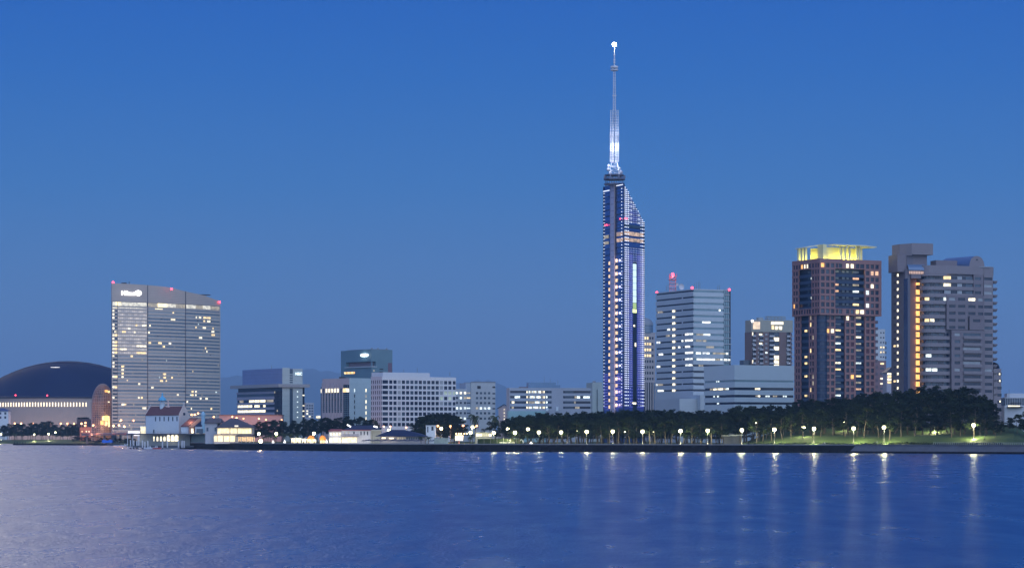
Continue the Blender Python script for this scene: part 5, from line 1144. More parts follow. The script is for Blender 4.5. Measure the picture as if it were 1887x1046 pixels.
def far_right_blocks():
    b = Bld('pale_rear_block', 'pale white apartment block peeking out right of the pink grid tower', 'apartment building', 1612, 1614, 1631, 1700, 10)
    mb = MB(mat('rear_white', (.42, .46, .50), .6)); mb.prism(b.poly(0, b.W, 0, 12), 3.4, b.z(606)); mb.build('wall', b.root); it = []
    for j in range(6):
        for px in (1623.5, 1628.5): it.append((b.front, b.front.u(px - 1.4), b.front.u(px + 1), b.z(614 + j * 8.9), b.z(611.5 + j * 8.9), -.1, .1, M_warm if (j in (3, 4)) else M_dark))
    for j in range(4): mb = MB(M_dark2); b.front.slab(mb, b.W, b.W + 1, b.z(634 + j * 8.9), b.z(629 + j * 8.9), 0, 1.5); mb.build('balcony', b.root)
    panes(b.root, 'window', it)
    b = Bld('maroon_block', 'maroon brick apartment block with few lit windows right of the pink grid tower', 'apartment building', 1611, 1613, 1633, 1640, 10)
    mb = MB(mat('maroon_brick', (.20, .13, .15), .7)); mb.prism(b.poly(0, b.W, 0, 12), 3.4, b.z(664)); mb.build('wall', b.root); it = []
    for j in range(7): it.append((b.front, b.front.u(1622), b.front.u(1629), b.z(671 + j * 9.2), b.z(668 + j * 9.2), -.1, .1, M_cream if j in (3, 4) else (M_warm if j == 0 else M_dark2)))
    panes(b.root, 'window', it)
    b = Bld('lit_stair_house', 'narrow gabled building with bright yellow stair windows between two apartment towers', 'building', 1632.5, 1634, 1645, 1600, 8)
    z = b.z; mb = MB(mat('stairhouse_wall', (.34, .34, .42), .7)); mb.prism(b.poly(0, b.W, 0, 9), 3.4, z(686)); mb.build('wall', b.root)
    mb = MB(M_navy); p0, p1, p2, p3 = b.q(-.6, -.6), b.q(b.W + 1, -.6), b.q(b.W + 1, 9), b.q(-.6, 9); r0, r1 = b.q(b.W * .75, -.6), b.q(b.W * .75, 9)
    mb.add([(p0.x, p0.y, z(686)), (p1.x, p1.y, z(686)), (r0.x, r0.y, z(676)), (p3.x, p3.y, z(686)), (p2.x, p2.y, z(686)), (r1.x, r1.y, z(676))], [(0, 1, 2), (5, 4, 3), (0, 2, 5, 3), (1, 4, 5, 2), (0, 3, 4, 1)]); mb.build('roof', b.root)
    panes(b.root, 'stair_window', [(b.front, .5, b.W - .5, z(690.3 + j * 5.2), z(686.6 + j * 5.2), -.15, .1, M_warm if j % 2 else M_cream) for j in range(4)])
    b = Bld('right_edge_hall', 'pale low modern hall with glass storey and one glowing canopy at right edge', 'building', 1849, 1851, 1935, 1400, 4)
    z = b.z; Mw = mat('hall_wall', (.44, .48, .54), .6); mb = MB(Mw); mb.prism(b.poly(0, b.W, 0, 14), 3.4, z(746.3)); mb.build('wall', b.root); b.block('glass_storey', M_dark2, 1, b.W, 1, 13, z(746.3), z(733)); 
    mb = MB(Mw)
    for i in range(26): u = .8 + i * 1.0; mb.prism(b.poly(u, u + .15, .6, .8), z(746.3), z(733))
    mb.prism(b.poly(.4, b.W, .4, 13.5), z(733), z(731.8)); mb.prism(b.poly(3, b.W, 5, 11), z(731.8), z(724)); mb.build('roof_slab', b.root)
    u0, u1 = b.front.u(1855.5), b.front.u(1883); mb = MB(mat('canopy_dark', (.05, .03, .03), .6)); b.front.slab(mb, u0, u1, z(750.3), z(749), -3.2, 0); b.front.slab(mb, u0 + 2, u1 - 1, z(742.5), z(741.5), -2.2, -.2); mb.build('canopy', b.root)
    panes(b.root, 'canopy_window', [(b.front, u0 + .8, u1 - 1.2, z(748.6), z(746.6), -.5, -.05, M_cream)]); mast(b.root, 1859.5, 734, 716, 1405, .12)
far_right_blocks()

# ================================================================== WATERFRONT
LM = [(0, 165, 'below the domed stadium'), (165, 206, 'below the glass atrium'), (206, 412, 'below the curved hotel'), (412, 585, 'below the canopy-slab office'), (585, 684, 'below the pilastered office'), (684, 842, 'below the white grid office'), (842, 930, 'below the stepped grey office'),
      (930, 1095, 'below the long banded office'), (1095, 1205, 'below the mirrored tower'), (1205, 1300, 'below the striped tower'), (1300, 1455, 'below the low striped block'), (1455, 1630, 'below the pink grid tower'), (1630, 1848, 'below the curved balcony tower'), (1848, 2000, 'at the right edge of the photo')]
def lmk(px): return next((t for a, b, t in LM if a <= px < b), LM[-1][2])
ORD = 'first second third fourth fifth sixth seventh eighth ninth tenth eleventh twelfth thirteenth fourteenth fifteenth sixteenth seventeenth eighteenth nineteenth twentieth twenty-first twenty-second twenty-third twenty-fourth twenty-fifth twenty-sixth twenty-seventh twenty-eighth'.split()
def name_row(items, fmt):
    """items: (px, object); label each with its landmark and its place from the left there."""
    cnt = {}
    for px, o in sorted(items, key=lambda t: t[0]):
        k = lmk(px); i = cnt.get(k, 0); cnt[k] = i + 1; o['label'] = fmt % (k, ORD[min(i, 27)])

# ---------- seawalls
def seawalls():
    pts = [(px, shore(px)) for px in [336, 350, 370, 395, 420, 450, 480, 520, 560, 600, 640] + list(range(680, 1580, 60)) + [1578]]
    f = Face([(X(px, D), D) for px, D in pts]); r = thing('dark_seawall', 'long dark blotched block seawall along the water under the promenade', 'seawall', (f.p[0].x, f.p[0].y, 0))
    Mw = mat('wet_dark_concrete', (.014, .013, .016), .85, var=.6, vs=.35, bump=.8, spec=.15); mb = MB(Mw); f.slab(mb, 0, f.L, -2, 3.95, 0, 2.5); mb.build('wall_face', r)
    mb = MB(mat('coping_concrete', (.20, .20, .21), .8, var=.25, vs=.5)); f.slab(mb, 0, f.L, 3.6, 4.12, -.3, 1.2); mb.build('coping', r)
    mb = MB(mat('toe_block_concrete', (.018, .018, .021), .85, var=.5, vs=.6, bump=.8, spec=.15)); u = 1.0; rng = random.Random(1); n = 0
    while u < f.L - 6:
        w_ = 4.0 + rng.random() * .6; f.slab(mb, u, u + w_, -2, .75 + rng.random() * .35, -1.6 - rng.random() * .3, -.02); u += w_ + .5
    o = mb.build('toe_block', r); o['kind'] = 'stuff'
    pts = [1578.5] + list(range(1600, 2500, 50)); f = Face([(X(px, shore(px)), shore(px)) for px in pts])
    r = thing('pale_revetment', 'paler sloping concrete revetment on the right shore with a dark waterline', 'seawall', (f.p[0].x, f.p[0].y, 0))
    Mc = mat('revetment_concrete', (.085, .09, .11), .8, var=.35, vs=.25, bump=.5); vs = []
    for c in f.c:
        for d, z in ((-5.5, .9), (-1.2, 3.3), (-1.2, 4.15), (.5, 4.15)): p = f.pt(c, d); vs.append((p.x, p.y, z))
    mb = MB(Mc); n = len(f.c); mb.add(vs, [(4 * i + k, 4 * i + 4 + k, 4 * i + 5 + k, 4 * i + k + 1) for i in range(n - 1) for k in range(3)] + [(0, 1, 2, 3)]); mb.build('slope', r)
    mb = MB(Mw); f.slab(mb, 0, f.L, -2, .95, -6.2, -5.4); mb.build('foot_wall', r)
    f = Face([(X(px, D), D) for px, D in ((24, 2200), (110, 2165), (198, 2105))]); r = thing('dark_jetty', 'low long dark jetty lying across the water at far left', 'jetty', (f.p[0].x, f.p[0].y, 0))
    mb = MB(Mw); f.slab(mb, 0, f.L, -2, 1.5, 0, 9); mb.build('deck', r); mb = MB(Mc); f.slab(mb, f.L + .1, f.L + 8.5, -1, 1.6, -.5, 7); mb.build('pale_end', r)
    for i in range(5): mb = MB(M_black); p = f.pt(1 + i * 3.4, 1); mb.tube((p.x, p.y, 1.4), (p.x, p.y, 2.9), .5, n=6); mb.build('bollard', r)
seawalls()

# ---------- plants
def leaf_blob(mb, c, rx, rz, n, rng, size, ms):
    for _ in range(n):
        d = Vector((rng.gauss(0, 1), rng.gauss(0, 1), rng.gauss(0, 1))).normalized() * (rng.random() ** .4)
        p = Vector((c[0] + d.x * rx, c[1] + d.y * rx, c[2] + d.z * rz)); u = Vector((rng.gauss(0, 1), rng.gauss(0, 1), rng.gauss(0, .5))).normalized(); v = u.orthogonal().normalized(); v.rotate(__import__('mathutils').Quaternion(u, rng.random() * 6.28))
        s = size * (.6 + rng.random() * .8); mb.add([p - u * s, p + v * s * .5, p + u * s, p - v * s * .5], [(0, 1, 2, 3)], ms)
M_leafA = mat('pine_needles_dark', (.008, .015, .010), .9, var=.4, vs=1.5, spec=.1); M_leafB = mat('pine_needles_light', (.019, .030, .014), .9, var=.4, vs=1.5, spec=.1)
M_bark = mat('pine_bark', (.09, .072, .055), .9, var=.4, vs=2)
def make_pine(seed, H=16.0, bushy=False):
    rng = random.Random(seed); root = thing('pine_tree', '', 'pine tree', (0, 0, 0)); lean = (rng.uniform(-1, 1) * .09, rng.uniform(-1, 1) * .06)
    P = lambda t: Vector((lean[0] * H * t + .5 * math.sin(t * 5 + seed), lean[1] * H * t, H * t)); mb = MB(M_bark)
    cb = .28 if bushy else (.28 if seed > 3 else .40)
    for i in range(6): mb.tube(P(i / 6 * .9), P((i + 1) / 6 * .9), .28 * (1 - i / 6 * .75), .28 * (1 - (i + 1) / 6 * .75), 6)
    pads = []
    for i in range(19 if not bushy else 20):
        t = cb + (1 - cb) * (i / 19 if not bushy else rng.random()) * .93; a = rng.random() * 6.28; rad = H * (.27 if not bushy else .34) * math.sqrt(max(.08, 1 - ((t - cb - .12) / (1.02 - cb)) ** 2)) * rng.uniform(.45, 1.0)
        s0 = P(min(.9, t * .92)); e = s0 + Vector((math.cos(a) * rad, math.sin(a) * rad, H * .05 + rng.uniform(-.2, .5))); mb.tube(s0, e, .09, .03, 4); pads.append(e)
    mb.build('trunk', root)
    mb = MB(M_leafA); pads.append(P(.97)); pads.append(P(.9))
    for e in pads:
        m = M_leafB if rng.random() < .4 else M_leafA; k = rng.uniform(.7, 1.25); leaf_blob(mb, e, 1.75 * k * H / 16, .95 * k * H / 16, 70, rng, .42 * H / 16, m)
        for _ in range(2): o = Vector((rng.uniform(-1.5, 1.5), rng.uniform(-1.5, 1.5), rng.uniform(-.4, .8))); leaf_blob(mb, e + o, 1.0 * k, .6 * k, 26, rng, .38 * H / 16, m)
    top = max(v[2] for v in mb.v); mb.build('crown', root); root['h0'] = top; return root
pines = [make_pine(s) for s in (1, 2, 3, 4, 5, 6)]; bushy = [make_pine(s, bushy=True) for s in (11, 12, 13)]
first = set()
def put_tree(px, D, ytop, pool, rng, group, z0=None, ws=1.0):
    src = rng.choice(pool); z0 = G(px, D) - .15 if z0 is None else z0; h0 = src['h0']; s = max(.15, (Z(ytop, D) - z0) / h0)
    if src.name not in first: first.add(src.name); o = src
    else: o = copy_tree(src)
    o.location = (X(px, D), D, z0); o.scale = (s * ws, s * ws, s); o.rotation_euler = (0, 0, rng.random() * 6.28); o['group'] = group; return o
PROF = [(925, 778), (940, 766), (962, 764), (985, 760), (1020, 757), (1060, 757), (1110, 754), (1150, 751.5), (1250, 752), (1300, 755), (1340, 757), (1355, 748), (1385, 743), (1420, 745), (1455, 742), (1468, 735), (1500, 733), (1560, 731), (1590, 724), (1610, 717.5), (1650, 716.5), (1700, 711), (1740, 708.5), (1780, 712), (1808, 720), (1828, 735), (1842, 762), (1852, 780)]
def pr(P_, x):
    for (a, ya), (b_, yb) in zip(P_, P_[1:]):
        if x <= b_: return ya + (yb - ya) * max(0, x - a) / (b_ - a)
    return P_[-1][1]
rng = random.Random(99)
SH_ = make_pine(21, 8.0, True); SH_2 = make_pine(22, 8.0, True)
for k, (r_, dy, nm) in enumerate(((31, 15, 'front'), (62, 8, 'second'), (86, 3, 'third'), (112, 0, 'rear'))):
    items = []; px = 946 + k * 5.0
    while px < 1842:
        p = px + rng.uniform(-5, 5); rr = r_ + rng.uniform(-7, 7) + (6 * ss(1380, 1500, p) if k < 2 else 8 * ss(1380, 1500, p)); D = shore(p) + rr
        sp = 16.5 + 5 * ss(1380, 1600, p)
        if not (k == 0 and (1335 < p < 1378 or 1700 < p < 1745)):
            o = put_tree(p, D, pr(PROF, p) + dy * (1 + ss(1500, 1700, p) * .7) + rng.uniform(-2.2, 4.5), pines, rng, 'pines of the shore park'); items.append((p, o))
        px += sp
    name_row(items, 'dark pine in the ' + nm + ' row %s, ' + '%s from the left there')
items = []; px = 950
while px < 1846:
    p = px + rng.uniform(-4, 4); items.append((p, put_tree(p, shore(p) + 100 - 36 * ss(1380, 1500, p) + rng.uniform(-4, 4), (775 if p < 1380 else 778 - 14 * ss(1380, 1500, p)) + rng.uniform(-2, 3), [SH_, SH_2], rng, 'dark undergrowth bushes', ws=1.5))); px += 15
for p_, o_ in items: o_['category'] = 'bush'; o_.name = 'undergrowth_bush'
name_row(items, 'dark undergrowth bush behind the pines %s, %s from the left')
items = []
for i, (p, y, dd) in enumerate(((926, 776, 190), (935, 769, 170), (944, 766, 150), (953, 765, 175), (962, 766, 150), (971, 764, 160))): items.append((p, put_tree(p, 1255 + dd * .8, y, pines, rng, 'pines of the shore park', ws=.9)))
name_row(items, 'thin-trunked pine of the loose clump %s, %s from the left')
items = []
for i in range(3): p = 1858 + i * 16; items.append((p, put_tree(p, shore(p) + 70, 768 - i * 6, bushy, rng, 'trees at the right edge', ws=1.1)))
items.append((1900, put_tree(1900, shore(1900) + 60, 755, bushy, rng, 'trees at the right edge')))
name_row(items, 'broad dark tree %s, %s from the left')
A = [(440, 788), (455, 779), (480, 773), (560, 771), (600, 768), (640, 766), (672, 767), (690, 775), (705, 786)]
for nm, D, dy, st in (('near', 1640, 6, 468), ('far', 1720, 0, 474)):
    items = []; px = st
    while px < 702: p = px + rng.uniform(-4, 4); items.append((p, put_tree(p, D + rng.uniform(-12, 12), pr(A, p) + dy + rng.uniform(-1.5, 3), bushy + pines[:2], rng, 'dark trees behind the shore buildings', z0=3.8, ws=1.05))); px += 17
    name_row(items, 'dark tree in the ' + nm + ' line %s, %s from the left')
items = []
for p, y, D in ((778, 766, 1490), (791, 763, 1480), (804, 762, 1485), (818, 761.5, 1478), (831, 763, 1482), (841, 769, 1490), (785, 775, 1440), (823, 775, 1445), (772, 772, 1500), (784, 764, 1520), (797, 761, 1505), (811, 760.5, 1530), (825, 760, 1500), (838, 764, 1520), (812, 778, 1440), (795, 780, 1450), (833, 786, 1420)): items.append((p, put_tree(p, D, y, bushy, rng, 'big dark tree clump', z0=3.8, ws=1.25)))
name_row(items, 'big dark rounded tree behind the pavilions %s, %s from the left')
o = put_tree(903, 1420, 775.5, bushy, rng, 'dark tree', z0=3.8, ws=1.3); o['label'] = 'low round dark bushy tree right of the street lamps below the stepped grey office'
E = [(0, 781), (40, 780), (62, 778), (75, 773.5), (92, 775), (104, 781), (140, 779.5), (155, 784), (175, 800)]
for nm, D, dy, st in (('near', 2640, 5, 2), ('far', 2700, 0, 7)):
    items = []; px = st
    while px < 165: p = px + rng.uniform(-2, 2); items.append((p, put_tree(p, D, pr(E, p) + dy + rng.uniform(-1, 2), bushy, rng, 'dark trees before the stadium', z0=3.6, ws=1.3))); px += 12
    name_row(items, 'far dark tree in the ' + nm + ' line %s, %s from the left')
items = []
for i in range(13): p = 140 + i * 9; D = shore(p) + 26; items.append((p, put_tree(p, D, 804 + i * .25 + rng.uniform(-.6, 1.5), bushy, rng, 'dark bushes on the embankment', ws=1.9)))
name_row(items, 'dark bush on the embankment %s, %s from the left')
for o in pines + bushy:
    if 'h0' in o: pass
for o in list(SC.objects):
    if 'h0' in o.keys(): del o['h0']

M_frond = mat('palm_frond', (.038, .055, .02), .8, var=.4, vs=2)
def make_palm():
    root = thing('palm_tree', '', 'palm tree', (0, 0, 0)); mb = MB(M_bark)
    for i in range(5): mb.tube((.06 * i * i / 5, 0, i * 1.0), (.06 * (i + 1) ** 2 / 5, 0, (i + 1) * 1.0), .24 - .015 * i, .225 - .015 * i, 7)
    mb.build('trunk', root); mb = MB(M_frond); r = random.Random(4)
    for i in range(20):
        a = i * 2.4; el_ = r.uniform(-.5, 1.1); pr_ = Vector((.3, 0, 5.0)); L = r.uniform(.4, .55)
        for k in range(6):
            e = el_ - k * .33; q = pr_ + Vector((math.cos(a) * math.cos(e), math.sin(a) * math.cos(e), math.sin(e))) * L; sd = Vector((-math.sin(a), math.cos(a), 0)) * (.42 - abs(k - 2) * .09); dr = Vector((0, 0, -.16))
            mb.add([pr_, q, q + sd + dr, pr_ + sd + dr], [(0, 1, 2, 3)]); mb.add([pr_, q, q - sd + dr, pr_ - sd + dr], [(0, 1, 2, 3)]); pr_ = q
    mb.build('fronds', root); return root
palm0 = make_palm(); items = []; pf = True
for px, y, D in ((28, 797.5, 2620), (488, 803, 1440), (498, 801, 1455), (508, 802, 1450), (524.5, 797, 1440), (536, 797, 1430), (547, 799, 1460), (776, 803, 1330), (790, 804, 1325), (866, 804, 1330), (871, 799, 1340), (876, 762, 1480), (912.5, 764, 1460), (942, 801, 1300), (956, 799, 1300), (973, 800, 1285), (836, 800, 1345)):
    o = palm0 if pf else copy_tree(palm0); pf = False; g0 = G(px, D) if px > 238 else 3.4; s = (Z(y, D) - g0) / 6.0; o.location = (X(px, D), D, g0); o.scale = (max(s, .85),) * 2 + (s,) if s < 2 else (1.5, 1.5, s); o.rotation_euler = (0, 0, px); o['group'] = 'palms along the waterfront'; items.append((px, o))
name_row(items, 'feathery palm tree %s, %s palm from the left there')

# ---------- lamps
def make_lamp(name, cat, m_head, r_head, double=False):
    root = thing(name, '', cat, (0, 0, 0)); mb = MB(M_black); mb.tube((0, 0, 0), (0, 0, 5.4), .08, .05, 6); mb.lathe((0, 0, 0), [(.25, 0), (.2, .5)], n=8); mb.lathe((0, 0, 5.4), [(.12, 0), (.3, .1), (.3, .18)], n=8); mb.build('pole', root)
    mb = MB(m_head); mb.ball((0, 0, 5.55 + r_head * .9), r_head, nu=12, nv=8); gl_ = mb.build('globe', root)
    mb = MB(M_black); mb.lathe((0, 0, 5.5 + r_head * 1.75), [(r_head * .6, 0), (r_head * .4, .18), (.03, .3)], n=8); mb.build('cap', gl_); return root
lampW = make_lamp('park_lamp', 'park lamp', M_lampw, .9); lampO = make_lamp('street_lamp', 'street lamp', M_lampo, .62); lampS = make_lamp('small_park_lamp', 'park lamp', M_lampw, .30)
used = set()
def put_lamp(src, px, py, D, col, watt, z0=None):
    o = src if src.name not in used else copy_tree(src); used.add(src.name); z0 = G(px, D) if z0 is None else z0; s = max(.35, (Z(py, D) - z0) / 6.0)
    o.location = (X(px, D), D, z0); o.scale = (1, 1, s)
    for ch in o.children:                                  # the head keeps its round shape whatever the pole's height
        if not ch.name.startswith('pole'):
            ch.scale = (1, 1, 1 / s); ch.location.z = (6.05 - 6.05 / s) if s != 1 else 0
    if watt: light(o, (o.location.x, o.location.y - .9, z0 + 4.9 * s), col, watt, .35).location = (0, -.95, 5.0)
    return o
items = []
W_ = (1.0, .94, .50)
for px, py, r_, pw in ((910, 798, 20, 900), (949, 797.5, 16, 1000), (993, 797, 12, 1100), (1034, 797, 20, 700), (1081, 796, 12, 1500), (1129, 795.5, 13, 1400), (1184, 795.5, 12, 1500), (1254, 794.5, 11, 1500), (1304, 794, 13, 1300), (1367, 793, 14, 1600), (1427, 792, 13, 1900), (1500, 790.5, 13, 2000), (1573, 790, 14, 2000), (1629, 788, 15, 2200), (1794, 784, 33, 2000)):
    items.append((px, put_lamp(lampW, px, py, shore(px) + r_ + (7 if px < 1700 else 0), W_, pw * 4.5)))
    items[-1][1]['group'] = 'park lamps along the promenade'
name_row(items, 'bright park lamp by the promenade %s, %s from the left')
items = []
for px, py, r_, pw in ((936, 791, 60, 700), (973, 791.5, 34, 450), (1481, 787.5, 31, 1200), (1554, 777, 72, 800), (1722, 770, 74, 1500)):
    items.append((px, put_lamp(lampW, px, py, shore(px) + r_ + (7 if px < 1700 else 0), W_, pw * 4.5))); items[-1][1]['group'] = 'park lamps set back among the pines'
name_row(items, 'park lamp set back among the pines %s, %s from the left')
items = []
for px, py, r_ in ((1063.5, 793.5, 34), (1151.5, 794.5, 33), (1204, 795, 33), (1806, 779, 44), (1393, 778, 45)): items.append((px, put_lamp(lampS, px, py, shore(px) + r_, W_, 200))); items[-1][1]['group'] = 'small lamps under the pines'
name_row(items, 'tiny lamp under the pines %s, %s from the left')
items = []
for px, py, D, pw in ((2, 800, 2600, 1800), (63, 800.5, 2598, 2500), (89.5, 799.5, 2590, 1800), (102, 796.7, 2620, 2500), (477, 799.7, 1440, 900), (509, 799.5, 1450, 900), (578.5, 799, 1420, 1500), (716.5, 793.5, 1420, 900), (813, 790, 1380, 1500), (870.8, 787.5, 1400, 1800), (867, 797.8, 1350, 1200), (480.5, 813.2, 1402, 0)):
    if py > 812: continue
    items.append((px, put_lamp(lampW, px, py, D, W_, pw, z0=3.6))); items[-1][1]['group'] = 'white lamps of the waterfront'
name_row(items, 'white lamp of the waterfront %s, %s from the left')
O_ = (1.0, .50, .24); items = []
for px, py, D, pw in [(x, 779.7 + (x % 3) * .3, 2780, 3500) for x in (4, 18, 27, 39, 60.5, 94, 112, 124, 136.5)] + [(150, 780, 2500, 3500), (157.6, 778.5, 2500, 3500), (172, 783, 2380, 3500), (157, 784, 2380, 2500), (209, 784, 2300, 3500), (219, 783, 2290, 3500), (223, 774, 2300, 3000), (246, 774.5, 2290, 3500), (229, 785, 2290, 3000), (298, 776, 2280, 0), (353, 764, 2300, 2500), (359, 764, 2305, 2500), (365, 761.5, 2300, 3500), (394, 768, 2290, 2500), (408, 768.5, 2250, 3500),
    (428, 767.5, 1830, 2500), (436, 769.5, 1830, 3000), (448.7, 771, 1820, 3000), (477, 771, 1820, 4000), (490, 773, 1815, 3500), (519, 773.5, 1810, 3000), (707, 785.5, 1700, 3500), (719, 785.5, 1700, 2500), (748.5, 787.5, 1690, 4000), (806.8, 784.5, 1370, 1000), (830, 785, 1385, 1800), (853.5, 784, 1420, 1800), (878.5, 784.5, 1420, 2000)]:
    items.append((px, put_lamp(lampO, px, py, D, O_, pw, z0=3.6))); items[-1][1]['group'] = 'orange street lamps'
for px, o in items:
    if o.location.y > 2000:
        for ch in o.children:
            if ch.type == 'MESH' and not ch.name.startswith('pole'): ch.scale = (1.6, 1.6, ch.scale.z * 1.6); ch.location.z = 6.05 * (1 - ch.scale.z)
name_row(items, 'orange street lamp %s, %s orange lamp from the left')

# ---------- white chapel with the red tile roof on its deck
def chapel():
    D = 1560; z = lambda y: Z(y, D)
    b = Bld('chapel', 'white seaside chapel with maroon tile roof, slit windows and turquoise bell turret', 'chapel', 268, 329.5, 347.5, D, 58); r = b.root
    S, Fr = b.side, b.front; Mw = mat('chapel_white', (.50, .58, .66), .7, var=.05); Mr = mat('maroon_tiles', (.13, .06, .065), .8, var=.3, vs=1.2, lines=(.5, .25, .7)); Mg = mat('chapel_gable', (.52, .47, .46), .7)
    zb, ze, zr = z(798), z(764.3), z(748.8); W, L = b.W, b.L
    mb = MB(Mw); mb.prism(b.poly(0, W, .02, L), zb, ze); mb.build('wall', r)
    for nm, bb in (('gable_wall', -.35), ('rear_gable', L - .3)):
        mb = MB(Mg); P = [b.q(0, bb), b.q(W, bb), b.q(W / 2, bb), b.q(0, bb + .4), b.q(W, bb + .4), b.q(W / 2, bb + .4)]; zz = [ze + .7, ze + .7, zr + 1.6]
        mb.add([(P[0].x, P[0].y, zb), (P[1].x, P[1].y, zb), (P[1].x, P[1].y, zz[1]), (P[2].x, P[2].y, zz[2]), (P[0].x, P[0].y, zz[0]), (P[3].x, P[3].y, zb), (P[4].x, P[4].y, zb), (P[4].x, P[4].y, zz[1]), (P[5].x, P[5].y, zz[2]), (P[3].x, P[3].y, zz[0])], [(0, 1, 2, 3, 4), (9, 8, 7, 6, 5), (0, 4, 9, 5), (1, 6, 7, 2), (2, 7, 8, 3), (3, 8, 9, 4), (0, 5, 6, 1)]); mb.build(nm, r)
    mb = MB(Mr)
    for s_ in (-1, 1):
        a0 = W / 2 + s_ * (W / 2 + .5); c = [b.q(a0, .06), b.q(W / 2, .06), b.q(W / 2, L - .35), b.q(a0, L - .35)]; zs = [ze - .15, zr, zr, ze - .15]
        mb.hexa([(p.x, p.y, q) for p, q in zip(c, zs)] + [(p.x, p.y, q + .3) for p, q in zip(c, zs)])
    mb.build('roof', r)
    it = []
    for px in (286.8, 294.6, 302.6, 310.6, 318.4, 326.3): u = S.u(px); it.append((S, u - .42, u + .42, z(775.2), z(767.2), -.12, .1, M_dark2))
    it.append((Fr, W / 2 - .9, W / 2 + .9, z(764.5), z(760), -.55, -.3, M_dark)); it.append((S, S.u(284.5), S.u(282.6), z(797.5), z(791), -.1, .1, M_dark)); panes(r, 'window', it)
    # bell turret
    p = b.q(W / 2, L * .64); c = (p.x, p.y, 0); Mt = mat('turquoise_copper', (.10, .38, .60), .5, var=.2, vs=1); 
    t = MB(mat('turret_stone', (.45, .55, .62), .7)); t.lathe(c, [(1.7, zr - 1.5), (1.7, zr + 1.8)], n=8)
    for a in range(8): t.tube((p.x + 1.4 * math.cos(a * .785), p.y + 1.4 * math.sin(a * .785), zr + 1.8), (p.x + 1.4 * math.cos(a * .785), p.y + 1.4 * math.sin(a * .785), zr + 4.2), .22, n=5)
    turret = t.build('bell_turret', r)
    t = MB(Mt); t.lathe(c, [(2.6, zr + 4.1), (2.5, zr + 4.8), (1.9, zr + 5.7), (1.0, zr + 6.4), (.45, zr + 7.4), (.6, zr + 8.1), (.1, zr + 9.2)], n=12); t.build('turret_cap', turret)
    p = b.q(W / 2, L * .46); t = MB(mat('roof_finial_stone', (.55, .42, .40), .7)); t.lathe((p.x, p.y, 0), [(1.5, zr - .2), (1.4, zr + .5), (.55, zr + .8), (.5, zr + 2.8), (.75, zr + 3.3), (.1, zr + 4)], n=8); t.build('statue_pedestal', r)
    p = b.q(W / 2, -.1); t = MB(Mw); t.tube((p.x, p.y, zr + 1.3), (p.x, p.y, zr + 3.0), .14, n=5); t.tube((p.x - .5, p.y, zr + 2.4), (p.x + .5, p.y, zr + 2.4), .1, n=4); t.build('cross', r)
    light(r, (X(352, 1552), 1550, z(775)), (1, .62, .35), 900)
    # side wings
    Mo = mat('orange_tint_lit', (.42, .22, .15), .75, lines=(.5, .25, .75))  # orange lamplight put into this wing's roof and wall colour
    def shed(nm, pa, pb, y_hi, y_lo, D_, dep, m, wallm=Mw, drop=True):
        x0, x1 = X(pa, D_), X(pb, D_); sh = 5.2
        t = MB(m); t.hexa([(x0, D_, Z(y_lo, D_)), (x1, D_, Z(y_lo, D_)), (x1 + sh, D_ + dep, Z(y_hi, D_)), (x0 + sh, D_ + dep, Z(y_hi, D_)), (x0, D_, Z(y_lo, D_) + .3), (x1, D_, Z(y_lo, D_) + .3), (x1 + sh, D_ + dep, Z(y_hi, D_) + .3), (x0 + sh, D_ + dep, Z(y_hi, D_) + .3)]); t.build(nm, r)
        t = MB(wallm); t.hexa([(x0 + .4, D_ + .5, zb), (x1 - .1, D_ + .5, zb), (x1 + sh, D_ + dep, zb), (x0 + sh, D_ + dep, zb), (x0 + .4, D_ + .5, Z(y_lo, D_) - .05), (x1 - .1, D_ + .5, Z(y_lo, D_) - .05), (x1 + sh, D_ + dep, Z(y_hi, D_) - .1), (x0 + sh, D_ + dep, Z(y_hi, D_) - .1)]); t.build('wing_wall', r)
    shed('wing_roof', 332.5, 347.2, 770, 785.8, 1548, 7, Mr); shed('lit_wing_roof', 347.4, 356, 771.5, 787, 1546, 7, Mo, Mo); shed('dark_wing_roof', 358.2, 371, 772, 785.5, 1544, 7, M_navy)
    f = Face([(X(345, 1544), 1544), (X(376, 1544), 1544)]); panes(r, 'lit_door', [(f, f.u(352.3), f.u(356.7), z(797.5), z(789), -.2, .2, M_cream), (f, f.u(362), f.u(374), z(798), z(789.5), -.1, .2, M_dark2)])
    t = MB(mat('turret_blue_wall', (.25, .42, .55), .7)); cx = X(374.3, 1546); t.lathe((cx, 1546, 0), [(1.25, zb), (1.25, z(766)), (1.55, z(765.5)), (1.5, z(763)), (.9, z(760)), (.1, z(757.5))], n=10); t.build('blue_turret', r)
chapel()

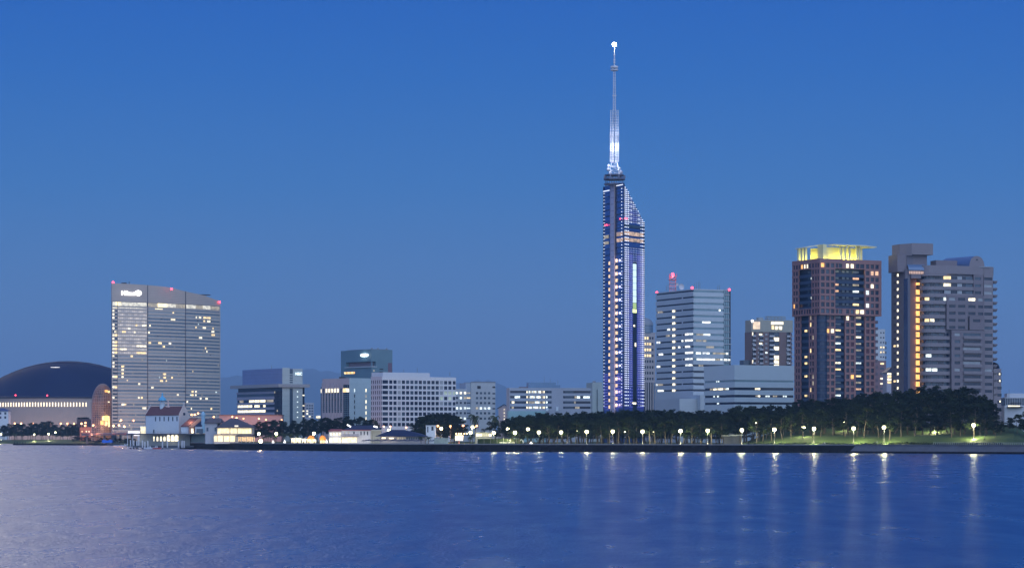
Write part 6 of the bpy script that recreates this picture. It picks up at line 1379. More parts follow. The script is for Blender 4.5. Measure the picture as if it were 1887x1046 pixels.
def pier_deck():
    D = 1552; z = lambda y: Z(y, D); x0, x1 = X(236, D), X(376, D)
    r = thing('pier_terrace', 'dark pier deck under the chapel with arched warm lit windows beneath', 'pier', (x0, D, 0))
    Md = mat('deck_dark', (.07, .08, .10), .7, var=.3); t = MB(Md); t.box(x0, x1, D - 8, D + 26, z(800), z(798.2)); t.build('upper_deck', r)
    t = MB(Md); t.box(X(250, D), X(378, D), D - 12, D + 26, 1.0, 2.1); t.build('lower_deck', r)
    t = MB(mat('under_wall', (.20, .24, .27), .7, var=.2)); t.box(X(258, D), X(350, D), D, D + 20, 2.1, z(800)); t.build('storey_wall', r)
    t = MB(mat('teal_annex', (.14, .20, .22), .6)); t.box(X(352, D), X(376, D), D + 1, D + 18, 2.1, z(800)); t.build('annex_wall', r)
    f = Face([(X(258, D), D), (X(350, D), D)])
    def arch(px0, px1, y0, y1, m):
        u0, u1 = f.u(px0), f.u(px1); hw = (u1 - u0) / 2; c = (u0 + u1) / 2; zb, zs = z(y1), z(y0) - hw; P = [(c - hw, zb), (c + hw, zb), (c + hw, zs)] + [(c + hw * math.cos(R(a)), zs + hw * math.sin(R(a))) for a in range(20, 180, 20)] + [(c - hw, zs)]
        o = f.p[0]; k = len(P); t = MB(m); t.add([(o.x + u, D - .15, zz) for u, zz in P] + [(o.x + u, D + .1, zz) for u, zz in P], [tuple(range(k)), tuple(range(2 * k - 1, k - 1, -1))] + [(i, (i + 1) % k, k + (i + 1) % k, k + i) for i in range(k)]); t.build('arched_window', r)
    for a, c in ((307.6, 313.3), (315, 321.4), (322.2, 328.6)): arch(a, c, 800.8, 812.3, M_cream)
    for a, c in ((282.6, 284.8), (288.6, 291.6), (295, 298.4), (301.3, 305)): arch(a, c, 803.5, 812, M_cream)
    t = MB(M_steel)
    for i in range(30): xx = x0 + (x1 - x0) * i / 29; t.tube((xx, D - 7.8, z(798.2)), (xx, D - 7.8, z(795.2)), .05, n=3)
    t.box(x0, x1, D - 7.9, D - 7.75, z(795.3), z(794.9)); t.build('railing', r)
    t = MB(M_steel); t.hexa([(X(332, D), D - 5, 4), (X(333, D), D - 5, 4), (X(345.5, D), D - 5, z(800)), (X(344, D), D - 5, z(800)), (X(332, D), D - 3.5, 4), (X(333, D), D - 3.5, 4), (X(345.5, D), D - 3.5, z(800)), (X(344, D), D - 3.5, z(800))]); t.build('stair', r)
    t = MB(M_white)
    for i in range(9): t.tube((X(238 + i * 3.1, D), D - 6, -1), (X(238 + i * 3.1, D), D - 6, z(800)), .22, n=5) if i % 3 == 0 else None
    t.build('deck_post', r)
    light(r, (X(318, D), D - 4, 6), (1, .8, .5), 500); light(r, (X(258, D), D - 4, 7), (1, .9, .8), 500)
    r = thing('white_pier_sign', 'long white lit sign board with no readable letters on the pier deck', 'sign', (X(246, 1544), 1544, z(798)))
    t = MB(mat('pier_sign_white', (.8, .8, .8), .5, emit=(1, .93, .85), es=.9, evar=.5, evs=.8)); t.box(X(236, 1544), X(257.5, 1544), 1543.8, 1544.2, z(797.8), z(793.6)); t.build('board', r); t = MB(M_steel); [t.box(X(p, 1544), X(p, 1544) + .2, 1544.22, 1544.5, z(798.2), z(794)) for p in (238, 247, 256)]; t.build('sign_frame', r)
    r = thing('bright_kiosk', 'small brightly lit cream kiosk at the left end of the chapel', 'kiosk', (X(262, 1556), 1556, z(798.2)))
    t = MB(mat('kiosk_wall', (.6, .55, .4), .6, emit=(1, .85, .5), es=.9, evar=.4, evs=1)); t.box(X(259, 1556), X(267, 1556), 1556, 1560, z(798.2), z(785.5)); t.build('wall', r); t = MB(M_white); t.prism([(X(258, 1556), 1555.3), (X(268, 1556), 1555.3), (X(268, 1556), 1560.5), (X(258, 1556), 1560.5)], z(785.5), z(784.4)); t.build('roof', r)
    light(r, (X(258, 1550), 1550, z(790)), (1, .85, .55), 500)
    # lit mooring awning and piles
    r = thing('boarding_awning', 'white lit boarding awning under the left end of the pier deck', 'awning', (X(254, 1543), 1543, 2))
    t = MB(mat('awning_white', (.7, .7, .7), .5, emit=(1, .95, .85), es=1.2)); t.hexa([(X(247, 1543), 1541, z(802.2)), (X(257, 1543), 1541, z(802.2)), (X(257, 1543), 1544, z(801.6)), (X(247, 1543), 1544, z(801.6)), (X(247, 1543), 1541, z(801.4)), (X(257, 1543), 1541, z(801.4)), (X(257, 1543), 1544, z(800.9)), (X(247, 1543), 1544, z(800.9))]); t.build('canopy', r); t = MB(M_white); t.box(X(255.5, 1543), X(257.3, 1543), 1542, 1543, 2, z(801.7)); t.build('post', r)
    items = []; first_ = None
    for px, y0, dd in ((240.5, 810, -10), (246.5, 811, -8), (252, 812, -9), (262.5, 810.5, -12), (267, 813, -12), (272.5, 812, -12), (299.5, 812.5, -13), (308.5, 812, -13), (329, 811, -12), (335.5, 811.5, -14), (339.3, 811.5, -14)):
        DD = D + dd; 
        if first_ is None:
            first_ = thing('mooring_pile', '', 'mooring pile', (0, 0, 0)); t = MB(mat('pile_white', (.55, .57, .62), .6)); t.tube((0, 0, -3), (0, 0, 4.6), .42, .42, 8); t.lathe((0, 0, 4.6), [(.5, 0), (.45, .2), (.1, .35)], n=8); t.build('shaft', first_); t = MB(M_black); t.lathe((0, 0, 0), [(.46, -.4), (.46, .7)], n=8); t.build('wet_band', first_); o = first_
        else: o = copy_tree(first_)
        o.location = (X(px, DD), DD, 0); o.scale = (1, 1, Z(y0, DD) / 4.9); o['group'] = 'white mooring piles by the pier'; items.append((px, o))
    for i, (px, o) in enumerate(items): o['label'] = 'white mooring pile standing in the water by the pier, %s from the left' % ORD[i]
pier_deck()

def make_boat(name, label, px, D, L, hullm, cabin=True, rz=0):
    r = thing(name, label, 'boat', (X(px, D), D, 0)); mb = MB(hullm); n = 9; vs = []
    for i in range(n):
        t = i / (n - 1); x = (t - .5) * L; w_ = L * .16 * (1 - max(0, t - .35) ** 2 * 2.2); k = max(.02, w_); sh = .25 * t * t
        vs += [(r.location.x + x, D, -.35), (r.location.x + x, D - k * .8, -.1), (r.location.x + x, D - k, .75 + sh), (r.location.x + x, D + k, .75 + sh), (r.location.x + x, D + k * .8, -.1)]
    mb.add(vs, [(5 * i + j, 5 * i + 5 + j, 5 * i + 5 + (j + 1) % 5, 5 * i + (j + 1) % 5) for i in range(n - 1) for j in range(5)] + [(0, 1, 2, 3, 4), tuple(5 * (n - 1) + j for j in (4, 3, 2, 1, 0))]); mb.build('hull', r)
    if cabin:
        x = r.location.x; mb = MB(M_white); mb.hexa([(x - L * .2, D - .7, .8), (x + L * .12, D - .7, .8), (x + L * .12, D + .7, .8), (x - L * .2, D + .7, .8), (x - L * .18, D - .6, 2.0), (x + L * .04, D - .6, 2.0), (x + L * .04, D + .6, 2.0), (x - L * .18, D + .6, 2.0)]); mb.build('cabin', r)
        f = Face([(x - L * .16, D - .68), (x + L * .05, D - .68)]); panes(r, 'cabin_window', [(f, .1, f.L - .1, 1.25, 1.75, -.12, .0, M_dark)])
    return r
Mred = mat('red_hull', (.42, .05, .05), .4); make_boat('small_boat', 'small red boat moored below the chapel deck', 289, 1530, 5.2, Mred)
make_boat('white_boat', 'low white motorboat moored left of the red boat', 276, 1536, 7, M_white); make_boat('long_boat', 'pale low boat moored in front of the arched windows', 318, 1532, 8.5, mat('grey_hull', (.25, .27, .30), .5), False)
make_boat('white_dinghy', 'white dinghy lying past the pale end of the far jetty', 222, 2030, 11, M_white, False); make_boat('moored_cruiser', 'pale cabin boat right beside the pale jetty end', 233, 1960, 9, M_white)

# ---------- lit restaurant
def restaurant():
    D = 1452; z = lambda y: Z(y, D); r = thing('lit_restaurant', 'two-storey seaside restaurant with hipped dark roof and glowing yellow windows', 'restaurant', (X(425, D), D, 3.9))
    Mw = mat('restaurant_wall', (.50, .46, .42), .7); x = lambda p, d=0: X(p, D + d)
    t = MB(Mw); t.box(x(394), x(440), D, D + 16, 3.5, z(799.5)); t.box(x(400), x(463.5), D + .5, D + 16, z(799.5), z(787)); t.build('wall', r)
    t = MB(mat('restaurant_side_wall', (.34, .37, .42), .7)); t.box(x(377.5), x(399.8), D + 2, D + 18, 3.5, z(777.5)); t.build('side_wall', r)
    t = MB(mat('hip_roof', (.085, .08, .10), .7, lines=(.5, .2, .7)))
    def hip(x0, x1, d0, d1, ze, xr0, xr1, dr, zr, nm):
        t = MB(MATS['hip_roof']); P = [(x0, D + d0, ze), (x1, D + d0, ze), (x1, D + d1, ze), (x0, D + d1, ze), (xr0, D + dr, zr), (xr1, D + dr, zr)]; t.add(P + [(p[0], p[1], p[2] - .35) for p in P[:4]], [(0, 1, 5, 4), (1, 2, 5), (2, 3, 4, 5), (3, 0, 4), (6, 7, 1, 0), (7, 8, 2, 1), (8, 9, 3, 2), (9, 6, 0, 3), (9, 8, 7, 6)]); t.build(nm, r)
    hip(x(398.5), x(466.5), -1.8, 18, z(786.3), x(421), x(434), 9, z(770.2), 'roof'); hip(x(376.2), x(407), .6, 19.5, z(778), x(381), x(404), 10, z(770), 'side_roof'); hip(x(437), x(470), -7, .2, z(803), x(441), x(462), -.1, z(798.8), 'annex_roof')
    t = MB(Mw); [t.box(x(p), x(p) + .35, D - 6.5, D - 6.1, 3.9, z(803.2)) for p in (439.5, 447, 455, 462, 469)]; t.build('annex_post', r)
    f1 = Face([(x(400), D + .5), (x(463.5), D + .5)]); f0 = Face([(x(394), D), (x(440), D)]); fa = Face([(x(438), D - 6), (x(470), D - 6)]); Mg = mat('lit_dining_glass', (.5, .5, .4), .4, emit=(1, .80, .40), es=1.15, evar=.4, evs=.5); Ma = mat('lit_slat_wall', (.4, .3, .2), .5, emit=(1, .62, .27), es=.9, evar=.6, evs=1.3); it = []
    for a, c in ((401, 408.5), (409, 416.5), (417, 423), (424.8, 431), (431.5, 437.2), (438.5, 445), (445.4, 451.5), (451.9, 457.5), (457.9, 463)): it.append((f1, f1.u(a), f1.u(c), z(798.2), z(788.6), -.15, .1, Mg))
    for a, c in ((394.3, 399.8), (401.3, 410.5), (412.8, 422.6), (424, 433)): it.append((f0, f0.u(a), f0.u(c), z(813), z(803), -.15, .1, Mg))
    for i in range(10): it.append((fa, fa.u(439 + i * 3.1), fa.u(441.3 + i * 3.1), z(812.5), z(804.2), -.1, .1, Ma))
    for i in range(2): fs = Face([(x(378), D + 2), (x(399), D + 2)]); it.append((fs, fs.u(380.5 + i * 15), fs.u(384 + i * 15), z(794), z(787), -.12, .1, M_dark2))
    panes(r, 'window', it)
    t = MB(mat('parasol_white_lit', (.7, .65, .55), .6, emit=(1, .8, .5), es=.8)); t.prism([(x(433), D - 2.4), (x(440), D - 2.4), (x(437), D - 2)], z(785.8), z(783)); t.build('roof_light', r)
    t = MB(M_steel); f0.slab(t, 0, f0.L, z(799.5), z(798.9), -1.5, 0); t.build('canopy_edge', r)
    for px, dd, pw in ((405, -3, 350), (425, -3, 350), (450, -3, 300), (455, -9, 350)): light(r, (x(px), D + dd, z(802)), (1, .75, .42), pw)
    mb = MB(mat('quay_beacon_light', (1, .8, .5), .4, var=0, emit=(1, .72, .35), es=30)); 
    r = thing('quay_beacon', 'very bright orange quay light at the seawall edge right of the restaurant', 'lamp', (X(480.5, 1401), 1401, 3.9)); mb.ball((X(480.5, 1401), 1401, Z(812.3, 1401)), 1.0, nu=12, nv=8); mb.build('lamp_head', r); t = MB(M_black); t.lathe((X(480.5, 1401), 1401, 0), [(.4, 3.9), (.3, 4.3), (.12, 4.4), (.12, Z(813.5, 1401) - .1)], n=8); t.build('post', r); light(r, (X(480.5, 1401), 1399.2, 5.0), (1, .62, .3), 2500)
restaurant()

# ---------- stalls, tents, white-lit restaurant, pavilion
def middle_front():
    D = 1385; z = lambda y: Z(y, D); x = lambda p: X(p, D); stall = None; items = []
    Ms = mat('lit_stall_front', (.5, .45, .35), .6, emit=(1, .78, .42), es=1.3, evar=.7, evs=.7)
    for i, (a, c, yt) in enumerate(((536.5, 545, 808), (545.5, 555, 807.5), (556, 565, 809), (566, 575, 810), (575.5, 583, 810))):
        r = thing('market_stall', 'small market stall glowing cream on the quay, %s from the left of its row' % ORD[i], 'stall', (x((a + c) / 2), D, 3.9), 'lit market stalls on the quay')
        t = MB(M_white); t.box(x(a), x(c) - .15, D, D + 3, 3.9, z(yt)); t.build('booth', r); t = MB(M_white); t.prism([(x(a) - .2, D - 1), (x(c) + .0, D - 1), (x(c) + .0, D + 3), (x(a) - .2, D + 3)], z(yt) + .01, z(yt) + .35); t.build('awning', r)
        f = Face([(x(a), D), (x(c), D)]); panes(r, 'lit_front', [(f, .2, f.L - .3, 4.3, z(yt) - .1, -.12, .05, Ms)])
        t = MB(M_black); [t.box(x(a) + .8 + q, x(a) + 1.3 + q, D - .5, D - .2, 3.95, 5.0) for q in (0,)]; t.build('menu_board', r)
        light(r, (x((a + c) / 2), D - 2, 6.2), (1, .8, .45), 260)
    Mt = mat('orange_canvas', (.62, .25, .05), .7, var=.2, vs=1, emit=(1, .42, .08), es=.35)
    for i, (a, c, y0, y1) in enumerate(((564.5, 577.5, 802, 810), (586.5, 598, 801.5, 809.5))):
        r = thing('orange_tent', 'orange lit marquee tent %s' % ('behind the stalls' if i == 0 else 'beside the white lit restaurant'), 'tent', (x((a + c) / 2), D + 7, 3.9), 'orange tents on the quay')
        cx, hw = x((a + c) / 2), (x(c) - x(a)) / 2; t = MB(Mt); n = 10; vs = []
        for bb in (0, 5):
            for k in range(n + 1): an = math.pi * k / n; vs.append((cx - hw * math.cos(an), D + 7 + bb, z(y1) + (z(y0) - z(y1)) * math.sin(an)))
        t.add(vs, [(k, k + 1, n + 2 + k, n + 1 + k) for k in range(n)] + [tuple(range(n, -1, -1)), tuple(range(n + 1, 2 * n + 2))]); t.build('canopy', r); t = MB(M_steel); [t.tube((cx + q * hw * .97, D + 7 + e, 3.9), (cx + q * hw * .97, D + 7 + e, z(y1)), .1, n=4) for q in (-1, 1) for e in (.1, 4.9)]; t.build('pole', r)
        t = MB(Ms); t.box(cx - hw * .9, cx + hw * .9, D + 11, D + 11.2, 4.1, z(y1) - .3); t.build('lit_back', r)
        light(r, (cx, D + 6, z(y1) - .6), (1, .5, .2), 500)
    # low green-lit kiosk roof
    # white-lit restaurant
    D = 1380; x = lambda p: X(p, D); z = lambda y: Z(y, D)
    r = thing('white_lit_restaurant', 'brightly floodlit white restaurant with red roof edge and balcony', 'restaurant', (x(650), D, 3.9)); Mw = mat('floodlit_white', (.62, .60, .58), .7, var=.1, vs=.6); Mr = mat('red_tiles_thin', (.25, .04, .05), .7)
    t = MB(Mw); t.box(x(606), x(628.9), D, D + 14, 3.5, z(794)); t.box(x(629), x(683), D + .6, D + 14, 3.5, z(792.5)); t.build('wall', r)
    t = MB(mat('cream_colonnade', (.60, .58, .46), .7)); t.box(x(683.1), x(700), D + 3, D + 14, 3.5, z(792)); [t.box(x(684 + i * 3.3), x(685.2 + i * 3.3), D + 1.2, D + 1.8, 3.9, z(793)) for i in range(6)]; t.box(x(683.2), x(705), D + .8, D + 3, z(793), z(791.4)); t.build('colonnade', r)
    t = MB(Mr); t.hexa([(x(605), D - .6, z(794)), (x(629), D - .6, z(794)), (x(629), D + 7, z(790.8)), (x(608), D + 7, z(790.8)), (x(605), D - .6, z(794) + .3), (x(629), D - .6, z(794) + .3), (x(629), D + 7, z(790.8) + .3), (x(608), D + 7, z(790.8) + .3)]); t.build('low_roof', r)
    t = MB(Mr); t.box(x(629.2), x(683.2), D + .1, D + 14, z(792.5) + .01, z(791.2)); t.build('roof_edge', r)
    t = MB(M_navy); P = [(x(632), D + 6, z(791.2)), (x(700), D + 6, z(791.2)), (x(700), D + 20, z(791.2)), (x(632), D + 20, z(791.2)), (x(646), D + 13, z(783)), (x(690), D + 13, z(783))]; t.add(P, [(0, 1, 5, 4), (1, 2, 5), (2, 3, 4, 5), (3, 0, 4), (3, 2, 1, 0)]); t.build('main_roof', r)
    Mst = mat('lit_roof_strip', (.7, .7, .7), .5, var=0, emit=(1, .98, .95), es=2.2); 
    for (a, ya, c, yc, dd) in ((638.5, 781.8, 645.5, 785.8, 5), (687.5, 784.6, 694.8, 786.6, 5)): t = MB(Mst); t.tube((x(a), D + dd, z(ya)), (x(c), D + dd, z(yc)), .42, n=6); t.build('roof_strip_light', r); t = MB(M_steel); t.tube((x(c), D + dd, z(yc)), (x(c), D + dd, z(792)), .1, n=4); t.build('strip_post', r)
    f = Face([(x(606), D - .05), (x(628.9), D - .05)]); g = Face([(x(629), D + .6), (x(683), D + .6)]); Ml = mat('lit_shopfront', (.5, .5, .4), .5, emit=(1, .80, .50), es=1.35, evar=.6, evs=.6); it = []
    for i in range(4): it.append((f, f.u(607.2 + i * 5.4), f.u(611.8 + i * 5.4), z(814.5), z(806), -.1, .1, Ml))
    for i in range(4): it.append((f, f.u(608 + i * 5.4), f.u(611.2 + i * 5.4), z(801.5), z(797), -.1, .1, M_cream))
    for i in range(5): it.append((g, g.u(630 + i * 5.6), g.u(635 + i * 5.6), z(814.8), z(805.5), -.1, .1, Ml))
    for px in (634, 641, 651): it.append((g, g.u(px), g.u(px + 2.6), z(799), z(794.8), -.1, .1, M_dim if px < 650 else M_dark))
    for px in (664.3, 670.3, 676.3): it.append((g, g.u(px), g.u(px + 1.9), z(801), z(794.2), -.1, .1, M_black))
    panes(r, 'window', it)
    t = MB(mat('balcony_mauve', (.16, .11, .13), .7)); t.box(x(630), x(661.5), D - 1.6, D + .5, z(803.6), z(803)); [t.box(x(630 + i * 2.42), x(630.5 + i * 2.42), D - 1.6, D - 1.45, z(803), z(799.8)) for i in range(14)]; t.box(x(630), x(661.7), D - 1.62, D - 1.42, z(799.9), z(799.4)); t.build('balcony', r)
    for px, pw in ((612, 900), (624, 900), (638, 900), (655, 900), (672, 500), (690, 350)): light(r, (x(px), D - 5, 6.5), (1, .84, .66), pw * .42)
    # pavilion
    D = 1352; r = thing('dark_roof_pavilion', 'low pavilion with broad navy hipped roof and two bright lamps under its eave', 'pavilion', (x(738), D, 3.9)); x = lambda p: X(p, D); z = lambda y: Z(y, D)
    t = MB(mat('pavilion_wall', (.28, .26, .28), .7)); t.box(x(700), x(783), D, D + 12, 3.5, z(803)); t.build('wall', r)
    t = MB(M_navy); P = [(x(691), D - 2, z(803.6)), (x(789), D - 2, z(803.6)), (x(789), D + 14, z(803.6)), (x(691), D + 14, z(803.6)), (x(720), D + 6, z(791.3)), (x(744), D + 6, z(791.3)), (x(776), D + 6, z(798.5))]
    t.add(P, [(0, 1, 6, 5, 4), (1, 2, 6), (2, 3, 4, 5, 6), (3, 0, 4), (3, 2, 1, 0)]); t.build('roof', r)
    f = Face([(x(700), D), (x(783), D)]); panes(r, 'window', [(f, f.u(703.5), f.u(711), z(807.5), z(805.4), -1.2, -.8, M_cream), (f, f.u(717), f.u(726), z(808), z(806), -1.2, -.8, M_cream)] + [(f, f.u(732 + i * 4.2), f.u(735 + i * 4.2), z(809), z(805), -.1, .1, M_dim if i < 4 else M_dark2) for i in range(10)])
    light(r, (x(707), D - 3, z(806)), (1, .9, .7), 300); light(r, (x(722), D - 3, z(806)), (1, .9, .7), 300)
    # parasols
    first_ = None; D = 1336; n_ = 0
    for i, px in enumerate((670, 675, 680, 686, 691, 696, 701, 707, 712, 718, 723, 728, 734, 739, 745, 750, 755, 760, 766, 771, 777, 794, 800, 806)):
        DD = D + (i % 3) * 3 - (12 if px > 760 else 0)
        if first_ is None:
            first_ = thing('parasol', '', 'parasol', (0, 0, 0)); t = MB(mat('navy_canvas', (.025, .035, .09), .7)); t.lathe((0, 0, 0), [(1.75, 2.1), (1.7, 2.2), (.9, 2.65), (.05, 2.95)], n=8); t.build('canopy', first_); t = MB(M_steel); t.tube((0, 0, 0), (0, 0, 2.9), .05, n=5); t.lathe((0, 0, 0), [(.35, 0), (.3, .12)], n=8); t.build('pole', first_); t = MB(M_white); t.lathe((0, 0, .72), [(.6, 0), (.6, .05)], n=10); t.build('table_top', first_); o = first_
        else: o = copy_tree(first_)
        o.location = (X(px, DD), DD, 3.95); o.rotation_euler = (0, 0, i); o.scale = (.8, .8, .66 + .08 * (i % 3)); o['group'] = 'navy parasols on the terrace'; o['label'] = 'navy parasol with a white table on the pavilion terrace, %s from the left' % ORD[i]
    # square white tower
    D = 1362; x = lambda p: X(p, D); z = lambda y: Z(y, D); r = thing('white_square_tower', 'small square white tower with arched dark opening among dark trees', 'tower', (x(794), D, 3.9))
    t = MB(M_white); t.box(x(785), x(803), D, D + 5, 3.5, z(784)); t.box(x(784.5), x(803.5), D - .3, D + 5.3, z(784), z(783)); t.build('wall', r); f = Face([(x(785), D), (x(803), D)]); panes(r, 'opening', [(f, f.u(787.3), f.u(789.4), z(796), z(785.5), -.1, .1, M_dark2), (f, f.u(795), f.u(799), z(792.5), z(785), -.1, .1, M_dark)])
    # mural wall and lit signboard
    D = 1318; x = lambda p: X(p, D); z = lambda y: Z(y, D); r = thing('painted_wall', 'low pale green-grey wall panel on the quay beside palms', 'wall', (x(813), D, 3.9)); t = MB(mat('painted_panel', (.26, .31, .30), .7, var=.5, vs=.5)); t.box(x(800), x(826), D, D + .5, 3.9, z(806.5)); t.build('panel', r); t = MB(MATS['coping_concrete']); t.box(x(799.6), x(826.4), D - .15, D + .65, z(806.5) + .0, z(806.0)); t.build('wall_cap', r)
    D = 1330; x = lambda p: X(p, D); z = lambda y: Z(y, D); r = thing('glowing_signboard', 'big glowing cream signboard with unreadable lettering on a post by the quay', 'sign', (x(846), D, 3.9)); t = MB(mat('signboard_glow', (.7, .65, .5), .5, emit=(1, .87, .56), es=1.5, evar=.45, evs=1.4)); t.box(x(838.8), x(853.2), D, D + .5, z(811), z(801.5)); t.build('board', r); t = MB(mat('sign_post_red', (.25, .08, .07), .6)); t.box(x(844.5), x(847.2), D + .1, D + .4, 3.9, z(811)); t.build('post', r); light(r, (x(846), D - 3, 7), (1, .85, .6), 600)
    r = thing('light_string', 'row of small warm bulbs strung above the glowing signboard', 'string lights', (x(853), D + 4, z(798))); Mbulb = mat('bulb_warm', (1, .8, .5), .4, var=0, emit=(1, .72, .35), es=6)
    for px in (840.5, 845, 849.5, 855.5, 860): t = MB(Mbulb); t.ball((x(px), D + 4, z(798.5)), .38, nu=8, nv=5); t.build('bulb', r)
    t = MB(M_black); t.tube((x(838), D + 4, z(797.6)), (x(864), D + 4, z(797.6)), .08, n=4); t.tube((x(838), D + 4, z(797.6)), (x(838), D + 4, 3.8), .12, n=5); t.tube((x(864), D + 4, z(797.6)), (x(864), D + 4, 3.8), .12, n=5); t.build('cable_and_posts', r)
    D = 1372; x = lambda p: X(p, D); z = lambda y: Z(y, D); r = thing('yellow_lit_cafe', 'low cafe with long pale yellow lit window under a flat roof', 'cafe', (x(890), D, 3.9)); t = MB(mat('cafe_wall', (.34, .33, .28), .7)); t.box(x(876), x(907), D, D + 9, 3.5, z(797)); t.build('wall', r); t = MB(M_steel); t.box(x(875), x(909), D - 1.5, D + 9.5, z(797), z(796)); t.build('roof', r)
    f = Face([(x(876), D), (x(907), D)]); panes(r, 'window', [(f, f.u(877.4 + i * 5.8), f.u(882.6 + i * 5.8), z(803.2), z(798.5), -.1, .1, M_cream if i in (0, 1, 4) else M_dim) for i in range(5)])
    for px in (880, 895): light(r, (x(px), D - 3, z(800)), (.95, .95, .6), 500)
    D = 1322; x = lambda p: X(p, D); z = lambda y: Z(y, D); r = thing('terrace_roof', 'long thin dark terrace canopy on slim posts right of the glowing signboard', 'canopy', (x(922), D, 3.9)); t = MB(mat('canopy_grey', (.20, .19, .22), .7)); t.box(x(878), x(966), D, D + 6, z(804.8), z(804)); t.build('roof', r); t = MB(M_steel); [t.tube((x(p), D + .4, 3.9), (x(p), D + .4, z(804.8)), .1, n=5) for p in range(880, 966, 12)]; t.build('posts', r)
    t = MB(mat('hedge_green', (.03, .05, .02), .9, var=.5, vs=2, bump=1)); t.box(x(880), x(964), D + 4.5, D + 5.5, 3.9, 6.6); t.build('green_screen', r)
    D = 1292; items = []; first_ = None
    for i, px in enumerate((923.5, 931, 938, 945.5)):
        if first_ is None: first_ = thing('white_bench', '', 'bench', (0, 0, 0)); t = MB(mat('bench_white', (.75, .75, .7), .5)); t.box(-.8, .8, -.25, .25, .42, .5); t.build('seat', first_); t = MB(MATS['bench_white']); t.box(-.8, .8, .2, .28, .55, .9); t.build('backrest', first_); [(lambda q: (q.box(sx - .06, sx + .06, -.2, .2, 0, .42), q.build('leg', first_)))(MB(M_steel)) for sx in (-.65, .65)]; o = first_
        else: o = copy_tree(first_)
        o.location = (X(px, D), D, 3.95); o['label'] = 'white bench on the quay right of the lit palms, %s from the left' % ORD[i]; o['group'] = 'white benches on the quay'
    r = thing('white_sculpture', 'curved white arch sculpture on the quay left of the pine park', 'sculpture', (X(961, 1286), 1286, 3.9)); t = MB(M_white); pp = None
    for k in range(9): a = R(10 + k * 16); q = (X(961, 1286) + .9 * math.cos(a) * 1.0, 1286, 3.95 + 2.3 * math.sin(a)); t.tube(pp, q, .22, n=6) if pp else None; pp = q
    t.build('arch', r)
    for i, (px, D_, h) in enumerate(((503.2, 1404, 1.8), (524.5, 1402, 2.2), (602, 1396, 2.4), (978.5, 1262, 1.3))):
        r = thing('lit_bollard', 'small glowing white pointed quay light %s' % (('with two palms behind it', 'below a tall palm', 'just left of the white lit restaurant', 'at the quay edge left of the pines')[i]), 'bollard light', (X(px, D_), D_, 3.95), 'glowing quay lights'); t = MB(mat('bollard_glow', (.8, .8, .8), .5, var=0, emit=(1, .98, .95), es=1.6)); t.lathe((X(px, D_), D_, 3.95), [(.75, 0.2), (.7, .5), (.25, h * .7), (.05, h)], n=8); t.build('glow_cone', r); t = MB(M_steel); t.lathe((X(px, D_), D_, 3.95), [(.8, 0), (.8, .19)], n=8); t.build('base', r)
middle_front()

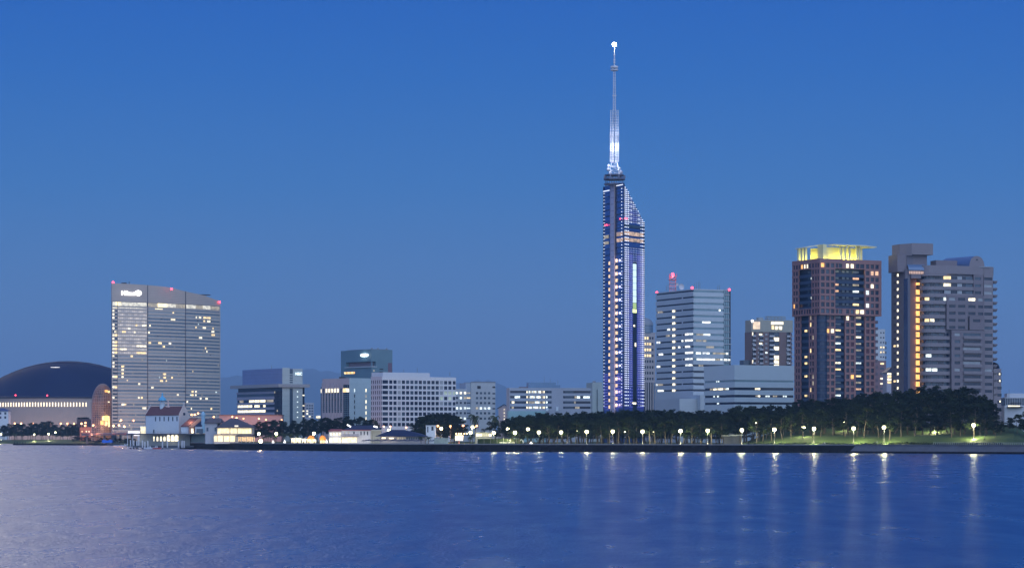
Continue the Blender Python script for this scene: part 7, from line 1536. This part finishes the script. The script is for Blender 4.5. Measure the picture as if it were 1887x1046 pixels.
# ---------- far left: lit roads, brick quay building, house, tarpaulin
def far_left():
    D = 2590; x = lambda p, d=D: X(p, d); z = lambda y, d=D: Z(y, d)
    r = thing('lit_viaduct', 'long low viaduct glowing pink-orange under street lamps left of the chapel', 'bridge', (x(220), D, 3)); Mr = mat('viaduct_concrete', (.40, .32, .30), .7); t = MB(Mr)
    f = Face([(X(p, d_), d_) for p, d_ in ((150, 2475), (205, 2300), (262, 1990))]); f.slab(t, 0, f.L, lambda u: f.z(801.5, u), lambda u: f.z(797.5 - 2.5 * u / f.L, u), 0, 12); t.build('deck', r)
    t = MB(mat('viaduct_parapet_red', (.42, .14, .13), .7)); f.slab(t, 4, f.L, lambda u: f.z(799.6 + 1.2 * u / f.L, u), lambda u: f.z(798.2, u), -.5, -.05); t.build('red_parapet', r)
    [(lambda t: (f.slab(t, u, u + 1.6, -1, 9.5, 3, 5), t.build('pier', r)))(MB(Mr)) for u in (12, 120, 240, 360)]
    for p in (165, 185, 210, 232, 250): q = f.pt(f.u(p), -9); light(r, (q.x, q.y, 17), (1, .42, .32), 2600, 1)
    r = thing('brick_quay_building', 'low red brick building with dark planted roof beside the glass atrium', 'building', (x(160), D + 20, 3)); t = MB(mat('red_brick', (.30, .13, .10), .8, var=.25, vs=.6)); DD = 2545; t.box(X(147, DD), X(205, DD), DD, DD + 12, 2, Z(786.5, DD)); t.build('wall', r); f = Face([(X(147, DD), DD), (X(205, DD), DD)]); panes(r, 'window', [(f, f.u(p), f.u(p + 2.2), Z(795.6, DD), Z(793.4, DD), -.2, .1, M_cream if p % 3 else M_warm) for p in (150, 158, 163, 171, 181, 186, 190, 196, 202)])
    for p in (155, 175, 195): light(r, (X(p, DD), DD - 14, Z(788, DD)), (1, .5, .35), 4500, 1.5)
    DD = 2740; r = thing('maroon_roof_block', 'small dark block with planted roof in front of the stadium wall', 'building', (X(152, DD), DD, 3)); t = MB(mat('dark_maroon', (.10, .055, .06), .8)); t.box(X(141.5, DD), X(164, DD), DD, DD + 14, 2, Z(771.5, DD)); t.build('wall', r)
    rg = random.Random(8); t = MB(M_leafA); [leaf_blob(t, (X(p, DD), DD + 3, Z(771.3, DD) + .6), 1.8, 1.2, 60, rg, .7, M_leafA) for p in range(143, 164, 3)]; t.build('roof_planting', r)
    DD = 2745; r = thing('white_villa', 'white two-storey house with blue hipped roof at far left edge', 'house', (X(8, DD), DD, 3)); x0, x1 = X(-8, DD), X(15.5, DD); t = MB(M_white); t.box(x0, x1, DD, DD + 12, 2, Z(757, DD)); t.build('wall', r)
    t = MB(mat('blue_tile_roof', (.05, .08, .20), .6)); P = [(x0 - 1, DD - 1, Z(757, DD)), (x1 + 1.4, DD - 1, Z(757, DD)), (x1 + 1.4, DD + 13, Z(757, DD)), (x0 - 1, DD + 13, Z(757, DD)), (x0 + 5, DD + 6, Z(751.5, DD)), (x1 - 6, DD + 6, Z(751.5, DD))]; t.add(P, [(0, 1, 5, 4), (1, 2, 5), (2, 3, 4, 5), (3, 0, 4), (3, 2, 1, 0)]); t.build('roof', r)
    f = Face([(x0, DD), (x1, DD)]); panes(r, 'window', [(f, f.u(a), f.u(c), Z(y + 2.2, DD), Z(y - 2, DD), -.1, .1, M_dark) for a, c in ((-1, 2.5), (8, 11.5)) for y in (761, 768.5)])
    DD = 2170; r = thing('blue_tarpaulin', 'bright blue tarpaulin stretched over stores on the low embankment', 'tarpaulin', (X(197, DD), DD, 1)); t = MB(mat('blue_tarp', (.02, .12, .55), .5, bump=.4)); n = 8; vs = []
    for i in range(n + 1):
        px = 187.5 + i * 2.4; h = 810.2 - 1.0 * math.sin(i * 1.3); vs += [(X(px, DD), DD, Z(815.2, DD)), (X(px, DD), DD + 2, Z(h, DD)), (X(px, DD), DD + 7, Z(h + .5, DD)), (X(px, DD), DD + 9, Z(815.2, DD))]
    t.add(vs, [(4 * i + k, 4 * i + 4 + k, 4 * i + 5 + k, 4 * i + 1 + k) for i in range(n) for k in range(3)]); t.build('sheet', r)
    DD = 1990; r = thing('wire_fence', 'dark low fence and gravel bank between jetty and pier', 'fence', (X(225, DD), DD, 1)); t = MB(M_black); [t.tube((X(206 + i * 3.4, DD), DD, .5), (X(206 + i * 3.4, DD), DD, 3.2), .12, n=4) for i in range(11)]; t.build('posts', r); t = MB(M_black); [t.tube((X(206, DD), DD, q), (X(240, DD), DD, q), .07, n=4) for q in (1.5, 2.3, 3.1)]; t.build('rails', r)
    # pink-lit low hall under the canopy office
    DD = 1850; r = thing('pink_lit_hall', 'long low hall washed pink by the orange street lamps before the canopy office', 'building', (X(455, DD), DD, 3.9)); t = MB(mat('pinkish_hall_wall', (.26, .19, .22), .7)); t.box(X(404, DD), X(520, DD), DD, DD + 12, 3, Z(764.8, DD)); t.build('wall', r); t = MB(mat('brown_roof', (.10, .06, .06), .7)); t.box(X(403, DD), X(521, DD), DD - .8, DD + 13, Z(764.8, DD) + .01, Z(763.6, DD)); t.build('roof', r)
    for p in (412, 430, 450, 475, 500): light(r, (X(p, DD), DD - 9, Z(769, DD)), (1, .42, .3), 420, 1)
    r = thing('white_boathouse', 'floodlit white low boathouse roof among the pines below the low striped block', 'building', (X(1352, 1262), 1262, 5)); DD = 1256; t = MB(mat('boathouse_white', (.45, .47, .42), .6)); x0, x1 = X(1334, DD), X(1369, DD)
    t.hexa([(x0 - 1.5, DD - 2, Z(803, DD)), (x1, DD - 2, Z(802, DD)), (x1 - 1, DD + 7, Z(797, DD)), (x0 + 2.4, DD + 7, Z(797.6, DD)), (x0 - 1.5, DD - 2, Z(803, DD) + .35), (x1, DD - 2, Z(802, DD) + .35), (x1 - 1, DD + 7, Z(796, DD) + .3), (x0 + 2.4, DD + 7, Z(796.8, DD) + .3)]); t.build('roof', r); t = MB(MATS['revetment_concrete']); t.box(x0, x1 - .5, DD - .5, DD + 6, 3.5, Z(803, DD)); t.box(X(1356, DD), X(1359, DD), DD + 3, DD + 4.5, Z(799, DD), Z(790.5, DD)); t.build('wall', r); light(r, (X(1350, DD), DD - 6, Z(795, DD)), (1, 1, .85), 200)
far_left()

# ---------- promenade hedge, railing and people
def promenade_things():
    def mound(px): return shore(px)
    rg = random.Random(17); r = thing('clipped_hedge', 'low dark clipped hedge along the foot of the grassy bank', 'hedge', (X(1390, shore(1390) + 15), shore(1390) + 15, 3.9)); t = MB(M_leafA)
    for px in range(1378, 1850, 4): D = shore(px) + 16.5 + rg.uniform(-.6, .6); leaf_blob(t, (X(px, D), D, ground(px, 16.5) + .55), .9, .65, 34, rg, .28, rg.choice((M_leafA, M_leafB)))
    t.build('foliage', r)
    pts = [(X(px, shore(px) + .9), shore(px) + .9) for px in range(1720, 1990, 20)]; f = Face(pts); r = thing('pale_railing', 'pale low railing with close posts on top of the right revetment', 'railing', (pts[0][0], pts[0][1], 4.1)); t = MB(mat('rail_pale', (.45, .45, .45), .6)); u = 0
    while u < f.L - .3: f.slab(t, u, u + .14, 4.05, 5.0, -.06, .06); u += 1.15
    t.build('posts', r)['kind'] = 'stuff'; t = MB(MATS['rail_pale']); f.slab(t, 0, f.L, 5.0, 5.1, -.08, .08); t.build('top_rail', r)
def person(label, px, D, z0, pose, shirt, legs, rz):
    root = thing('person', label, 'person', (X(px, D), D, z0))
    if pose == 'stand': J = [(0, 0, .95), (0, 0, 1.2), (0, 0, 1.42), (0, 0, 1.54), (0, 0, 1.68), (.10, 0, .88), (.11, .02, .48), (.11, 0, .06), (.11, .16, .03), (-.10, 0, .88), (-.11, -.02, .48), (-.12, 0, .06), (-.12, .16, .03), (.2, 0, 1.4), (.25, .03, 1.13), (.24, .1, .88), (-.2, 0, 1.4), (-.25, .03, 1.13), (-.24, .1, .88)]
    else: J = [(0, 0, .5), (0, -.03, .78), (0, 0, 1.0), (0, .02, 1.12), (0, .03, 1.26), (.1, .06, .48), (.12, .46, .5), (.12, .48, .08), (.12, .62, .04), (-.1, .06, .48), (-.12, .46, .5), (-.12, .48, .08), (-.12, .62, .04), (.2, 0, .98), (.25, .08, .74), (.16, .3, .58), (-.2, 0, .98), (-.25, .08, .74), (-.16, .3, .58)]
    E = [(0, 1), (1, 2), (2, 3), (3, 4), (0, 5), (5, 6), (6, 7), (7, 8), (0, 9), (9, 10), (10, 11), (11, 12), (2, 13), (13, 14), (14, 15), (2, 16), (16, 17), (17, 18)]
    Rr = [.15, .14, .13, .06, .115, .1, .07, .045, .04, .1, .07, .045, .04, .07, .05, .04, .07, .05, .04]
    me = bpy.data.meshes.new('body'); me.from_pydata(J, E, []); o = bpy.data.objects.new('body', me); C.objects.link(o); sk = o.modifiers.new('skin', 'SKIN'); ly = me.skin_vertices[0].data if me.skin_vertices else None
    if ly is None:
        import bmesh as bm_; bm = bm_.new(); bm.from_mesh(me); bm.verts.layers.skin.verify(); bm.to_mesh(me); bm.free(); ly = me.skin_vertices[0].data
    for i, v in enumerate(ly): v.radius = (Rr[i], Rr[i] * (.8 if i < 3 else 1)); v.use_root = (i == 0)
    o.modifiers.new('sub', 'SUBSURF').levels = 1; bpy.context.view_layer.update()
    m2 = bpy.data.meshes.new_from_object(o.evaluated_get(bpy.context.evaluated_depsgraph_get())); bpy.data.objects.remove(o); m2.name = 'body'; m2.materials.clear()
    for m in (shirt, legs, mat('skin_tone', (.35, .22, .16), .6)): m2.materials.append(m)
    hz = J[3][2]; lz = J[0][2] + .02
    for p in m2.polygons: c = p.center; p.material_index = 2 if c.z > hz + .02 or (c.z < J[14][2] - .1 and abs(c.x) > .2 and pose == 'stand') else (0 if c.z > lz else 1); p.use_smooth = True
    b = bpy.data.objects.new('body', m2); C.objects.link(b); b.parent = root; root.rotation_euler = (0, 0, rz)
    t = MB(M_black); hc = J[4]; t.ball((0 + hc[0], hc[1] - .02, hc[2] + .05), .115, nu=8, nv=6, z0=-.25); o = t.build('hair', None); o.parent = root; o.location = (0, 0, 0); return root
promenade_things()
Msh1 = mat('dark_jacket', (.03, .035, .05), .8); Msh2 = mat('pale_shirt', (.4, .4, .42), .8); Mtr = mat('dark_trousers', (.02, .02, .03), .8)
person('person in dark jacket standing on the promenade edge below the pink grid tower', 1612.5, shore(1612) + 2.5, 4.0, 'stand', Msh1, Mtr, .4)
person('person in pale shirt standing beside a darkly dressed one on the right promenade', 1616.3, shore(1616) + 2.7, 4.0, 'stand', Msh2, Mtr, 2.6)
person('person standing at the start of the grassy bank below the low striped block', 1319.5, shore(1320) + 3, 4.0, 'stand', Msh2, Mtr, 3.0)
def seat_block(px, label):
    D = shore(px) + 3.2; r = thing('stone_seat', label, 'seat', (X(px, D), D, 3.98)); t = MB(MATS['coping_concrete']); t.box(X(px, D) - 1.1, X(px, D) + 1.1, D - .25, D + .3, 3.97, 4.42); t.build('seat', r); return D
D_ = seat_block(1518, 'low stone seat on the promenade carrying two seated people'); person('person seated at the left on the low stone seat, dark jacket', 1516.7, D_ - .1, 3.97, 'sit', Msh1, Mtr, math.pi); person('person seated at the right on the low stone seat, pale shirt', 1519.8, D_ - .1, 3.97, 'sit', Msh2, Mtr, math.pi)
D_ = seat_block(1047, 'low stone seat near the quay edge below the long banded office'); person('person seated alone on a low stone seat below the banded office', 1046, D_ - .1, 3.97, 'sit', Msh2, Mtr, math.pi)

# ------------------------------------------------------------------ haze
hm = bpy.data.materials.new('haze_air'); hm.use_nodes = True; hn = hm.node_tree; hn.nodes.clear()
pv = hn.nodes.new('ShaderNodeVolumePrincipled'); pv.inputs['Color'].default_value = (0.38, 0.62, 0.92, 1); pv.inputs['Density'].default_value = 5.5e-5
ho = hn.nodes.new('ShaderNodeOutputMaterial'); hn.links.new(pv.outputs[0], ho.inputs['Volume'])
mb = MB(hm); mb.box(-45000, 45000, -500, 36500, -2.5, 900); tag(mb.build('haze'), None, None, kind='stuff')
